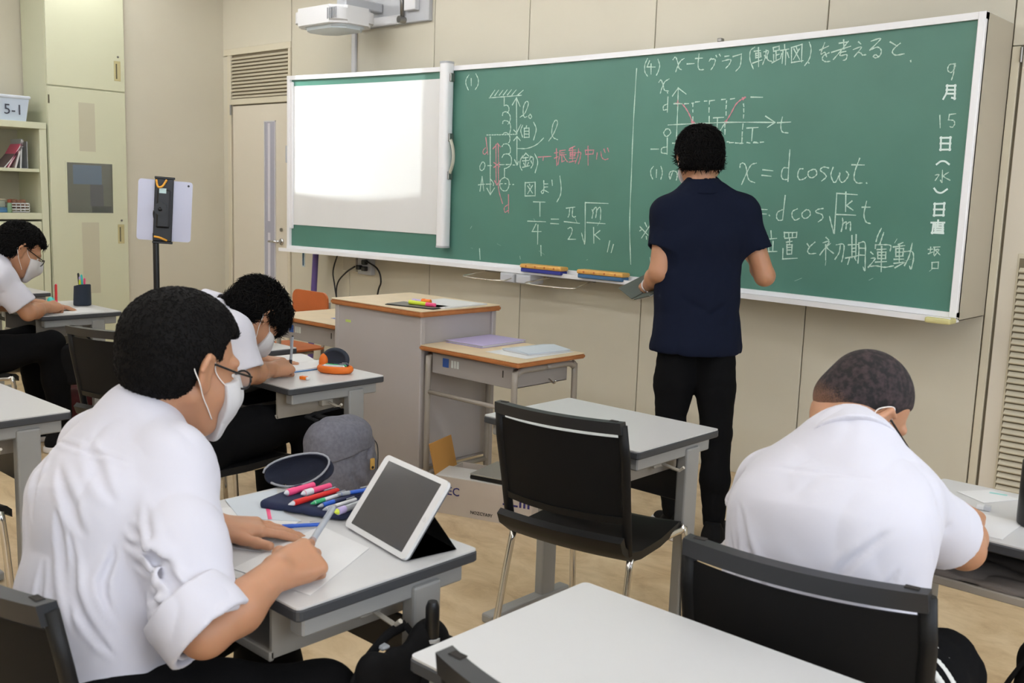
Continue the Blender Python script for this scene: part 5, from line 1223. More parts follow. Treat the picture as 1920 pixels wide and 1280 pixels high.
for o0, o1, r_ in ((-0.050, -0.004, 0.0735), (-0.030, 0.014, 0.0770)):
    ring.cone(cf+ax*o0, cf+ax*o1, r_, r_-0.001, 0.004)
ring.half(cf+ax*0.020, ax, 0.004); ring.half(cf-ax*0.056, -ax, 0.004); ring.cone(cf-ax*0.12, cf+ax*0.12, 0.0655, 0.068, 0.003, '-')
ring.wrinkle((25, 25, 12), 0.003, 4)
np_obj('rolled_cuff', [ring.mesh(0.0032)], M_shirt, pA, bA)
# trousers
S = Solid()
S.cone((-0.30, -3.50, 0.50), (-0.10, -3.50, 0.50), 0.125, 0.125, 0.05)
for a, b, c in (((-0.10, -3.50, 0.51), (0.045, -3.19, 0.500), (0.05, -3.12, 0.10)), ((-0.30, -3.48, 0.51), (-0.36, -3.04, 0.535), (-0.36, -3.00, 0.10))):
    stroke_solid(S, [V3(a), V3(a)*0.5+V3(b)*0.5, V3(b), V3(b)*0.6+V3(c)*0.4, V3(c)], [0.105, 0.090, 0.070, 0.066, 0.055], 0.03)
S.wrinkle((10, 10, 10), 0.006, 1)
np_obj('trousers', [S.mesh(0.009)], M_trouser, pA, bA)
for x, y in ((0.05, -3.12), (-0.36, -3.01)): add_shoe(Frame((x, y, 0.0), 3), pA, bA)
# ================================================================== seated, short sleeved students
PENGRIP = [[(0.084, 0.027, 0.002), (0.112, 0.036, -0.020), (0.112, 0.044, -0.043), (0.104, 0.044, -0.058)],
           [(0.088, 0.010, 0.000), (0.114, 0.016, -0.026), (0.098, 0.026, -0.046), (0.082, 0.030, -0.050)],
           [(0.084, -0.009, 0.000), (0.106, -0.006, -0.030), (0.084, 0.004, -0.045), (0.066, 0.008, -0.044)],
           [(0.076, -0.027, 0.000), (0.094, -0.027, -0.026), (0.074, -0.018, -0.040), (0.058, -0.012, -0.040)]]
PENTHUMB = [(0.020, 0.022, -0.010), (0.050, 0.046, -0.026), (0.076, 0.050, -0.042), (0.098, 0.046, -0.050)]
def seated(label, base, head, hip, neck, shR, shL, elR, wrR, elL, wrL, legs, handR, handL, hair, h=0.005, hh=0.0035, tint=None, shorts=False, glasses=True, sleeve=0.86, folds=(), seed=1, coll=True, mid=None, rw=(0.16, 0.15, 0.155), shr=0.056):
    P = person(label, base)
    neck, shR, shL, elR, wrR, elL, wrL, hip = map(V3, (neck, shR, shL, elR, wrR, elL, wrL, hip))
    waist = hip*0.66+neck*0.34; chest = hip*0.30+neck*0.70
    back = unit(np.cross(unit(shR-shL), unit(neck-hip)))     # points backwards
    waist = waist+back*0.02; chest = chest+back*0.035
    S = Solid(); add_head(S, head, neck, 0.054); hd = S.mesh(hh, head.o-0.17, head.o+0.17)
    S = Solid(); S.cone(head.p(0, -0.03, -0.04), neck, 0.054, 0.056, 0.03)
    torso(S, hip, waist+back*0.01, chest+back*0.01, neck-V3(0, 0, 0.045), shR, shL, (0.115, 0.105, 0.105), q=(0.7, 0.62, 0.58), sh_r=0.032, trap=0.028)
    tb = S.mesh(0.011)
    parts = [hd, tb]
    for sd, sh, el, wr, hp in ((True, shR, elR, wrR, handR), (False, shL, elL, wrL, handL)):
        S = Solid(); stroke_solid(S, [sh, el, el*0.6+wr*0.4, wr], [0.046, 0.038, 0.040, 0.0265], 0.015)
        add_hand(S, wr, hp[0], hp[1], sd, hp[2], hp[3]); parts.append(S.mesh(hh))
    np_obj('body', parts, M_skin, P, base)
    head_extras(head, P, base); add_mask(head, P, base)
    if glasses: add_glasses(head, P, base)
    S = Solid(); lat = unit(shR-shL)
    for sh, el in ((shR, elR), (shL, elL)):
        ax = unit(el-sh); L = np.linalg.norm(el-sh)*sleeve; e = sh+ax*L
        S.cone(sh+ax*0.005, e+ax*0.04, 0.066, 0.071, 0.05)
        S.ops.append(('-', 'b', (e+ax*0.08, np.array((0.12, 0.12, 0.08)), 0.004, np.array(basis(ax))), 0.004))
        S.cone(e-ax*0.045, e+ax*0.06, 0.053, 0.060, 0.004, '-')
        for j in range(3):
            a_ = sh+ax*L*(0.25+0.2*j)+back*0.07; S.groove(a_+lat*0.05-V3(0, 0, .01), a_-lat*0.06+V3(0, 0, .02)-ax*0.03, 0.010, 0.008)
        S.groove(sh+back*0.07+V3(0, 0, 0.03), sh+back*0.08-V3(0, 0, 0.12)-lat*0.03*(1 if sh is shR else -1), 0.008, 0.006)
    f, lat = torso(S, hip-unit(neck-hip)*0.03, waist, chest, neck+V3(0, 0, -0.002), shR, shL, rw, (0.80, 0.76, 0.72), sh_r=shr)
    S.cone(neck+unit(neck-chest)*0.045, neck+unit(head.o-neck)*0.14, 0.050, 0.060, 0.006, '-')
    for a, b, w, am in folds: fold(S, hip, neck, lat, -f, a, b, w, am)
    S.wrinkle((6, 6, 3), 0.006, seed); S.wrinkle((16, 16, 7), 0.0035, seed+5)
    sh_ = np_obj('shirt', [S.mesh(h)], M_shirt, P, base)
    if coll: collar(P, base, neck+unit(neck-chest)*0.008, unit(head.p(0, -0.03, -0.05)-neck)+unit(neck-hip)*0.3, head.d(0, 1, 0), M_shirt, 0.064, 0.040)
    S = Solid(); S.cone(hip+lat*0.09, hip-lat*0.09, 0.12, 0.12, 0.05)
    for kn, an, s in legs:
        hp_ = hip+lat*0.09*s; kn = V3(kn); an = V3(an)
        if shorts: stroke_solid(S, [hp_, hp_*0.4+kn*0.6, kn*0.9+hp_*0.1], [0.105, 0.096, 0.088], 0.03)
        else: stroke_solid(S, [hp_, hp_*0.5+kn*0.5, kn, kn*0.6+an*0.4, an], [0.10, 0.088, 0.068, 0.064, 0.052], 0.03)
        add_shoe(Frame((an[0], an[1]+0.01, 0.0), 3), P, base)
    if shorts:
        S2 = Solid()
        for kn, an, s in legs: stroke_solid(S2, [hip*0.3+V3(kn)*0.7, V3(kn), V3(kn)*0.55+V3(an)*0.45, V3(an)-V3(0, 0, 0.04)], [0.065, 0.056, 0.052, 0.036], 0.02)
        np_obj('legs', [S2.mesh(0.007)], M_skin, P, base)
        g = []
        for kn, an, s in legs:
            if s < 0: continue
            hp_ = hip+lat*0.09*s; kn = V3(kn); ax = unit(kn-hp_)
            for q in (0.40, 0.50, 0.60):
                c = hp_*(1-q)+kn*q; T = Solid(); T.cone(c-ax*0.006, c+ax*0.006, 0.114-0.022*q, 0.114-0.022*q, 0.004); T.half(c+ax*0.008, ax, 0.002); T.half(c-ax*0.008, -ax, 0.002)
                g.append(T.mesh(0.006))
        np_obj('side_stripes', g, M_stripe, P, base)
    S.wrinkle((10, 10, 10), 0.006, seed)
    np_obj('trousers', [S.mesh(0.010)], M_trouser, P, base)
    hair(P, head, base)
    return P
def basis(ax):
    ax = unit(ax); t = V3(1, 0, 0) if abs(ax[0]) < 0.8 else V3(0, 1, 0); u = unit(np.cross(ax, t)); return [u, np.cross(ax, u), ax]
M_stripe = mat('shorts_stripe_white', srgb(215,215,210), 0.8)
def shaggy(P, head, base, n=5200, length=0.034, grow=0.016, back=-0.075, side=0.004, front=0.045, seed=2, comb=None, spread=0.45, bulk=(), w=0.0026):
    HS = hair_solid(head, grow, back=back, side=side, front=front, bulk=bulk)
    V, Q = HS.mesh(0.0045, head.o-0.18, head.o+0.18)
    np_obj('hair', [(V, Q)], M_hair, P, base)
    comb = comb or (lambda L: np.stack([L[:, 0]*6, L[:, 1]*7, -0.55-2*np.maximum(-L[:, 2], 0)], 1))
    tufts('hair_locks', head, V, Q, n, length, comb, P, base, seed, spread, w)

# B: bent low over the desk by the orange pencil case
hB = Frame((-1.668, -2.212, 0.930), 2, 58, -6, 1.0)
seated('seated person with shaggy black hair bent low over a notebook, white short-sleeved shirt and mask', (-1.74, -2.35, 0), hB,
       (-1.745, -2.44, 0.50), (-1.760, -2.320, 0.938), (-1.600, -2.350, 0.892), (-1.925, -2.335, 0.885),
       (-1.545, -2.325, 0.755), (-1.655, -2.150, 0.738), (-1.960, -2.240, 0.735), (-1.850, -2.060, 0.735),
       (((-1.63, -2.02, 0.545), (-1.60, -1.98, 0.10), 1), ((-1.88, -2.02, 0.545), (-1.90, -1.98, 0.10), -1)),
       ((-0.15, 1, 0.05), (0.5, 0, 0.85), PENGRIP, PENTHUMB), ((0.4, 0.9, -0.1), (0.05, 0.1, 1), None, None),
       lambda P, h, b: shaggy(P, h, b, 5600, 0.042, 0.017, front=0.030, side=0.012, seed=4, bulk=(((0, 0.01, 0.07), (0.075, 0.085, 0.06)),)),
       glasses=False, sleeve=0.94, seed=11)
# C: curly haired, far left
hC = Frame((-3.784, -2.190, 1.033), 8, 34, -4, 1.02)
seated('seated person with curly black hair, glasses and mask, writing at the far left desk', (-3.86, -2.40, 0), hC,
       (-3.86, -2.50, 0.50), (-3.835, -2.285, 0.985), (-3.695, -2.325, 0.915), (-4.010, -2.310, 0.910),
       (-3.660, -2.205, 0.735), (-3.815, -2.055, 0.738), (-4.10, -2.20, 0.735), (-3.98, -2.01, 0.735),
       (((-3.74, -2.07, 0.555), (-3.72, -2.03, 0.10), 1), ((-3.98, -2.07, 0.555), (-3.99, -2.03, 0.10), -1)),
       ((-0.45, 1, 0.05), (0.45, 0, 0.85), PENGRIP, PENTHUMB), ((0.4, 0.9, -0.1), (0.05, 0.1, 1), None, None),
       lambda P, h, b: shaggy(P, h, b, 3600, 0.026, 0.018, side=0.024, front=0.068, seed=7, spread=0.9, w=0.0035),
       glasses=True, sleeve=0.80, seed=21, h=0.006, hh=0.004)
# D: crouched over the right hand desk, cropped hair
hD = Frame((0.600, -2.325, 1.003), 26, 42, 10, 0.94)
M_buzz = mat('hair_cropped', srgb(34,28,29), 0.85, noise=(260, 0.4, srgb(58,46,42)), bump=(700, 0.35))
def buzz(P, head, base):
    HS = hair_solid(head, 0.004, back=-0.066, side=0.030, front=0.060)
    V, Q = HS.mesh(0.003, head.o-0.17, head.o+0.17)
    L = (V-head.o)@head.R/head.k
    fade = np.clip((L[:, 2]+0.070+0.35*np.maximum(L[:, 1]+0.02, 0))/0.075, 0, 1)
    np_obj('hair', [(V, Q)], M_fade, P, base, col=fade)
    tufts('hair_bristles', head, V, Q, 9000, 0.0035, lambda L: np.stack([L[:, 0], L[:, 1], -0.4+0*L[:, 0]], 1), P, base, 9, 0.5, 0.0008, mask=lambda L: np.clip((L[:, 2]+0.03)/0.05, 0, 1), lift=1.0)
M_fade = mat('hair_cropped_fade', srgb(34,28,29), 0.85, bump=(700, 0.35))
def fade_nodes():
    nt = M_fade.node_tree; b = nt.nodes['Principled BSDF']; at = nt.nodes.new('ShaderNodeVertexColor'); at.layer_name = 'tint'
    n = nt.nodes.new('ShaderNodeTexNoise'); n.inputs['Scale'].default_value = 420; tc = nt.nodes.new('ShaderNodeTexCoord'); nt.links.new(tc.outputs['Object'], n.inputs['Vector'])
    ad = nt.nodes.new('ShaderNodeMath'); ad.operation = 'MULTIPLY_ADD'; ad.inputs[1].default_value = 0.7; nt.links.new(n.outputs['Fac'], ad.inputs[0]); nt.links.new(at.outputs[0], ad.inputs[2])
    mr = nt.nodes.new('ShaderNodeMapRange'); mr.inputs[1].default_value = 0.25; mr.inputs[2].default_value = 1.1; nt.links.new(ad.outputs[0], mr.inputs[0])
    mx = nt.nodes.new('ShaderNodeMix'); mx.data_type = 'RGBA'; mx.inputs[6].default_value = (*srgb(150,108,84), 1); mx.inputs[7].default_value = (*srgb(30,25,26), 1)
    n3 = nt.nodes.new('ShaderNodeTexNoise'); n3.inputs['Scale'].default_value = 90; n3.inputs['Detail'].default_value = 8; nt.links.new(tc.outputs['Object'], n3.inputs['Vector'])
    r3 = nt.nodes.new('ShaderNodeValToRGB'); r3.color_ramp.elements[0].position = 0.42; r3.color_ramp.elements[0].color = (*srgb(22,18,20), 1); r3.color_ramp.elements[1].position = 0.66; r3.color_ramp.elements[1].color = (*srgb(60,46,48), 1)
    nt.links.new(n3.outputs['Fac'], r3.inputs[0]); nt.links.new(r3.outputs[0], mx.inputs[7])
    nt.links.new(mr.outputs[0], mx.inputs[0]); nt.links.new(mx.outputs[2], b.inputs['Base Color'])
fade_nodes()
seated('seated person with cropped hair and white shirt hunched over the right hand desk', (0.66, -2.52, 0), hD,
       (0.665, -2.60, 0.50), (0.630, -2.440, 0.955), (0.733, -2.430, 0.876), (0.488, -2.440, 0.848),
       (0.786, -2.228, 0.748), (0.725, -2.020, 0.738), (0.420, -2.400, 0.745), (0.590, -2.110, 0.735),
       (((0.765, -2.20, 0.49), (0.78, -2.12, 0.10), 1), ((0.50, -2.14, 0.52), (0.50, -2.10, 0.10), -1)),
       ((-0.3, 1, 0.05), (0.45, 0, 0.85), PENGRIP, PENTHUMB), ((0.4, 0.9, -0.1), (0.05, 0.1, 1), None, None),
       buzz, glasses=True, sleeve=0.72, seed=31, shorts=True, h=0.0045, hh=0.003, rw=(0.165, 0.165, 0.165),
       shr=0.050, folds=(((-0.15, 0.62), (-0.05, 0.20), .007, .007), ((-0.13, 0.72), (-0.01, 0.30), .007, .006), ((-0.155, 0.50), (-0.10, 0.12), .007, .007), ((0.14, 0.70), (0.05, 0.40), .007, .006), ((0.15, 0.58), (0.10, 0.22), .006, .007), ((0.12, 0.40), (0.04, 0.12), .007, .006), ((0.02, 0.35), (-0.03, 0.10), .006, .004), ((-0.14, 0.86), (0.14, 0.86), .004, .0025)))

# ================================================================== T: teacher at the board
bT = (-0.78, -0.68, 0)
pT = person('standing person in a navy polo shirt and black trousers writing on the chalkboard', bT)
hT = Frame((-0.882, -0.600, 1.555), -44, 12, -3, 1.0)
nT = V3(-0.850, -0.622, 1.440)
shRT, shLT = V3(-0.722, -0.500, 1.352), V3(-0.935, -0.735, 1.336)
elRT, wrRT = V3(-0.630, -0.452, 1.095), V3(-0.790, -0.260, 1.150)
elLT, wrLT = V3(-0.925, -0.785, 1.100), V3(-1.050, -0.675, 1.025)
S = Solid(); add_head(S, hT, nT+V3(-0.008, 0.010, 0), 0.053); hd = S.mesh(0.0035, hT.o-0.17, hT.o+0.17)
S = Solid(); S.cone(hT.p(0, -0.03, -0.04), nT+V3(-0.008, 0.010, 0), 0.050, 0.050, 0.03)
torso(S, (-0.80, -0.66, 0.95), (-0.825, -0.645, 1.05), (-0.83, -0.625, 1.26), nT-V3(0, 0, 0.03), shRT, shLT, (0.12, 0.11, 0.13), sh_r=0.035, trap=0.03)
tb = S.mesh(0.011)
parts = [hd, tb]
S = Solid(); stroke_solid(S, [shRT, elRT, elRT*0.6+wrRT*0.4, wrRT], [0.048, 0.041, 0.041, 0.028], 0.015)
add_hand(S, wrRT, (-0.45, 0.75, 0.35), (0.5, -0.3, 0.7), True, PENGRIP, PENTHUMB); parts.append(S.mesh(0.004))
S = Solid(); stroke_solid(S, [shLT, elLT, elLT*0.6+wrLT*0.4, wrLT], [0.048, 0.041, 0.041, 0.028], 0.015)
add_hand(S, wrLT, (-0.60, 0.62, 0.10), (-0.55, -0.45, 0.65), False, [(30, 40, 25)]*4, [(0.018, 0.020, -0.012), (0.040, 0.040, -0.034), (0.062, 0.046, -0.050), (0.080, 0.040, -0.060)]); parts.append(S.mesh(0.004))
np_obj('body', parts, M_skin, pT, bT)
head_extras(hT, pT, bT); add_mask(hT, pT, bT)
S = Solid()
for sh, el, fr_ in ((shRT, elRT, 0.62), (shLT, elLT, 0.60)):
    ax = unit(el-sh); e = sh+ax*np.linalg.norm(el-sh)*fr_
    S.cone(sh, e+ax*0.04, 0.060, 0.067, 0.05)
    S.ops.append(('-', 'b', (e+ax*0.06, np.array((0.11, 0.11, 0.06)), 0.004, np.array(basis(ax))), 0.004))
    S.cone(e-ax*0.04, e+ax*0.06, 0.050, 0.056, 0.004, '-')
f, lat = torso(S, (-0.800, -0.672, 0.80), (-0.822, -0.650, 1.02), (-0.828, -0.628, 1.25), nT, shRT, shLT, (0.182, 0.156, 0.165), (0.76, 0.68, 0.66), sh_r=0.056, trap=0.044)
S.cone(nT+V3(0, 0, 0.050), nT+unit(hT.o-nT)*0.14, 0.052, 0.060, 0.006, '-')
S.half((-0.8, -0.67, 0.775), (0, 0, -1), 0.006)
S.ops.append(('-', 'c', (V3(-0.80, -0.672, 0.72), V3(-0.80, -0.672, 0.80), 0.12, 0.12, unit(f), 0.75), 0.01))
bk = -f
for a, b, w, am in (((-0.12, 1.22), (-0.06, 1.02), .012, .005), ((0.12, 1.20), (0.07, 1.0), .012, .005), ((-0.10, 1.0), (0.02, 0.93), .01, .005), ((0.10, 0.98), (-0.02, 0.90), .01, .005), ((0.13, 0.92), (0.03, 0.86), .01, .004), ((-0.02, 1.3), (-0.02, 0.95), .012, .003)):
    c = V3(-0.815, -0.65, 0)+bk*0.11
    S.groove(c+lat*a[0]+V3(0, 0, a[1]), c+lat*b[0]+V3(0, 0, b[1]), w*1.4, am*1.6)
S.wrinkle((7, 7, 4), 0.007, 41); S.wrinkle((16, 16, 9), 0.003, 44)
np_obj('polo_shirt', [S.mesh(0.006)], M_polo, pT, bT)
collar(pT, bT, nT+V3(0, 0, 0.004), unit(hT.p(0, -0.03, -0.05)-nT)+V3(0, 0, 0.4), hT.d(0, 1, 0), M_polo, 0.062, 0.034)
S = Solid(); S.cone(V3(-0.80, -0.672, 0.83)+lat*0.065, V3(-0.80, -0.672, 0.83)-lat*0.065, 0.095, 0.095, 0.05, '+', f, 0.9)
for a, b, c in (((-0.740, -0.628, 0.82), (-0.677, -0.680, 0.455), (-0.640, -0.715, 0.085)), ((-0.858, -0.720, 0.82), (-0.842, -0.765, 0.470), (-0.812, -0.745, 0.085))):
    a, b, c = V3(a), V3(b), V3(c)
    stroke_solid(S, [a, a*0.5+b*0.5, b, b*0.5+c*0.5, c], [0.085, 0.083, 0.062, 0.060, 0.047], 0.025)
S.groove((-0.70, -0.77, 0.44), (-0.64, -0.72, 0.45), 0.008, 0.008); S.groove((-0.88, -0.84, 0.46), (-0.80, -0.82, 0.45), 0.008, 0.008)
S.half((-0.7, -0.7, 0.075), (0, 0, -1), 0.004)
S.wrinkle((9, 9, 7), 0.008, 5); S.wrinkle((20, 20, 30), 0.003, 6)
np_obj('trousers', [S.mesh(0.007)], M_trouser, pT, bT)
add_shoe(Frame((-0.640, -0.700, 0.0), -20), pT, bT); add_shoe(Frame((-0.815, -0.730, 0.0), -55), pT, bT)
shaggy(pT, hT, bT, 4600, 0.034, 0.017, back=-0.050, side=0.002, front=0.05, seed=12, bulk=(((0, -0.01, 0.075), (0.076, 0.088, 0.060)),), spread=0.4)
# ================================================================== things on the desks, on the floor and on the walls
M_paper = mat('paper_white', srgb(218,218,218), 0.7); M_paper2 = mat('paper_blueish', srgb(196,204,212), 0.7)
M_navy = mat('canvas_navy', srgb(34,42,72), 0.9, bump=(600, 0.3)); M_black = mat('cloth_black', srgb(14,14,16), 0.85, spec=0.2, bump=(500, 0.3))
M_zip = mat('zip_grey', srgb(150,152,158), 0.6); M_blk2 = mat('black_smooth', srgb(14,14,16), 0.35)
def pmat(name, c, r=0.4): return mat(name, srgb(*c), r)
RED = pmat('pen_red', (214,40,38)); PINK = pmat('pen_pink', (236,78,130)); BLUE = pmat('pen_blue', (40,90,190)); WHITE = pmat('pen_white', (214,214,218)); GREEN = pmat('pen_green', (60,170,110)); ORANGE = pmat('pen_orange', (240,120,20)); YELLOW = pmat('marker_yellow', (206,220,60)); TEAL = pmat('teal_plastic', (50,196,190)); BLACKP = pmat('pen_black', (22,22,24)); LILAC = pmat('pen_lilac', (186,170,214)); CLEAR = pmat('pen_grey_clear', (160,164,170)); NAVYP = pmat('pen_navy', (40,46,80))
def text_mesh(body, size, name, m, parent, loc, rot, ext=0.0004, bold=0.0):
    cu = bpy.data.curves.new(name, 'FONT'); cu.body = body; cu.size = size; cu.extrude = ext; cu.offset = bold; cu.resolution_u = 2
    t = bpy.data.objects.new(name, cu); link(t)
    me = bpy.data.meshes.new_from_object(t.evaluated_get(bpy.context.evaluated_depsgraph_get()))
    bpy.data.objects.remove(t)
    me.materials.clear(); me.materials.append(m)
    o = bpy.data.objects.new(name, me); link(o); o.parent = parent; o.location = loc; o.rotation_euler = rot
    return o
def pen(label, a, b, body, tip=None, grip=None, r=0.0048, group=None, kind='pen', clip=True):
    """pen lying from tip a to end b"""
    a = Vector(a); b = Vector(b); t = thing(kind, label, kind, tuple(a), 0, group)
    d = (b-a); L = d.length; u = d.normalized()
    P = lambda f: u*(L*f)
    obj('barrel', tube(B(), [P(0.10), P(0.97)], r, 10), body, t, 40)
    obj('tip', tube(B(), [P(0.0), P(0.03), P(0.10)], [0.0008, r*0.45, r*0.95], 8), tip or CLEAR, t, 40)
    obj('grip', tube(B(), [P(0.11), P(0.36)], r*1.12, 10), grip or body, t, 40)
    obj('end_cap', tube(B(), [P(0.965), P(1.0)], [r*0.8, r*0.6], 8), grip or body, t, 40)
    if clip:
        n = Vector((0, 0, 1)) if abs(u.z) < 0.8 else Vector((0, -1, 0)); n = (n-u*n.dot(u)).normalized()
        obj('clip', tube(B(), [P(0.95)+n*r, P(0.93)+n*(r+0.003), P(0.70)+n*(r+0.0025)], 0.0011, 5), CLEAR, t, True)
    return t
def paper(name, label, pts, z, m=None, cat='paper', th=0.0008, group=None):
    c = sum((Vector((x, y, 0)) for x, y in pts), Vector())/len(pts)
    o = obj(name, prism(B(), [(x-c.x, y-c.y) for x, y in pts], th), m or M_paper)
    o.location = (c.x, c.y, z); tag(o, label, cat, group); return o
DZ = 0.7005
# ---- desk of the nearest student
paper('worksheet', 'large white worksheet under the right hand of the nearest writing student', [(-0.245, -2.975), (-0.075, -2.985), (0.035, -3.205), (-0.16, -3.235)], DZ)
paper('worksheet', 'white sheet under the flat left hand of the nearest student', [(-0.44, -3.00), (-0.30, -2.985), (-0.20, -3.15), (-0.34, -3.225), (-0.50, -3.10)], DZ+0.0002)
paper('notebook_page', 'pale printed handout with a pink stripe beside the open pencil case', [(-0.515, -2.90), (-0.36, -2.985), (-0.29, -2.99), (-0.39, -3.075), (-0.52, -3.03)], DZ+0.0012, M_paper2)
st = obj('pink_strip', prism(B(), [(-0.055, -0.004), (0.055, -0.004), (0.055, 0.004), (-0.055, 0.004)], 0.0004, TRS((-0.39, -3.005, DZ+0.0022), rz=math.radians(-30))), PINK); tag(st, 'thin pink strip printed on the handout by the pencil case', 'strip')
pen('blue and white pen lying beside the spread left hand of the nearest student', (-0.285, -3.055, DZ+0.006), (-0.235, -2.975, DZ+0.006), BLUE, r=0.004)
pen('grey pen with blue line poking out under the left wrist of the nearest student', (-0.325, -3.195, DZ+0.006), (-0.26, -3.13, DZ+0.006), CLEAR, grip=BLUE, r=0.0035)
pen('clear grey pen with blue top held in the right fist of the nearest student', (-0.083, -3.140, 0.716), (-0.148, -3.015, 0.775), CLEAR, grip=pmat('pen_taupe', (150,132,128)), r=0.0062)
# tablet on its folded cover
M_bezel = mat('tablet_bezel_white', srgb(214,214,214), 0.25); M_glassd = mat('tablet_glass_dark', srgb(72,72,74), 0.12, spec=0.6)
BLc, BRc = Vector((-0.205, -2.943, 0.7035)), Vector((0.030, -2.984, 0.7035))
bvec = (BRc-BLc).normalized(); bk_ = Vector((-bvec.y, bvec.x, 0)); th = math.radians(36)
up = bk_*math.sin(th)+Vector((0, 0, 1))*math.cos(th); nn = bvec.cross(up)      # faces the sitter
tb_ = thing('tablet', 'white tablet with dark screen propped upright on the nearest student desk', 'tablet', tuple((BLc+BRc)/2))
Mt = Matrix((( bvec.x, up.x, nn.x, 0), (bvec.y, up.y, nn.y, 0), (bvec.z, up.z, nn.z, 0), (0, 0, 0, 1)))
W_, H_ = 0.238, 0.170
body = B(); prism(body, rrect(W_, H_, 0.012, 5, 0, H_/2), 0.007, Mt @ Matrix.Translation((0, 0, -0.0035)))
obj('body', body, M_bezel, tb_, 40)
scn = B(); prism(scn, rrect(W_-0.040, H_-0.022, 0.001, 1, 0, H_/2), 0.0006, Mt @ Matrix.Translation((0, 0, 0.0034))); obj('screen', scn, M_glassd, tb_)
obj('home_button', prism(B(), rrect(0.011, 0.011, 0.0054, 5, W_/2-0.011, H_/2), 0.0006, Mt @ Matrix.Translation((0, 0, 0.0034))), mat('tablet_button', srgb(196,196,196), 0.3), tb_)
obj('cover', prism(B(), rrect(W_-0.004, H_-0.004, 0.010, 4, 0, H_/2), 0.003, Mt @ Matrix.Translation((0, 0, -0.008))), mat('cover_grey', srgb(96,98,102), 0.6), tb_)
kb = B(); v = [Mt @ Vector((x, y, -0.008)) for x, y in ((-W_/2, 0.0), (W_/2-0.005, 0.0), (W_/2-0.005, 0.10), (-W_/2, 0.10))]
g1 = [v[3], v[2], Vector((v[2].x, v[2].y, 0))+bk_*0.055-Vector((0, 0, 0.0015)), Vector((v[3].x, v[3].y, 0))+bk_*0.055-Vector((0, 0, 0.0015))]
f_ = [kb.verts.new(q) for q in g1]; kb.faces.new(f_)
f2 = [kb.verts.new(q) for q in (Vector((v[0].x, v[0].y, -0.0015)), Vector((v[1].x, v[1].y, -0.0015)), g1[2], g1[3])]; kb.faces.new(f2)
bmesh.ops.solidify(kb, geom=kb.faces[:], thickness=0.003)
obj('folded_stand', kb, M_blk2, tb_)
# open pencil case: flat front flap with loops, upright zipped lid
pc = thing('pencil_case', 'navy pencil case unzipped flat, grey zip lid standing, full of pens', 'pencil case', (-0.40, -2.90, DZ))
pcb = V3(-0.40, -2.90, DZ)
S = Solid(); S.boxx((-0.355, -2.895, DZ+0.009), (0.105, 0.078, 0.010), 0.009, 0.01, M=np.array(Matrix.Rotation(math.radians(22), 3, 'Z').transposed()))
S.wrinkle((20, 20, 20), 0.004, 3); S.half((0, 0, DZ+0.0005), (0, 0, -1), 0.002)
np_obj('flap', [S.mesh(0.004)], M_navy, pc, pcb)
S = Solid()
lidc = V3(-0.505, -2.850, DZ+0.040)
nx = unit(V3(0.62, -0.66, 0.42)); ux = unit(np.cross(V3(0, 0, 1), nx)); uy = np.cross(nx, ux)
ca, sa = math.cos(math.radians(14)), math.sin(math.radians(14)); ux, uy = ux*ca+uy*sa, uy*ca-ux*sa
Ml = np.array([ux, uy, nx])
S.ell(lidc, (0.078, 0.037, 0.046), 0.01, '+', Ml); S.ell(lidc+ux*0.02-uy*0.012, (0.066, 0.034, 0.044), 0.015, '+', Ml)
S.half(lidc+nx*0.002, nx, 0.003); S.ell(lidc+nx*0.004, (0.072, 0.032, 0.030), 0.003, '-', Ml)
S.half((0, 0, DZ+0.001), (0, 0, -1), 0.002); S.wrinkle((18, 18, 18), 0.005, 9)
np_obj('lid', [S.mesh(0.0032)], mat('lining_navy', srgb(26,30,46), 0.9, bump=(600, 0.3)), pc, pcb)
rim = []
for i in range(25):
    a_ = math.radians(-150+i*13.2); wob = 1+0.05*math.sin(3*a_)
    q_ = lidc+nx*0.005+ux*0.0765*math.cos(a_)*wob+uy*0.0360*math.sin(a_)*wob; q_[2] = max(q_[2], DZ+0.004); rim.append(Vector(q_)-Vector(pcb))
obj('zip', tube(B(), rim, 0.0026, 6), M_zip, pc, True)
def cpen(label, cx, cy, L, body, tip=None, grip=None, r=0.005, ang=98, dz=0.0, **k):
    a = math.radians(ang); d = Vector((math.cos(a), math.sin(a), 0))*L/2; z = DZ+0.0245+dz
    return pen(label, (cx-d.x, cy-d.y, z), (cx+d.x, cy+d.y, z), body, tip, grip, r, group='pens in the open pencil case', **k)
cpen('fat red pen lying across the open pencil case', -0.350, -2.915, 0.145, RED, WHITE, RED, 0.0058, 96)
cpen('pink marker nearest the lid of the pencil case', -0.418, -2.905, 0.090, PINK, WHITE, PINK, 0.0075, 97, clip=False)
cpen('pink highlighter between the lid and the red pen', -0.390, -2.880, 0.090, PINK, WHITE, WHITE, 0.0070, 97, clip=False)
cpen('green capped white pen beside the fat red pen', -0.322, -2.895, 0.110, WHITE, GREEN, GREEN, 0.0045, 97)
cpen('navy mechanical pencil in the middle of the pencil case', -0.298, -2.885, 0.130, NAVYP, CLEAR, BLUE, 0.0048, 97)
cpen('slim white pen in the pencil case, left of the tablet', -0.272, -2.905, 0.100, WHITE, CLEAR, CLEAR, 0.0042, 97)
cpen('blue ballpoint crossing the top of the pencil case', -0.300, -2.845, 0.080, BLUE, CLEAR, CLEAR, 0.0045, 80, dz=0.009)
cpen('fat grey pen at the tablet end of the pencil case', -0.243, -2.905, 0.085, CLEAR, YELLOW, LILAC, 0.0072, 100, clip=False)
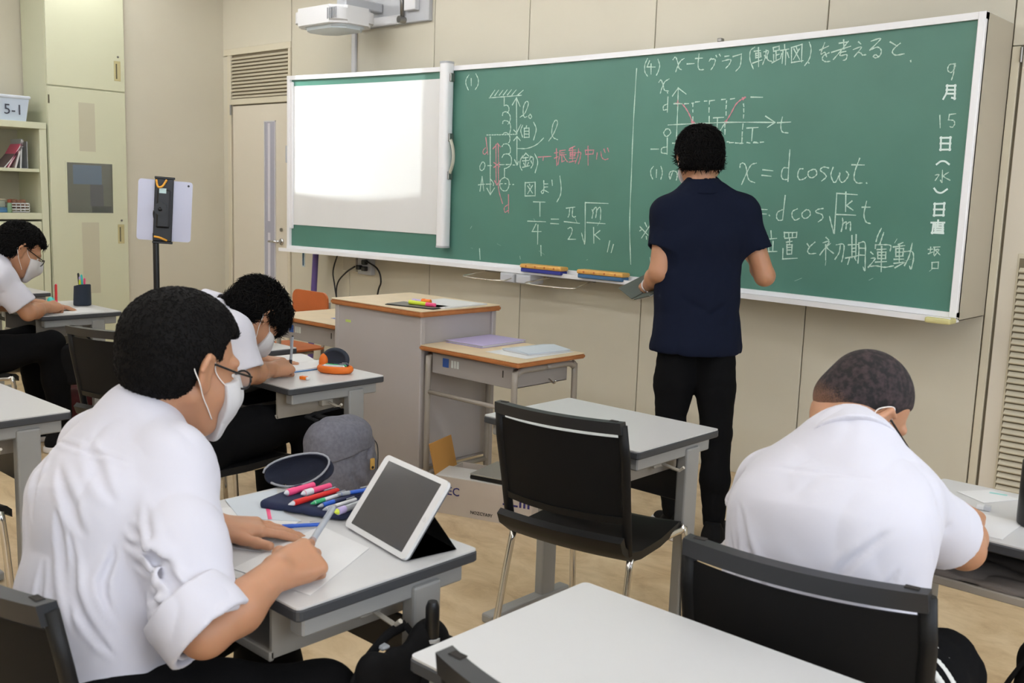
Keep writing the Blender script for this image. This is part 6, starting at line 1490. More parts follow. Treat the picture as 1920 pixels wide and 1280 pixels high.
# black bag and folded umbrella hanging beside the nearest desk
bgo = V3(0.118, -3.045, 0.485)
hb_ = thing('hanging_bag', 'black cloth bag hanging on the hook of the nearest writing student desk', 'bag', tuple(bgo))
S = Solid(); S.cone(bgo+V3(0.0, -0.06, 0.06), bgo+V3(0.0, -0.07, -0.16), 0.062, 0.085, 0.04, '+', (1, 0, 0), 0.55); S.cone(bgo+V3(0, 0.05, 0.07), bgo+V3(0, 0.06, -0.16), 0.062, 0.080, 0.04, '+', (1, 0, 0), 0.55)
S.wrinkle((12, 12, 8), 0.016, 7)
np_obj('pouch', [S.mesh(0.006)], M_black, hb_, bgo)
obj('strap', tube(B(), catmull([(-0.005, -0.11, -0.16), (0.0, -0.15, -0.05), (-0.01, -0.12, 0.07), (-0.04, -0.03, 0.11), (-0.05, 0.03, 0.115)], 5), 0.010, 6, ry=0.004), M_black, hb_, True)
obj('strap', tube(B(), catmull([(0.0, 0.05, 0.05), (-0.03, 0.04, 0.09), (-0.05, 0.03, 0.115)], 5), 0.010, 6, ry=0.004), M_black, hb_, True)
obj('buckle', box((-0.045, -0.050, 0.098), (-0.020, -0.030, 0.106), 0.003), CLEAR, hb_)
um = thing('folded_umbrella', 'folded black umbrella upright beside the hanging black bag', 'umbrella', (0.135, -3.010, 0.305))
obj('canopy', lathe(B(), [(0.012, 0.0), (0.026, 0.03), (0.034, 0.12), (0.032, 0.20), (0.020, 0.26), (0.010, 0.28)], 14), M_black, um, 50)
obj('handle', lathe(B(), [(0.010, 0.28), (0.013, 0.29), (0.013, 0.35), (0.009, 0.36)], 12), M_blk2, um, 50)
for z in (0.20, 0.245, 0.285): obj('ring', lathe(B(), [(0.012+0.0, z), (0.034-(z-0.2)*0.22, z+0.001), (0.034-(z-0.2)*0.22, z+0.007), (0.012, z+0.008)], 14), M_greyplastic if z > 0.28 else M_blk2, um, 50)

# ---- desk with the orange pencil case
nb = thing('open_notebook', 'open notebook with white pages and blue cover on the desk before the lectern', 'notebook', (-1.865, -1.915, DZ), math.radians(0))
obj('cover', box((-0.165, -0.115, 0.0), (0.15, 0.125, 0.003), 0.001), mat('cover_blue', srgb(36,110,170), 0.5), nb)
def pages(x0, x1, s):
    bm = B(); vs = []
    for i in range(11):
        t = i/10; x = x0+(x1-x0)*t; z = 0.003+0.016*math.sin(math.pi*min(1, (1-t if s > 0 else t)*0.9+0.1))
        vs.append([bm.verts.new((x, y, zz)) for y in (-0.105, 0.12) for zz in (0.003, z)])
    for a, b in zip(vs, vs[1:]):
        for k in ((0, 1), (1, 3), (3, 2), (2, 0)): bm.faces.new((a[k[0]], b[k[0]], b[k[1]], a[k[1]]))
    bm.faces.new([vs[0][k] for k in (0, 1, 3, 2)]); bm.faces.new([vs[-1][k] for k in (0, 2, 3, 1)])
    return bm
obj('pages', pages(-0.16, -0.006, -1), M_paper, nb, 40); obj('pages', pages(-0.004, 0.145, 1), M_paper, nb, 40)
paper('loose_sheet', 'loose pale sheet under the open notebook, before the lectern', [(-2.05, -1.80), (-1.86, -1.785), (-1.82, -1.80), (-2.03, -1.93)], DZ, M_paper2)
pen('upright grey pen in the hand of the student bent over the notebook', (-1.668, -2.060, 0.712), (-1.672, -2.045, 0.850), CLEAR, grip=BLACKP, r=0.005)
oc = thing('pencil_case', 'orange pencil case with dark flipped lid on the desk before the lectern', 'pencil case', (-1.625, -1.885, DZ), math.radians(0))
ocb = V3(-1.625, -1.885, DZ)
def rz_np(a): return np.array(Matrix.Rotation(math.radians(a), 3, 'Z').transposed())
S = Solid(); S.ell(ocb+V3(0, 0, 0.016), (0.072, 0.044, 0.028), 0.01, '+', rz_np(30)); S.half(ocb+V3(0, 0, 0.001), (0, 0, -1), 0.002); S.half(ocb+V3(0, 0, 0.030), (0, 0, 1), 0.002)
S.ell(ocb+V3(0, 0, 0.034), (0.063, 0.036, 0.024), 0.003, '-', rz_np(30))
np_obj('tray', [S.mesh(0.003)], mat('case_orange', srgb(226,112,26), 0.6), oc, ocb)
S = Solid(); c_ = ocb+V3(-0.036, 0.030, 0.045); S.ell(c_, (0.056, 0.020, 0.044), 0.01, '+', rz_np(30) ); S.ell(c_+V3(0.012, -0.017, 0.004), (0.047, 0.018, 0.035), 0.004, '-', rz_np(30)); S.half(ocb+V3(0, 0, 0.006), (0, 0, -1), 0.002)
np_obj('lid', [S.mesh(0.003)], mat('case_lining', srgb(40,46,58), 0.8), oc, ocb)
S = Solid(); S.ell(c_+V3(-0.036, -0.030, -0.014), (0.018, 0.018, 0.034), 0.01); np_obj('end_panel', [S.mesh(0.003)], MATS['case_orange'], oc, ocb)
for i, (dx, m1, lb) in enumerate(((-0.020, WHITE, 'white pen nearest the sitter in the orange pencil case'), (0.0, GREEN, 'green pen in the middle of the orange pencil case'), (0.022, NAVYP, 'navy pen at the far side of the orange pencil case'))):
    a = math.radians(30); u = Vector((math.cos(a), math.sin(a), 0)); w = Vector((-u.y, u.x, 0)); c = Vector(ocb)+w*dx+Vector((0, 0, 0.028))
    pen(lb, c-u*0.046, c+u*0.046, m1, CLEAR, BLACKP if i == 2 else m1, 0.005, 'pens in the orange pencil case')
er = thing('rubber_eraser', 'small orange-sleeved eraser on the desk before the lectern', 'eraser', (-1.585, -2.055, DZ), math.radians(15))
obj('sleeve', box((-0.016, -0.009, 0), (0.012, 0.009, 0.011), 0.001), ORANGE, er); obj('rubber', box((0.012, -0.0085, 0.0005), (0.019, 0.0085, 0.0105), 0.002), M_paper, er)
# ---- far left desk
pp = thing('pen_pot', 'dark blue cloth pen pot full of pens on the far left desk', 'pen pot', (-4.110, -1.735, DZ))
ppb = V3(-4.110, -1.735, DZ)
S = Solid(); S.cone(ppb+V3(0, 0, 0.01), ppb+V3(0.006, 0, 0.115), 0.047, 0.044, 0.01); S.half(ppb+V3(0, 0, 0.001), (0, 0, -1), 0.002); S.half(ppb+V3(0, 0, 0.112), (-0.25, 0, 1), 0.002); S.cone(ppb+V3(0, 0, 0.03), ppb+V3(0.006, 0, 0.17), 0.040, 0.040, 0.003, '-')
np_obj('cup', [S.mesh(0.004)], mat('pot_darkblue', srgb(34,44,58), 0.8), pp, ppb)
for i, (dx, dy, lx, m1, lb) in enumerate(((-0.025, 0.0, -0.03, BLACKP, 'black pen leaning out of the dark blue pot, leftmost'), (-0.012, 0.01, -0.02, TEAL, 'teal pen leaning out of the dark blue pot'), (0.0, -0.01, 0.0, LILAC, 'lilac pen upright in the dark blue pot'), (0.014, 0.008, 0.010, PINK, 'pink pen at the right of the dark blue pot'), (0.006, -0.014, 0.006, YELLOW, 'yellow highlighter in the dark blue pot'))):
    a = Vector((ppb[0]+dx*0.5, ppb[1]+dy, DZ+0.012)); pen(lb, a, a+Vector((lx, 0, 0.165-0.008*i)), m1, r=0.006, group='pens in the dark blue pot', clip=False)
paper('worksheet', 'white worksheet on the far left desk in front of the curly-haired student', [(-4.02, -2.08), (-3.80, -2.08), (-3.79, -1.76), (-4.02, -1.76)], DZ)
pen('red pen in the hand of the curly-haired student', (-3.905, -1.965, 0.712), (-3.925, -1.955, 0.845), RED, r=0.0065, grip=PINK)
S = Solid(); c_ = V3(-4.115, -1.89, DZ+0.02); S.cone(c_+V3(-0.04, 0, 0.01), c_+V3(0.045, -0.01, -0.008), 0.022, 0.012, 0.01); S.wrinkle((30, 30, 30), 0.01, 2)
o_ = np_obj('teal_pouch', [S.mesh(0.004)], TEAL, None, c_); o_.location = tuple(c_); tag(o_, 'small crumpled teal pouch beside the red pen on the far left desk', 'pouch')
def strapbag(name, label, c, hw, m, wr=0.012, straps=None, seed=1):
    c = V3(c); t = thing(name, label, 'bag', tuple(c)); S = Solid()
    S.boxx(c, hw, min(hw)*0.6, 0.02); S.wrinkle((9, 9, 9), wr, seed)
    np_obj('bag_body', [S.mesh(0.008)], m, t, c)
    for pts in straps or (): obj('strap', tube(B(), catmull(pts, 5), 0.011, 6, ry=0.004), M_black, t, True)
    return t
strapbag('school_bag', 'black school bag hung on the side of the far left desk', (-3.705, -1.93, 0.45), (0.035, 0.13, 0.105), M_black, 0.008, [[(0.0, -0.06, 0.10), (-0.02, -0.02, 0.16), (-0.04, 0.02, 0.16), (0, 0.07, 0.10)]], 4)
strapbag('sports_bag', 'dark red bag lying on the floor under the far left desk', (-4.02, -1.86, 0.135), (0.17, 0.12, 0.13), mat('bag_dark_red', srgb(84,26,32), 0.8, bump=(300, 0.3)), 0.02, [[(-0.1, -0.05, 0.12), (-0.05, -0.07, 0.2), (0.05, -0.07, 0.2), (0.1, -0.05, 0.12)]], 8)

# ---- lectern and teacher's desk
LZ = 0.8555
cfold = thing('clip_folder', 'thin black folder under the bright markers on the lectern', 'folder', (-2.115, -1.03, LZ), math.radians(12))
obj('lower_cover', box((-0.14, -0.07, 0), (0.14, 0.07, 0.003), 0.001), BLACKP, cfold); obj('upper_cover', box((-0.135, -0.065, 0.004), (0.135, 0.07, 0.006), 0.001), mat('folder_grey', srgb(110,108,100), 0.5), cfold)
for lb, x, y, L, a, m1, r in (('yellow highlighter lying on the black folder on the lectern', -2.100, -1.045, 0.12, 8, YELLOW, 0.0095), ('orange marker cap behind the yellow highlighter on the lectern', -2.105, -0.985, 0.055, 12, ORANGE, 0.012), ('pink marker right of the yellow highlighter on the lectern', -2.020, -1.035, 0.06, 8, PINK, 0.009), ('lilac marker behind the yellow highlighter on the lectern', -2.165, -0.985, 0.075, 10, LILAC, 0.009)):
    a = math.radians(a); d = Vector((math.cos(a), math.sin(a), 0))*L/2; z = LZ+0.006+r*1.12
    pen(lb, (x-d.x, y-d.y, z), (x+d.x, y+d.y, z), m1, WHITE, m1, r, 'markers on the lectern', 'marker', False)
paper('paper_stack', 'white paper stack with slightly curled edge on the lectern', [(-2.06, -1.05), (-1.96, -1.00), (-1.975, -0.70), (-2.26, -0.72), (-2.24, -0.86)], LZ, th=0.006)
fo = thing('ring_folder', 'lilac plastic folder on the teacher desk beside the lectern', 'folder', (-1.835, -0.850, DZ), math.radians(2))
M_lilac = mat('folder_lilac', srgb(186,174,214), 0.45)
obj('lower_cover', box((-0.115, -0.150, 0), (0.115, 0.160, 0.002), 0.0008), M_lilac, fo); obj('upper_cover', box((-0.115, -0.150, 0.010), (0.115, 0.160, 0.012), 0.0008), M_lilac, fo)
obj('spine', tube(B(), catmull([(-0.115, 0, 0.001), (-0.122, 0, 0.006), (-0.115, 0, 0.011)], 4), 0.0012, 5), M_lilac, fo, True); obj('papers', box((-0.10, -0.14, 0.002), (0.11, 0.15, 0.0095)), M_paper, fo)
paper('paper_sheet', 'white sheet lying flat under the thin booklet on the teacher desk', [(-1.64, -1.05), (-1.40, -1.05), (-1.40, -0.72), (-1.64, -0.72)], DZ)
bk2 = thing('thin_booklet', 'thin white booklet with grey spine on the teacher desk', 'booklet', (-1.515, -0.850, DZ+0.001), math.radians(-6))
obj('pages', box((-0.085, -0.125, 0), (0.085, 0.125, 0.006), 0.001), M_paper, bk2); obj('cover', prism(B(), [(-0.088, 0), (0.088, 0), (0.088, 0.003), (-0.02, 0.013), (-0.088, 0.004)], 0.256, Matrix(((1,0,0,0),(0,0,1,-0.128),(0,1,0,0.0065),(0,0,0,1)))), M_paper2, bk2)
paper('blue_card', 'small blue card on the far wooden desk', [(-2.93, -0.92), (-2.84, -0.92), (-2.84, -0.895), (-2.93, -0.895)], DZ, BLUE, 'card')

# ---- right hand desk
paper('note_sheet', 'small white note with teal corner on the right hand desk', [(0.585, -1.66), (0.665, -1.71), (0.715, -1.61), (0.64, -1.575)], DZ)
c1 = obj('teal_label', prism(B(), [(-0.02, -0.006), (0.02, -0.006), (0.02, 0.006), (-0.02, 0.006)], 0.0004, TRS((0.665, -1.602, DZ+0.001), rz=0.2)), mat('label_teal', srgb(150,205,200), 0.6)); tag(c1, 'pale teal print at the corner of the small note', 'print')
e2 = thing('rubber_eraser', 'small worn white and grey eraser on the right hand desk', 'eraser', (0.680, -1.765, DZ), math.radians(10))
obj('rubber', box((-0.014, -0.009, 0), (0.004, 0.009, 0.011), 0.003, 2), M_paper, e2); obj('sleeve', box((0.002, -0.0095, 0.0), (0.016, 0.0095, 0.0115), 0.001), M_greyplastic, e2)
bo = thing('water_bottle', 'tall black water bottle at the right edge of the picture', 'bottle', (0.800, -1.800, DZ))
obj('bottle_body', lathe(B(), [(0.030, 0.0), (0.036, 0.004), (0.037, 0.02), (0.037, 0.145), (0.030, 0.160), (0.026, 0.165)], 24), mat('bottle_black', srgb(22,22,24), 0.3), bo, 50)
obj('lid', lathe(B(), [(0.026, 0.165), (0.031, 0.167), (0.031, 0.195), (0.026, 0.200)], 24), M_blk2, bo, 50)
obj('logo', box((-0.004, -0.0385, 0.08), (0.004, -0.0365, 0.09)), WHITE, bo)
S = Solid(); c_ = V3(0.80, -1.85, 0.592); S.boxx(c_, (0.17, 0.12, 0.011), 0.010, 0.01); S.wrinkle((14, 14, 10), 0.012, 3)
o_ = np_obj('folded_cloth', [S.mesh(0.006)], mat('cloth_grey_brown', srgb(112,104,98), 0.9, bump=(300, 0.4)), None, c_); o_.location = tuple(c_); tag(o_, 'crumpled grey-brown cloth stuffed into the tray of the right hand desk', 'cloth')
bgr = V3(0.960, -1.955, 0.27)
rb = thing('shoulder_bag', 'tall black bag standing under the right hand desk, at the bottom right edge', 'bag', (0.96, -1.955, 0.0))
S = Solid(); S.cone(bgr+V3(-0.03, 0, 0.17), bgr+V3(-0.04, 0, -0.17), 0.095, 0.11, 0.06, '+', (0, 1, 0), 0.62); S.cone(bgr+V3(0.05, 0, 0.17), bgr+V3(0.06, 0, -0.17), 0.095, 0.11, 0.06, '+', (0, 1, 0), 0.62); S.half((0, 0, 0.002), (0, 0, -1), 0.004); S.wrinkle((12, 12, 7), 0.016, 5)
np_obj('pouch', [S.mesh(0.008)], M_black, rb, (0.96, -1.955, 0.0))
obj('strap', tube(B(), catmull([(-0.10, -0.05, 0.06), (-0.155, -0.06, 0.20), (-0.145, -0.05, 0.36), (-0.08, -0.03, 0.50), (-0.02, -0.01, 0.535)], 5), 0.014, 6, ry=0.005), M_black, rb, True)
paper('worksheet', 'white worksheet under the arms of the hunched student at the right desk', [(0.54, -1.96), (0.78, -1.96), (0.78, -1.80), (0.54, -1.80)], DZ)

# ---- cardboard box with a laptop on it, under the teacher desk
cbx = thing('cardboard_box', 'white printed cardboard box with one brown flap up, on the floor', 'box', (-1.705, -1.275, 0), math.radians(18.5))
M_card = mat('cardboard_white', srgb(196,184,172), 0.7); M_kraft = mat('cardboard_brown', srgb(186,134,66), 0.8)
BL_, BD_, BH2 = 0.46, 0.26, 0.165
obj('front_face', box((0, 0, 0), (BL_, 0.005, BH2)), M_card, cbx); obj('back_face', box((0, BD_-0.005, 0), (BL_, BD_, BH2)), M_card, cbx)
obj('side_face', box((0, 0.005, 0), (0.005, BD_-0.005, BH2)), M_card, cbx); obj('side_face', box((BL_-0.005, 0.005, 0), (BL_, BD_-0.005, BH2)), M_card, cbx)
obj('base', box((0.005, 0.005, 0), (BL_-0.005, BD_-0.005, 0.005)), M_kraft, cbx)
obj('top_flap', box((0.0, 0.0, 0), (BL_, 0.13, 0.004), M=TRS((0, 0, BH2), rx=math.radians(4))), mat('cardboard_top', srgb(206,204,200), 0.6), cbx)
fl = B(); bx(fl, (0, 0, 0), (0.13, 0.004, 0.005)); 
obj('raised_flap', box((-0.003, 0.0, 0), (0.003, 0.20, 0.14), M=TRS((0.0, 0.0, BH2), ry=math.radians(-14), rx=math.radians(0))), M_kraft, cbx)
NAVYT = mat('print_navy', srgb(50,44,110), 0.6)
text_mesh('NEC', 0.052, 'printed_logo', NAVYT, cbx, (0.018, -0.0008, 0.088), (math.radians(90), 0, 0), 0.0003, 0.0004)
text_mesh('NOZCYA9Y', 0.020, 'printed_code', mat('print_black', srgb(60,55,50), 0.6), cbx, (0.175, -0.0008, 0.020), (math.radians(90), 0, 0), 0.0003, 0.0003)
text_mesh('工III', 0.075, 'printed_logo', NAVYT, cbx, (0.325, -0.0008, 0.085), (math.radians(90), 0, 0), 0.0003, 0.0012)
lap = thing('laptop', 'closed silver laptop with black edge lying on the cardboard box', 'laptop', (-1.40, -1.05, BH2+0.006), math.radians(14))
obj('base', box((-0.19, -0.12, 0), (0.19, 0.12, 0.016), 0.004, 2), M_blk2, lap); obj('lid', box((-0.19, -0.12, 0.017), (0.19, 0.12, 0.025), 0.003, 2), mat('laptop_silver', srgb(168,166,158), 0.35, 0.3), lap)
obj('emblem', prism(B(), rrect(0.03, 0.02, 0.009, 4), 0.0006, Matrix.Translation((0, 0.0, 0.025))), M_steel, lap)

# ---- grey backpack hung on the desk before the lectern
bpo = V3(-1.300, -2.115, 0.48)
bp = thing('backpack', 'grey fabric backpack hanging from the hook beside the orange pencil case desk', 'backpack', tuple(bpo))
M_gfab = mat('fabric_grey_melange', srgb(112,112,122), 0.9, noise=(90, 0.2), bump=(500, 0.4))
M_gfab2 = mat('fabric_grey_dark', srgb(84,86,96), 0.9, noise=(90, 0.2), bump=(500, 0.4))
def bp_main():
    S = Solid(); S.ell(bpo+V3(0, 0, -0.01), (0.088, 0.126, 0.138), 0.03); S.ell(bpo+V3(0.03, 0.01, -0.05), (0.078, 0.120, 0.100), 0.03); S.cone(bpo+V3(0, -0.05, 0.06), bpo+V3(0, 0.05, 0.06), 0.065, 0.065, 0.05)
    return S
S = bp_main()
S.groove(bpo+V3(0.10, -0.02, -0.04), bpo+V3(0.095, 0.06, -0.13), 0.009, 0.010); S.groove(bpo+V3(0.10, -0.05, -0.03), bpo+V3(0.10, 0.02, -0.12), 0.010, -0.006); S.groove(bpo+V3(0.10, 0.03, -0.03), bpo+V3(0.10, 0.09, -0.09), 0.008, 0.008)
S.wrinkle((12, 12, 12), 0.012, 6); S.wrinkle((30, 30, 30), 0.003, 6)
np_obj('bag_body', [S.mesh(0.0045)], M_gfab, bp, bpo)
S = Solid(); S.ops.append(('+', 's', (bp_main(), 0.006, bpo-0.2, bpo+0.2), 0.004)); S.half(bpo+V3(0.08, 0, 0.020), (0.25, 0.15, -1), 0.006); S.wrinkle((14, 14, 14), 0.008, 2)
np_obj('top_panel', [S.mesh(0.0045, bpo-0.2, bpo+0.2)], M_gfab, bp, bpo)
S = Solid(); S.ell(bpo+V3(0.01, 0, -0.165), (0.085, 0.125, 0.05), 0.02); S.wrinkle((10, 10, 10), 0.010, 12); np_obj('lower_pocket', [S.mesh(0.006)], M_gfab2, bp, bpo)
obj('leather_tab', box((0.0, -0.009, -0.020), (0.003, 0.009, 0.020), 0.003, M=TRS((0.112, 0.055, -0.012))), mat('leather_tan', srgb(196,156,80), 0.6), bp)
obj('tab_rivet', cyl(B(), (0.113, 0.055, -0.024), 0.005, 0.004, 10, 'x'), BLACKP, bp)
obj('side_cord', tube(B(), catmull([(0.02, 0.115, 0.06), (0.05, 0.128, 0.03), (0.07, 0.115, -0.04), (0.06, 0.12, -0.09)], 5), 0.002, 5), BLACKP, bp, True)
for y0 in (-0.035, 0.03):
    obj('strap', tube(B(), catmull([(-0.06, y0, 0.05), (-0.08, y0*0.8, 0.11), (-0.150, 0.0+y0*0.6, 0.118), (-0.158, 0.11+y0*0.3, 0.128)], 5), 0.013, 6, ry=0.004), M_black, bp, True)

# ---- tablet on a tripod pole, seen from behind
ts = thing('tablet_stand', 'slim black pole stand with orange-clipped tablet holder, near the door', 'stand', (-2.870, -1.945, 0))
obj('pole', tube(B(), [(0, 0, 0.02), (0, 0, 1.165)], 0.0135, 12), M_blk2, ts, 40)
obj('upper_pole', tube(B(), [(0, 0, 1.165), (0, 0, 1.245)], 0.008, 10), M_chrome, ts, 40)
obj('base_plate', lathe(B(), [(0.005, 0.0), (0.10, 0.0), (0.10, 0.010), (0.02, 0.022), (0.016, 0.05)], 32), M_blk2, ts, 40)
TF = Matrix.Translation((0.045, 0.015, 1.275)) @ Matrix.Rotation(math.radians(47+14), 4, 'Z') @ Matrix.Rotation(math.radians(3), 4, 'Y')
hold = B(); bx(hold, (-0.040, 0.012, -0.145), (0.040, 0.026, 0.135), 0.003, M=TF); bx(hold, (-0.030, -0.014, -0.085), (0.030, 0.014, 0.085), 0.008, 2, M=TF)
obj('holder', hold, M_blk2, ts); jb = B(); cyl(jb, (0, 0, 0), 0.028, 0.02, 16, 'y'); bmesh.ops.transform(jb, matrix=TF @ Matrix.Translation((-0.012, -0.034, 0.0)), verts=jb.verts[:]); obj('ball_joint', jb, M_blk2, ts, 40)
obj('elbow_arm', tube(B(), catmull([(0, 0, 1.235), (0.0, 0, 1.262), tuple(TF @ Vector((-0.012, -0.036, 0.0)))], 4), 0.010, 8), M_blk2, ts, True)
for z in (0.137, -0.152):
    obj('clamp_lip', box((-0.042, 0.010, z-0.004), (0.045, 0.052, z+0.006), 0.002, M=TF), M_blk2, ts)
obj('label_sticker', box((-0.020, -0.0155, 0.070), (0.010, -0.0140, 0.092), M=TF), mat('sticker_pale', srgb(190,215,215), 0.4), ts)
OR2 = mat('clip_orange', srgb(226,160,50), 0.5)
obj('orange_spring', tube(B(), catmull([TF @ Vector(q) for q in ((-0.034, -0.004, 0.128), (-0.026, -0.016, 0.098), (-0.008, -0.018, 0.100), (0.010, -0.006, 0.130))], 5), 0.005, 6), OR2, ts, True)
obj('orange_spring', tube(B(), catmull([TF @ Vector(q) for q in ((-0.034, -0.006, -0.125), (-0.010, -0.016, -0.128), (0.020, -0.006, -0.140))], 5), 0.005, 6), OR2, ts, True)
tb2 = thing('tablet', 'silver-backed tablet clamped upright in the pole stand', 'tablet', tuple(Vector((-2.870, -1.945, 0)) + (TF @ Vector((0.006, 0.034, -0.008)))))
Ro = TF.to_3x3().to_4x4()
obj('back_shell', prism(B(), rrect(0.232, 0.272, 0.014, 5), 0.006, Ro @ Matrix.Rotation(math.radians(90), 4, 'X') @ Matrix.Translation((0, 0, -0.006))), mat('tablet_silver', srgb(188,188,204), 0.3, 0.2), tb2, 40)
obj('glass', prism(B(), rrect(0.228, 0.268, 0.012, 5), 0.001, Ro @ Matrix.Rotation(math.radians(90), 4, 'X') @ Matrix.Translation((0, 0, -0.0075))), M_glassd, tb2, 40)
obj('camera_lens', cyl(B(), (0.098, -0.0025, 0.118), 0.005, 0.003, 12, 'y'), BLACKP, tb2).matrix_local = Ro

# ---- walls: outlets, cables, pole, hanging things
ol = thing('outlet_box', 'beige wall outlet box with black plugs below the chalkboard', 'outlet', (-4.27, YF, 0.855))
obj('cover_plate', box((-0.13, -0.03, -0.05), (0.02, 0, 0.07), 0.004), mat('outlet_beige', srgb(196,190,176), 0.5), ol); obj('cover_plate', box((0.05, -0.04, -0.06), (0.20, 0, 0.08), 0.004), M_greyplastic, ol)
for dx, dz in ((0.09, -0.01), (0.15, 0.03), (0.15, -0.015)): obj('plug', box((dx-0.02, -0.075, dz-0.016), (dx+0.02, -0.04, dz+0.016), 0.005), BLACKP, ol)
cabs = (('black cable looping down from the outlet plugs, left strand', [(-4.20, 0.25, 0.85), (-4.32, 0.27, 0.80), (-4.44, 0.29, 0.72), (-4.46, 0.29, 0.62), (-4.42, 0.29, 0.40), (-4.40, 0.29, 0.01)]),
        ('black cable curving from behind the board to the floor, leftmost', [(-4.42, 0.28, 0.95), (-4.50, 0.29, 0.80), (-4.48, 0.29, 0.68), (-4.43, 0.29, 0.45), (-4.42, 0.29, 0.01)]),
        ('black cable curving down right of the outlet plugs', [(-4.10, 0.26, 0.90), (-3.99, 0.28, 0.85), (-3.96, 0.29, 0.76), (-4.00, 0.29, 0.62), (-4.02, 0.29, 0.01)]))
for lb, pts in cabs:
    o_ = obj('power_cable', tube(B(), catmull(pts, 6), 0.006, 6), BLACKP, None, True); tag(o_, lb, 'cable', 'cables below the chalkboard')
pl = thing('purple_pole', 'purple plastic pole leaning under the left end of the chalkboard', 'pole', (-4.66, 0.20, 0))
obj('shaft', tube(B(), [(0, 0, 0.02), (0.03, 0.03, 0.93)], 0.022, 12), mat('pole_purple', srgb(104,84,150), 0.4), pl, 40); obj('foot', tube(B(), [(0, 0, 0.0), (0, 0, 0.03)], 0.026, 12), BLACKP, pl, 40)
tg = thing('hanging_tag', 'small blue and white tag hanging under the left end of the chalkboard', 'tag', (-4.53, 0.05, 0.93))
obj('card', box((-0.016, -0.002, -0.10), (0.016, 0.002, 0.0), 0.001), mat('tag_white', srgb(190,205,210), 0.5), tg); obj('stripe', box((-0.006, -0.004, -0.09), (0.006, -0.002, 0.0)), mat('tag_blue', srgb(40,90,130), 0.5), tg)

# ---- shelf contents
bn = thing('storage_tub', 'translucent white storage tub marked 5-1 on top of the shelf unit', 'tub', (-6.17, -1.385, 1.785))
M_tub = mat('tub_bluewhite', srgb(196,208,224), 0.35)
tbm = B(); 
for (w0, z0), (w1, z1) in (((0.155, 0.0), (0.175, 0.155)),):
    a = [tbm.verts.new((x*0.72, y, z0)) for x, y in ((-w0, -w0), (w0, -w0), (w0, w0), (-w0, w0))]; b = [tbm.verts.new((x*0.72, y, z1)) for x, y in ((-w1, -w1), (w1, -w1), (w1, w1), (-w1, w1))]
    tbm.faces.new(a[::-1]); tbm.faces.new(b)
    for k in range(4): tbm.faces.new((a[k], a[(k+1)%4], b[(k+1)%4], b[k]))
obj('tub_body', tbm, M_tub, bn); obj('lid', box((-0.135, -0.185, 0.155), (0.135, 0.185, 0.178), 0.006), mat('tub_lid', srgb(206,214,226), 0.35), bn)
text_mesh('5-1', 0.10, 'handwritten_label', mat('ink_dark', srgb(60,62,78), 0.6), bn, (0.127, 0.0, 0.045), (math.radians(90), 0, math.radians(90)), 0.0005)
for i, (y, a, m1, lb) in enumerate(((-1.29, 4, pmat('mag_grey', (150,156,160)), 'grey-green magazine standing upright on the shelf'), (-1.325, 16, pmat('mag_white', (206,200,196)), 'white magazine leaning second from the right on the shelf'), (-1.375, 30, pmat('mag_pink', (206,90,120)), 'pink magazine leaning at the left of the shelf'), (-1.40, 40, pmat('mag_dark', (96,80,84)), 'dark booklet leaning lowest on the shelf'))):
    t = thing('magazine', lb, 'magazine', (-6.12, y, 1.459), 0, 'magazines on the middle shelf')
    Mx = Matrix.Rotation(math.radians(-a) if False else math.radians(a), 4, 'X') if False else Matrix.Rotation(math.radians(-a), 4, 'X')
    obj('pages', box((-0.09, -0.004, 0.001), (0.09, 0.004, 0.20), M=Mx), M_paper, t); obj('cover', box((-0.092, -0.006, 0.0), (0.092, -0.004, 0.205), M=Mx), m1, t); obj('cover', box((-0.092, 0.004, 0.0), (0.092, 0.006, 0.205), M=Mx), m1, t)
bk3 = thing('bookend', 'plain grey bookend at the right of the magazines', 'bookend', (-6.13, -1.225, 1.459)); obj('upright', box((-0.06, -0.002, 0), (0.06, 0.002, 0.19)), M_greyplastic, bk3); obj('foot', box((-0.06, -0.06, 0), (0.06, 0.0, 0.002)), M_greyplastic, bk3)
bsk = thing('small_basket', 'small white basket of brown odds and ends on the lower shelf', 'basket', (-6.11, -1.290, 1.146))
bb = B()
for z in (0.0, 0.02, 0.04, 0.06): bx(bb, (-0.05, -0.065, z), (0.05, -0.061, z+0.008)); bx(bb, (-0.05, 0.061, z), (0.05, 0.065, z+0.008)); bx(bb, (-0.05, -0.065, z), (-0.046, 0.065, z+0.008)); bx(bb, (0.046, -0.065, z), (0.05, 0.065, z+0.008))
for y in (-0.065, -0.03, 0.0, 0.03, 0.061): bx(bb, (0.046, y, 0), (0.05, y+0.004, 0.068)); bx(bb, (-0.05, y, 0), (-0.046, y+0.004, 0.068))
bx(bb, (-0.05, -0.065, 0), (0.05, 0.065, 0.003)); obj('wire_frame', bb, M_paper, bsk)
S = Solid(); c_ = V3(-6.11, -1.29, 1.205); S.boxx(c_, (0.04, 0.055, 0.03), 0.01); S.wrinkle((40, 40, 40), 0.014, 2); np_obj('contents', [S.mesh(0.006)], mat('contents_brown', srgb(128,92,72), 0.8), bsk, (-6.11, -1.290, 1.146))
tr3 = thing('blue_tray', 'shallow blue tray under the grey box on the lower shelf', 'tray', (-6.12, -1.44, 1.146)); obj('tray_base', box((-0.07, -0.09, 0), (0.07, 0.06, 0.03), 0.004), pmat('tray_blue', (84,130,170)), tr3); obj('tray_rim', box((-0.075, -0.095, 0.028), (0.075, 0.065, 0.034), 0.002), pmat('tray_rim_blue', (100,146,184)), tr3)
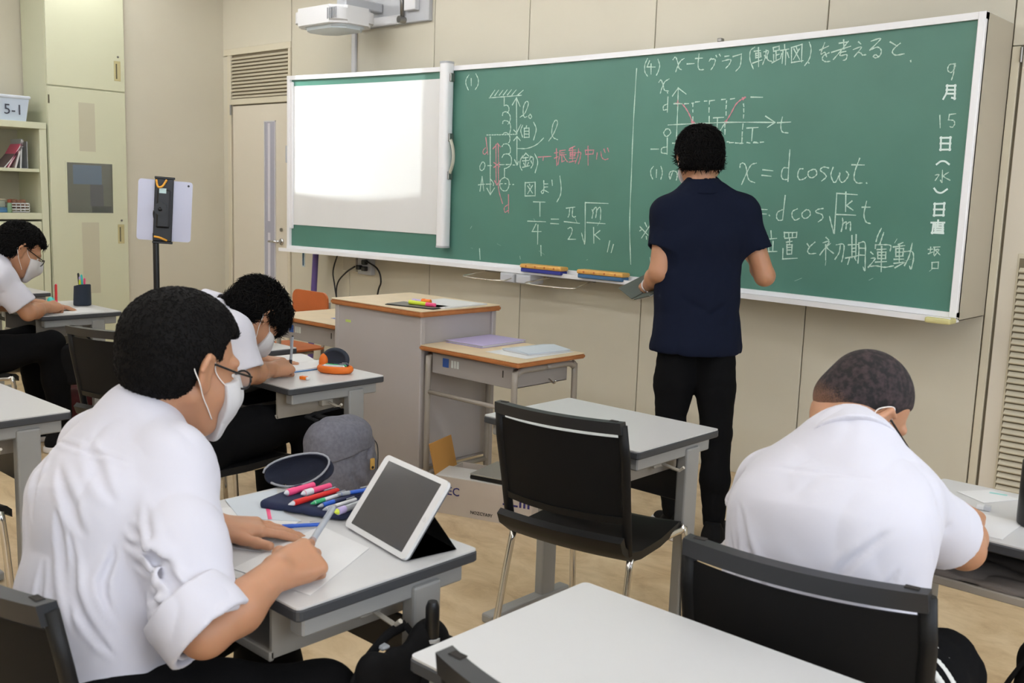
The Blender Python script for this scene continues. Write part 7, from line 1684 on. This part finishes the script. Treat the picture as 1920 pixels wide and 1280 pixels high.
gb = thing('grey_box', 'small grey-green lidded box on the blue tray', 'box', (-6.12, -1.44, 1.181)); obj('box_body', box((-0.06, -0.07, 0), (0.06, 0.05, 0.05), 0.004), pmat('box_greygreen', (150,156,140)), gb); obj('box_lid', box((-0.063, -0.073, 0.05), (0.063, 0.053, 0.06), 0.003), pmat('box_lid_beige', (176,168,148)), gb)
jr = thing('small_jar', 'small brown-topped jar between the grey box and the white basket', 'jar', (-6.11, -1.375, 1.146)); 
jr.location = (-6.03, -1.375, 1.146)
obj('jar_body', lathe(B(), [(0.014, 0), (0.016, 0.005), (0.016, 0.06), (0.012, 0.07)], 12), pmat('jar_green', (120,150,120)), jr, 50); obj('jar_lid', lathe(B(), [(0.014, 0.07), (0.015, 0.072), (0.015, 0.09), (0.012, 0.092)], 12), pmat('jar_lid_brown', (140,70,50)), jr, 50)
# ---- grey laptop half hidden behind the shaggy haired student
lp2 = thing('grey_laptop', 'open grey laptop seen edge-on behind the student bent over the notebook', 'laptop', (-2.40, -1.86, DZ), math.radians(20))
obj('keyboard_base', box((-0.15, -0.11, 0), (0.15, 0.11, 0.015), 0.004), M_greyplastic, lp2); obj('screen_lid', box((-0.15, 0.0, 0), (0.15, 0.008, 0.20), 0.003, M=TRS((0, 0.105, 0.012), rx=math.radians(-20))), M_greyplastic, lp2)
# ---- teacher's open book, bracelet and chalk
tbk = thing('open_book', 'dark open book held low in the left hand of the standing person', 'book', (-1.060, -0.620, 1.030), math.radians(-30))
obj('cover', box((-0.075, -0.11, 0.0), (0.075, 0.11, 0.006), 0.002, M=TRS((-0.07, 0, 0), ry=math.radians(12), rx=math.radians(28))), mat('book_greygreen', srgb(70,78,72), 0.6), tbk); obj('cover', box((-0.075, -0.11, 0.0), (0.075, 0.11, 0.006), 0.002, M=TRS((0.078, 0, 0), ry=math.radians(-12), rx=math.radians(28))), MATS['book_greygreen'], tbk)
obj('pages', box((-0.065, -0.10, -0.006), (0.070, 0.10, 0.000), M=TRS((-0.07, 0, 0), ry=math.radians(12), rx=math.radians(28))), M_paper, tbk); obj('pages', box((-0.070, -0.10, -0.006), (0.065, 0.10, 0.000), M=TRS((0.078, 0, 0), ry=math.radians(-12), rx=math.radians(28))), M_paper, tbk)
ax_ = unit(wrLT-elLT); cc = Vector(wrLT-ax_*0.012); e1, e2_, _ = basis(ax_)
obj('bracelet', tube(B(), [cc+Vector(e1)*(0.031*math.cos(a))+Vector(e2_)*(0.031*math.sin(a))-Vector(bT) for a in [2*math.pi*i/18 for i in range(19)]], 0.004, 6), mat('bracelet_silver', srgb(190,186,190), 0.3, 0.8), pT, True)
ck = obj('chalk_stick', cyl(B(), (0, 0, -0.03), 0.005, 0.06, 10), M_chalk); ck.location = (-0.850, -0.140, 1.215); ck.rotation_euler = (math.radians(-55), 0, 0); tag(ck, 'white chalk stick in the right hand of the standing person', 'chalk')
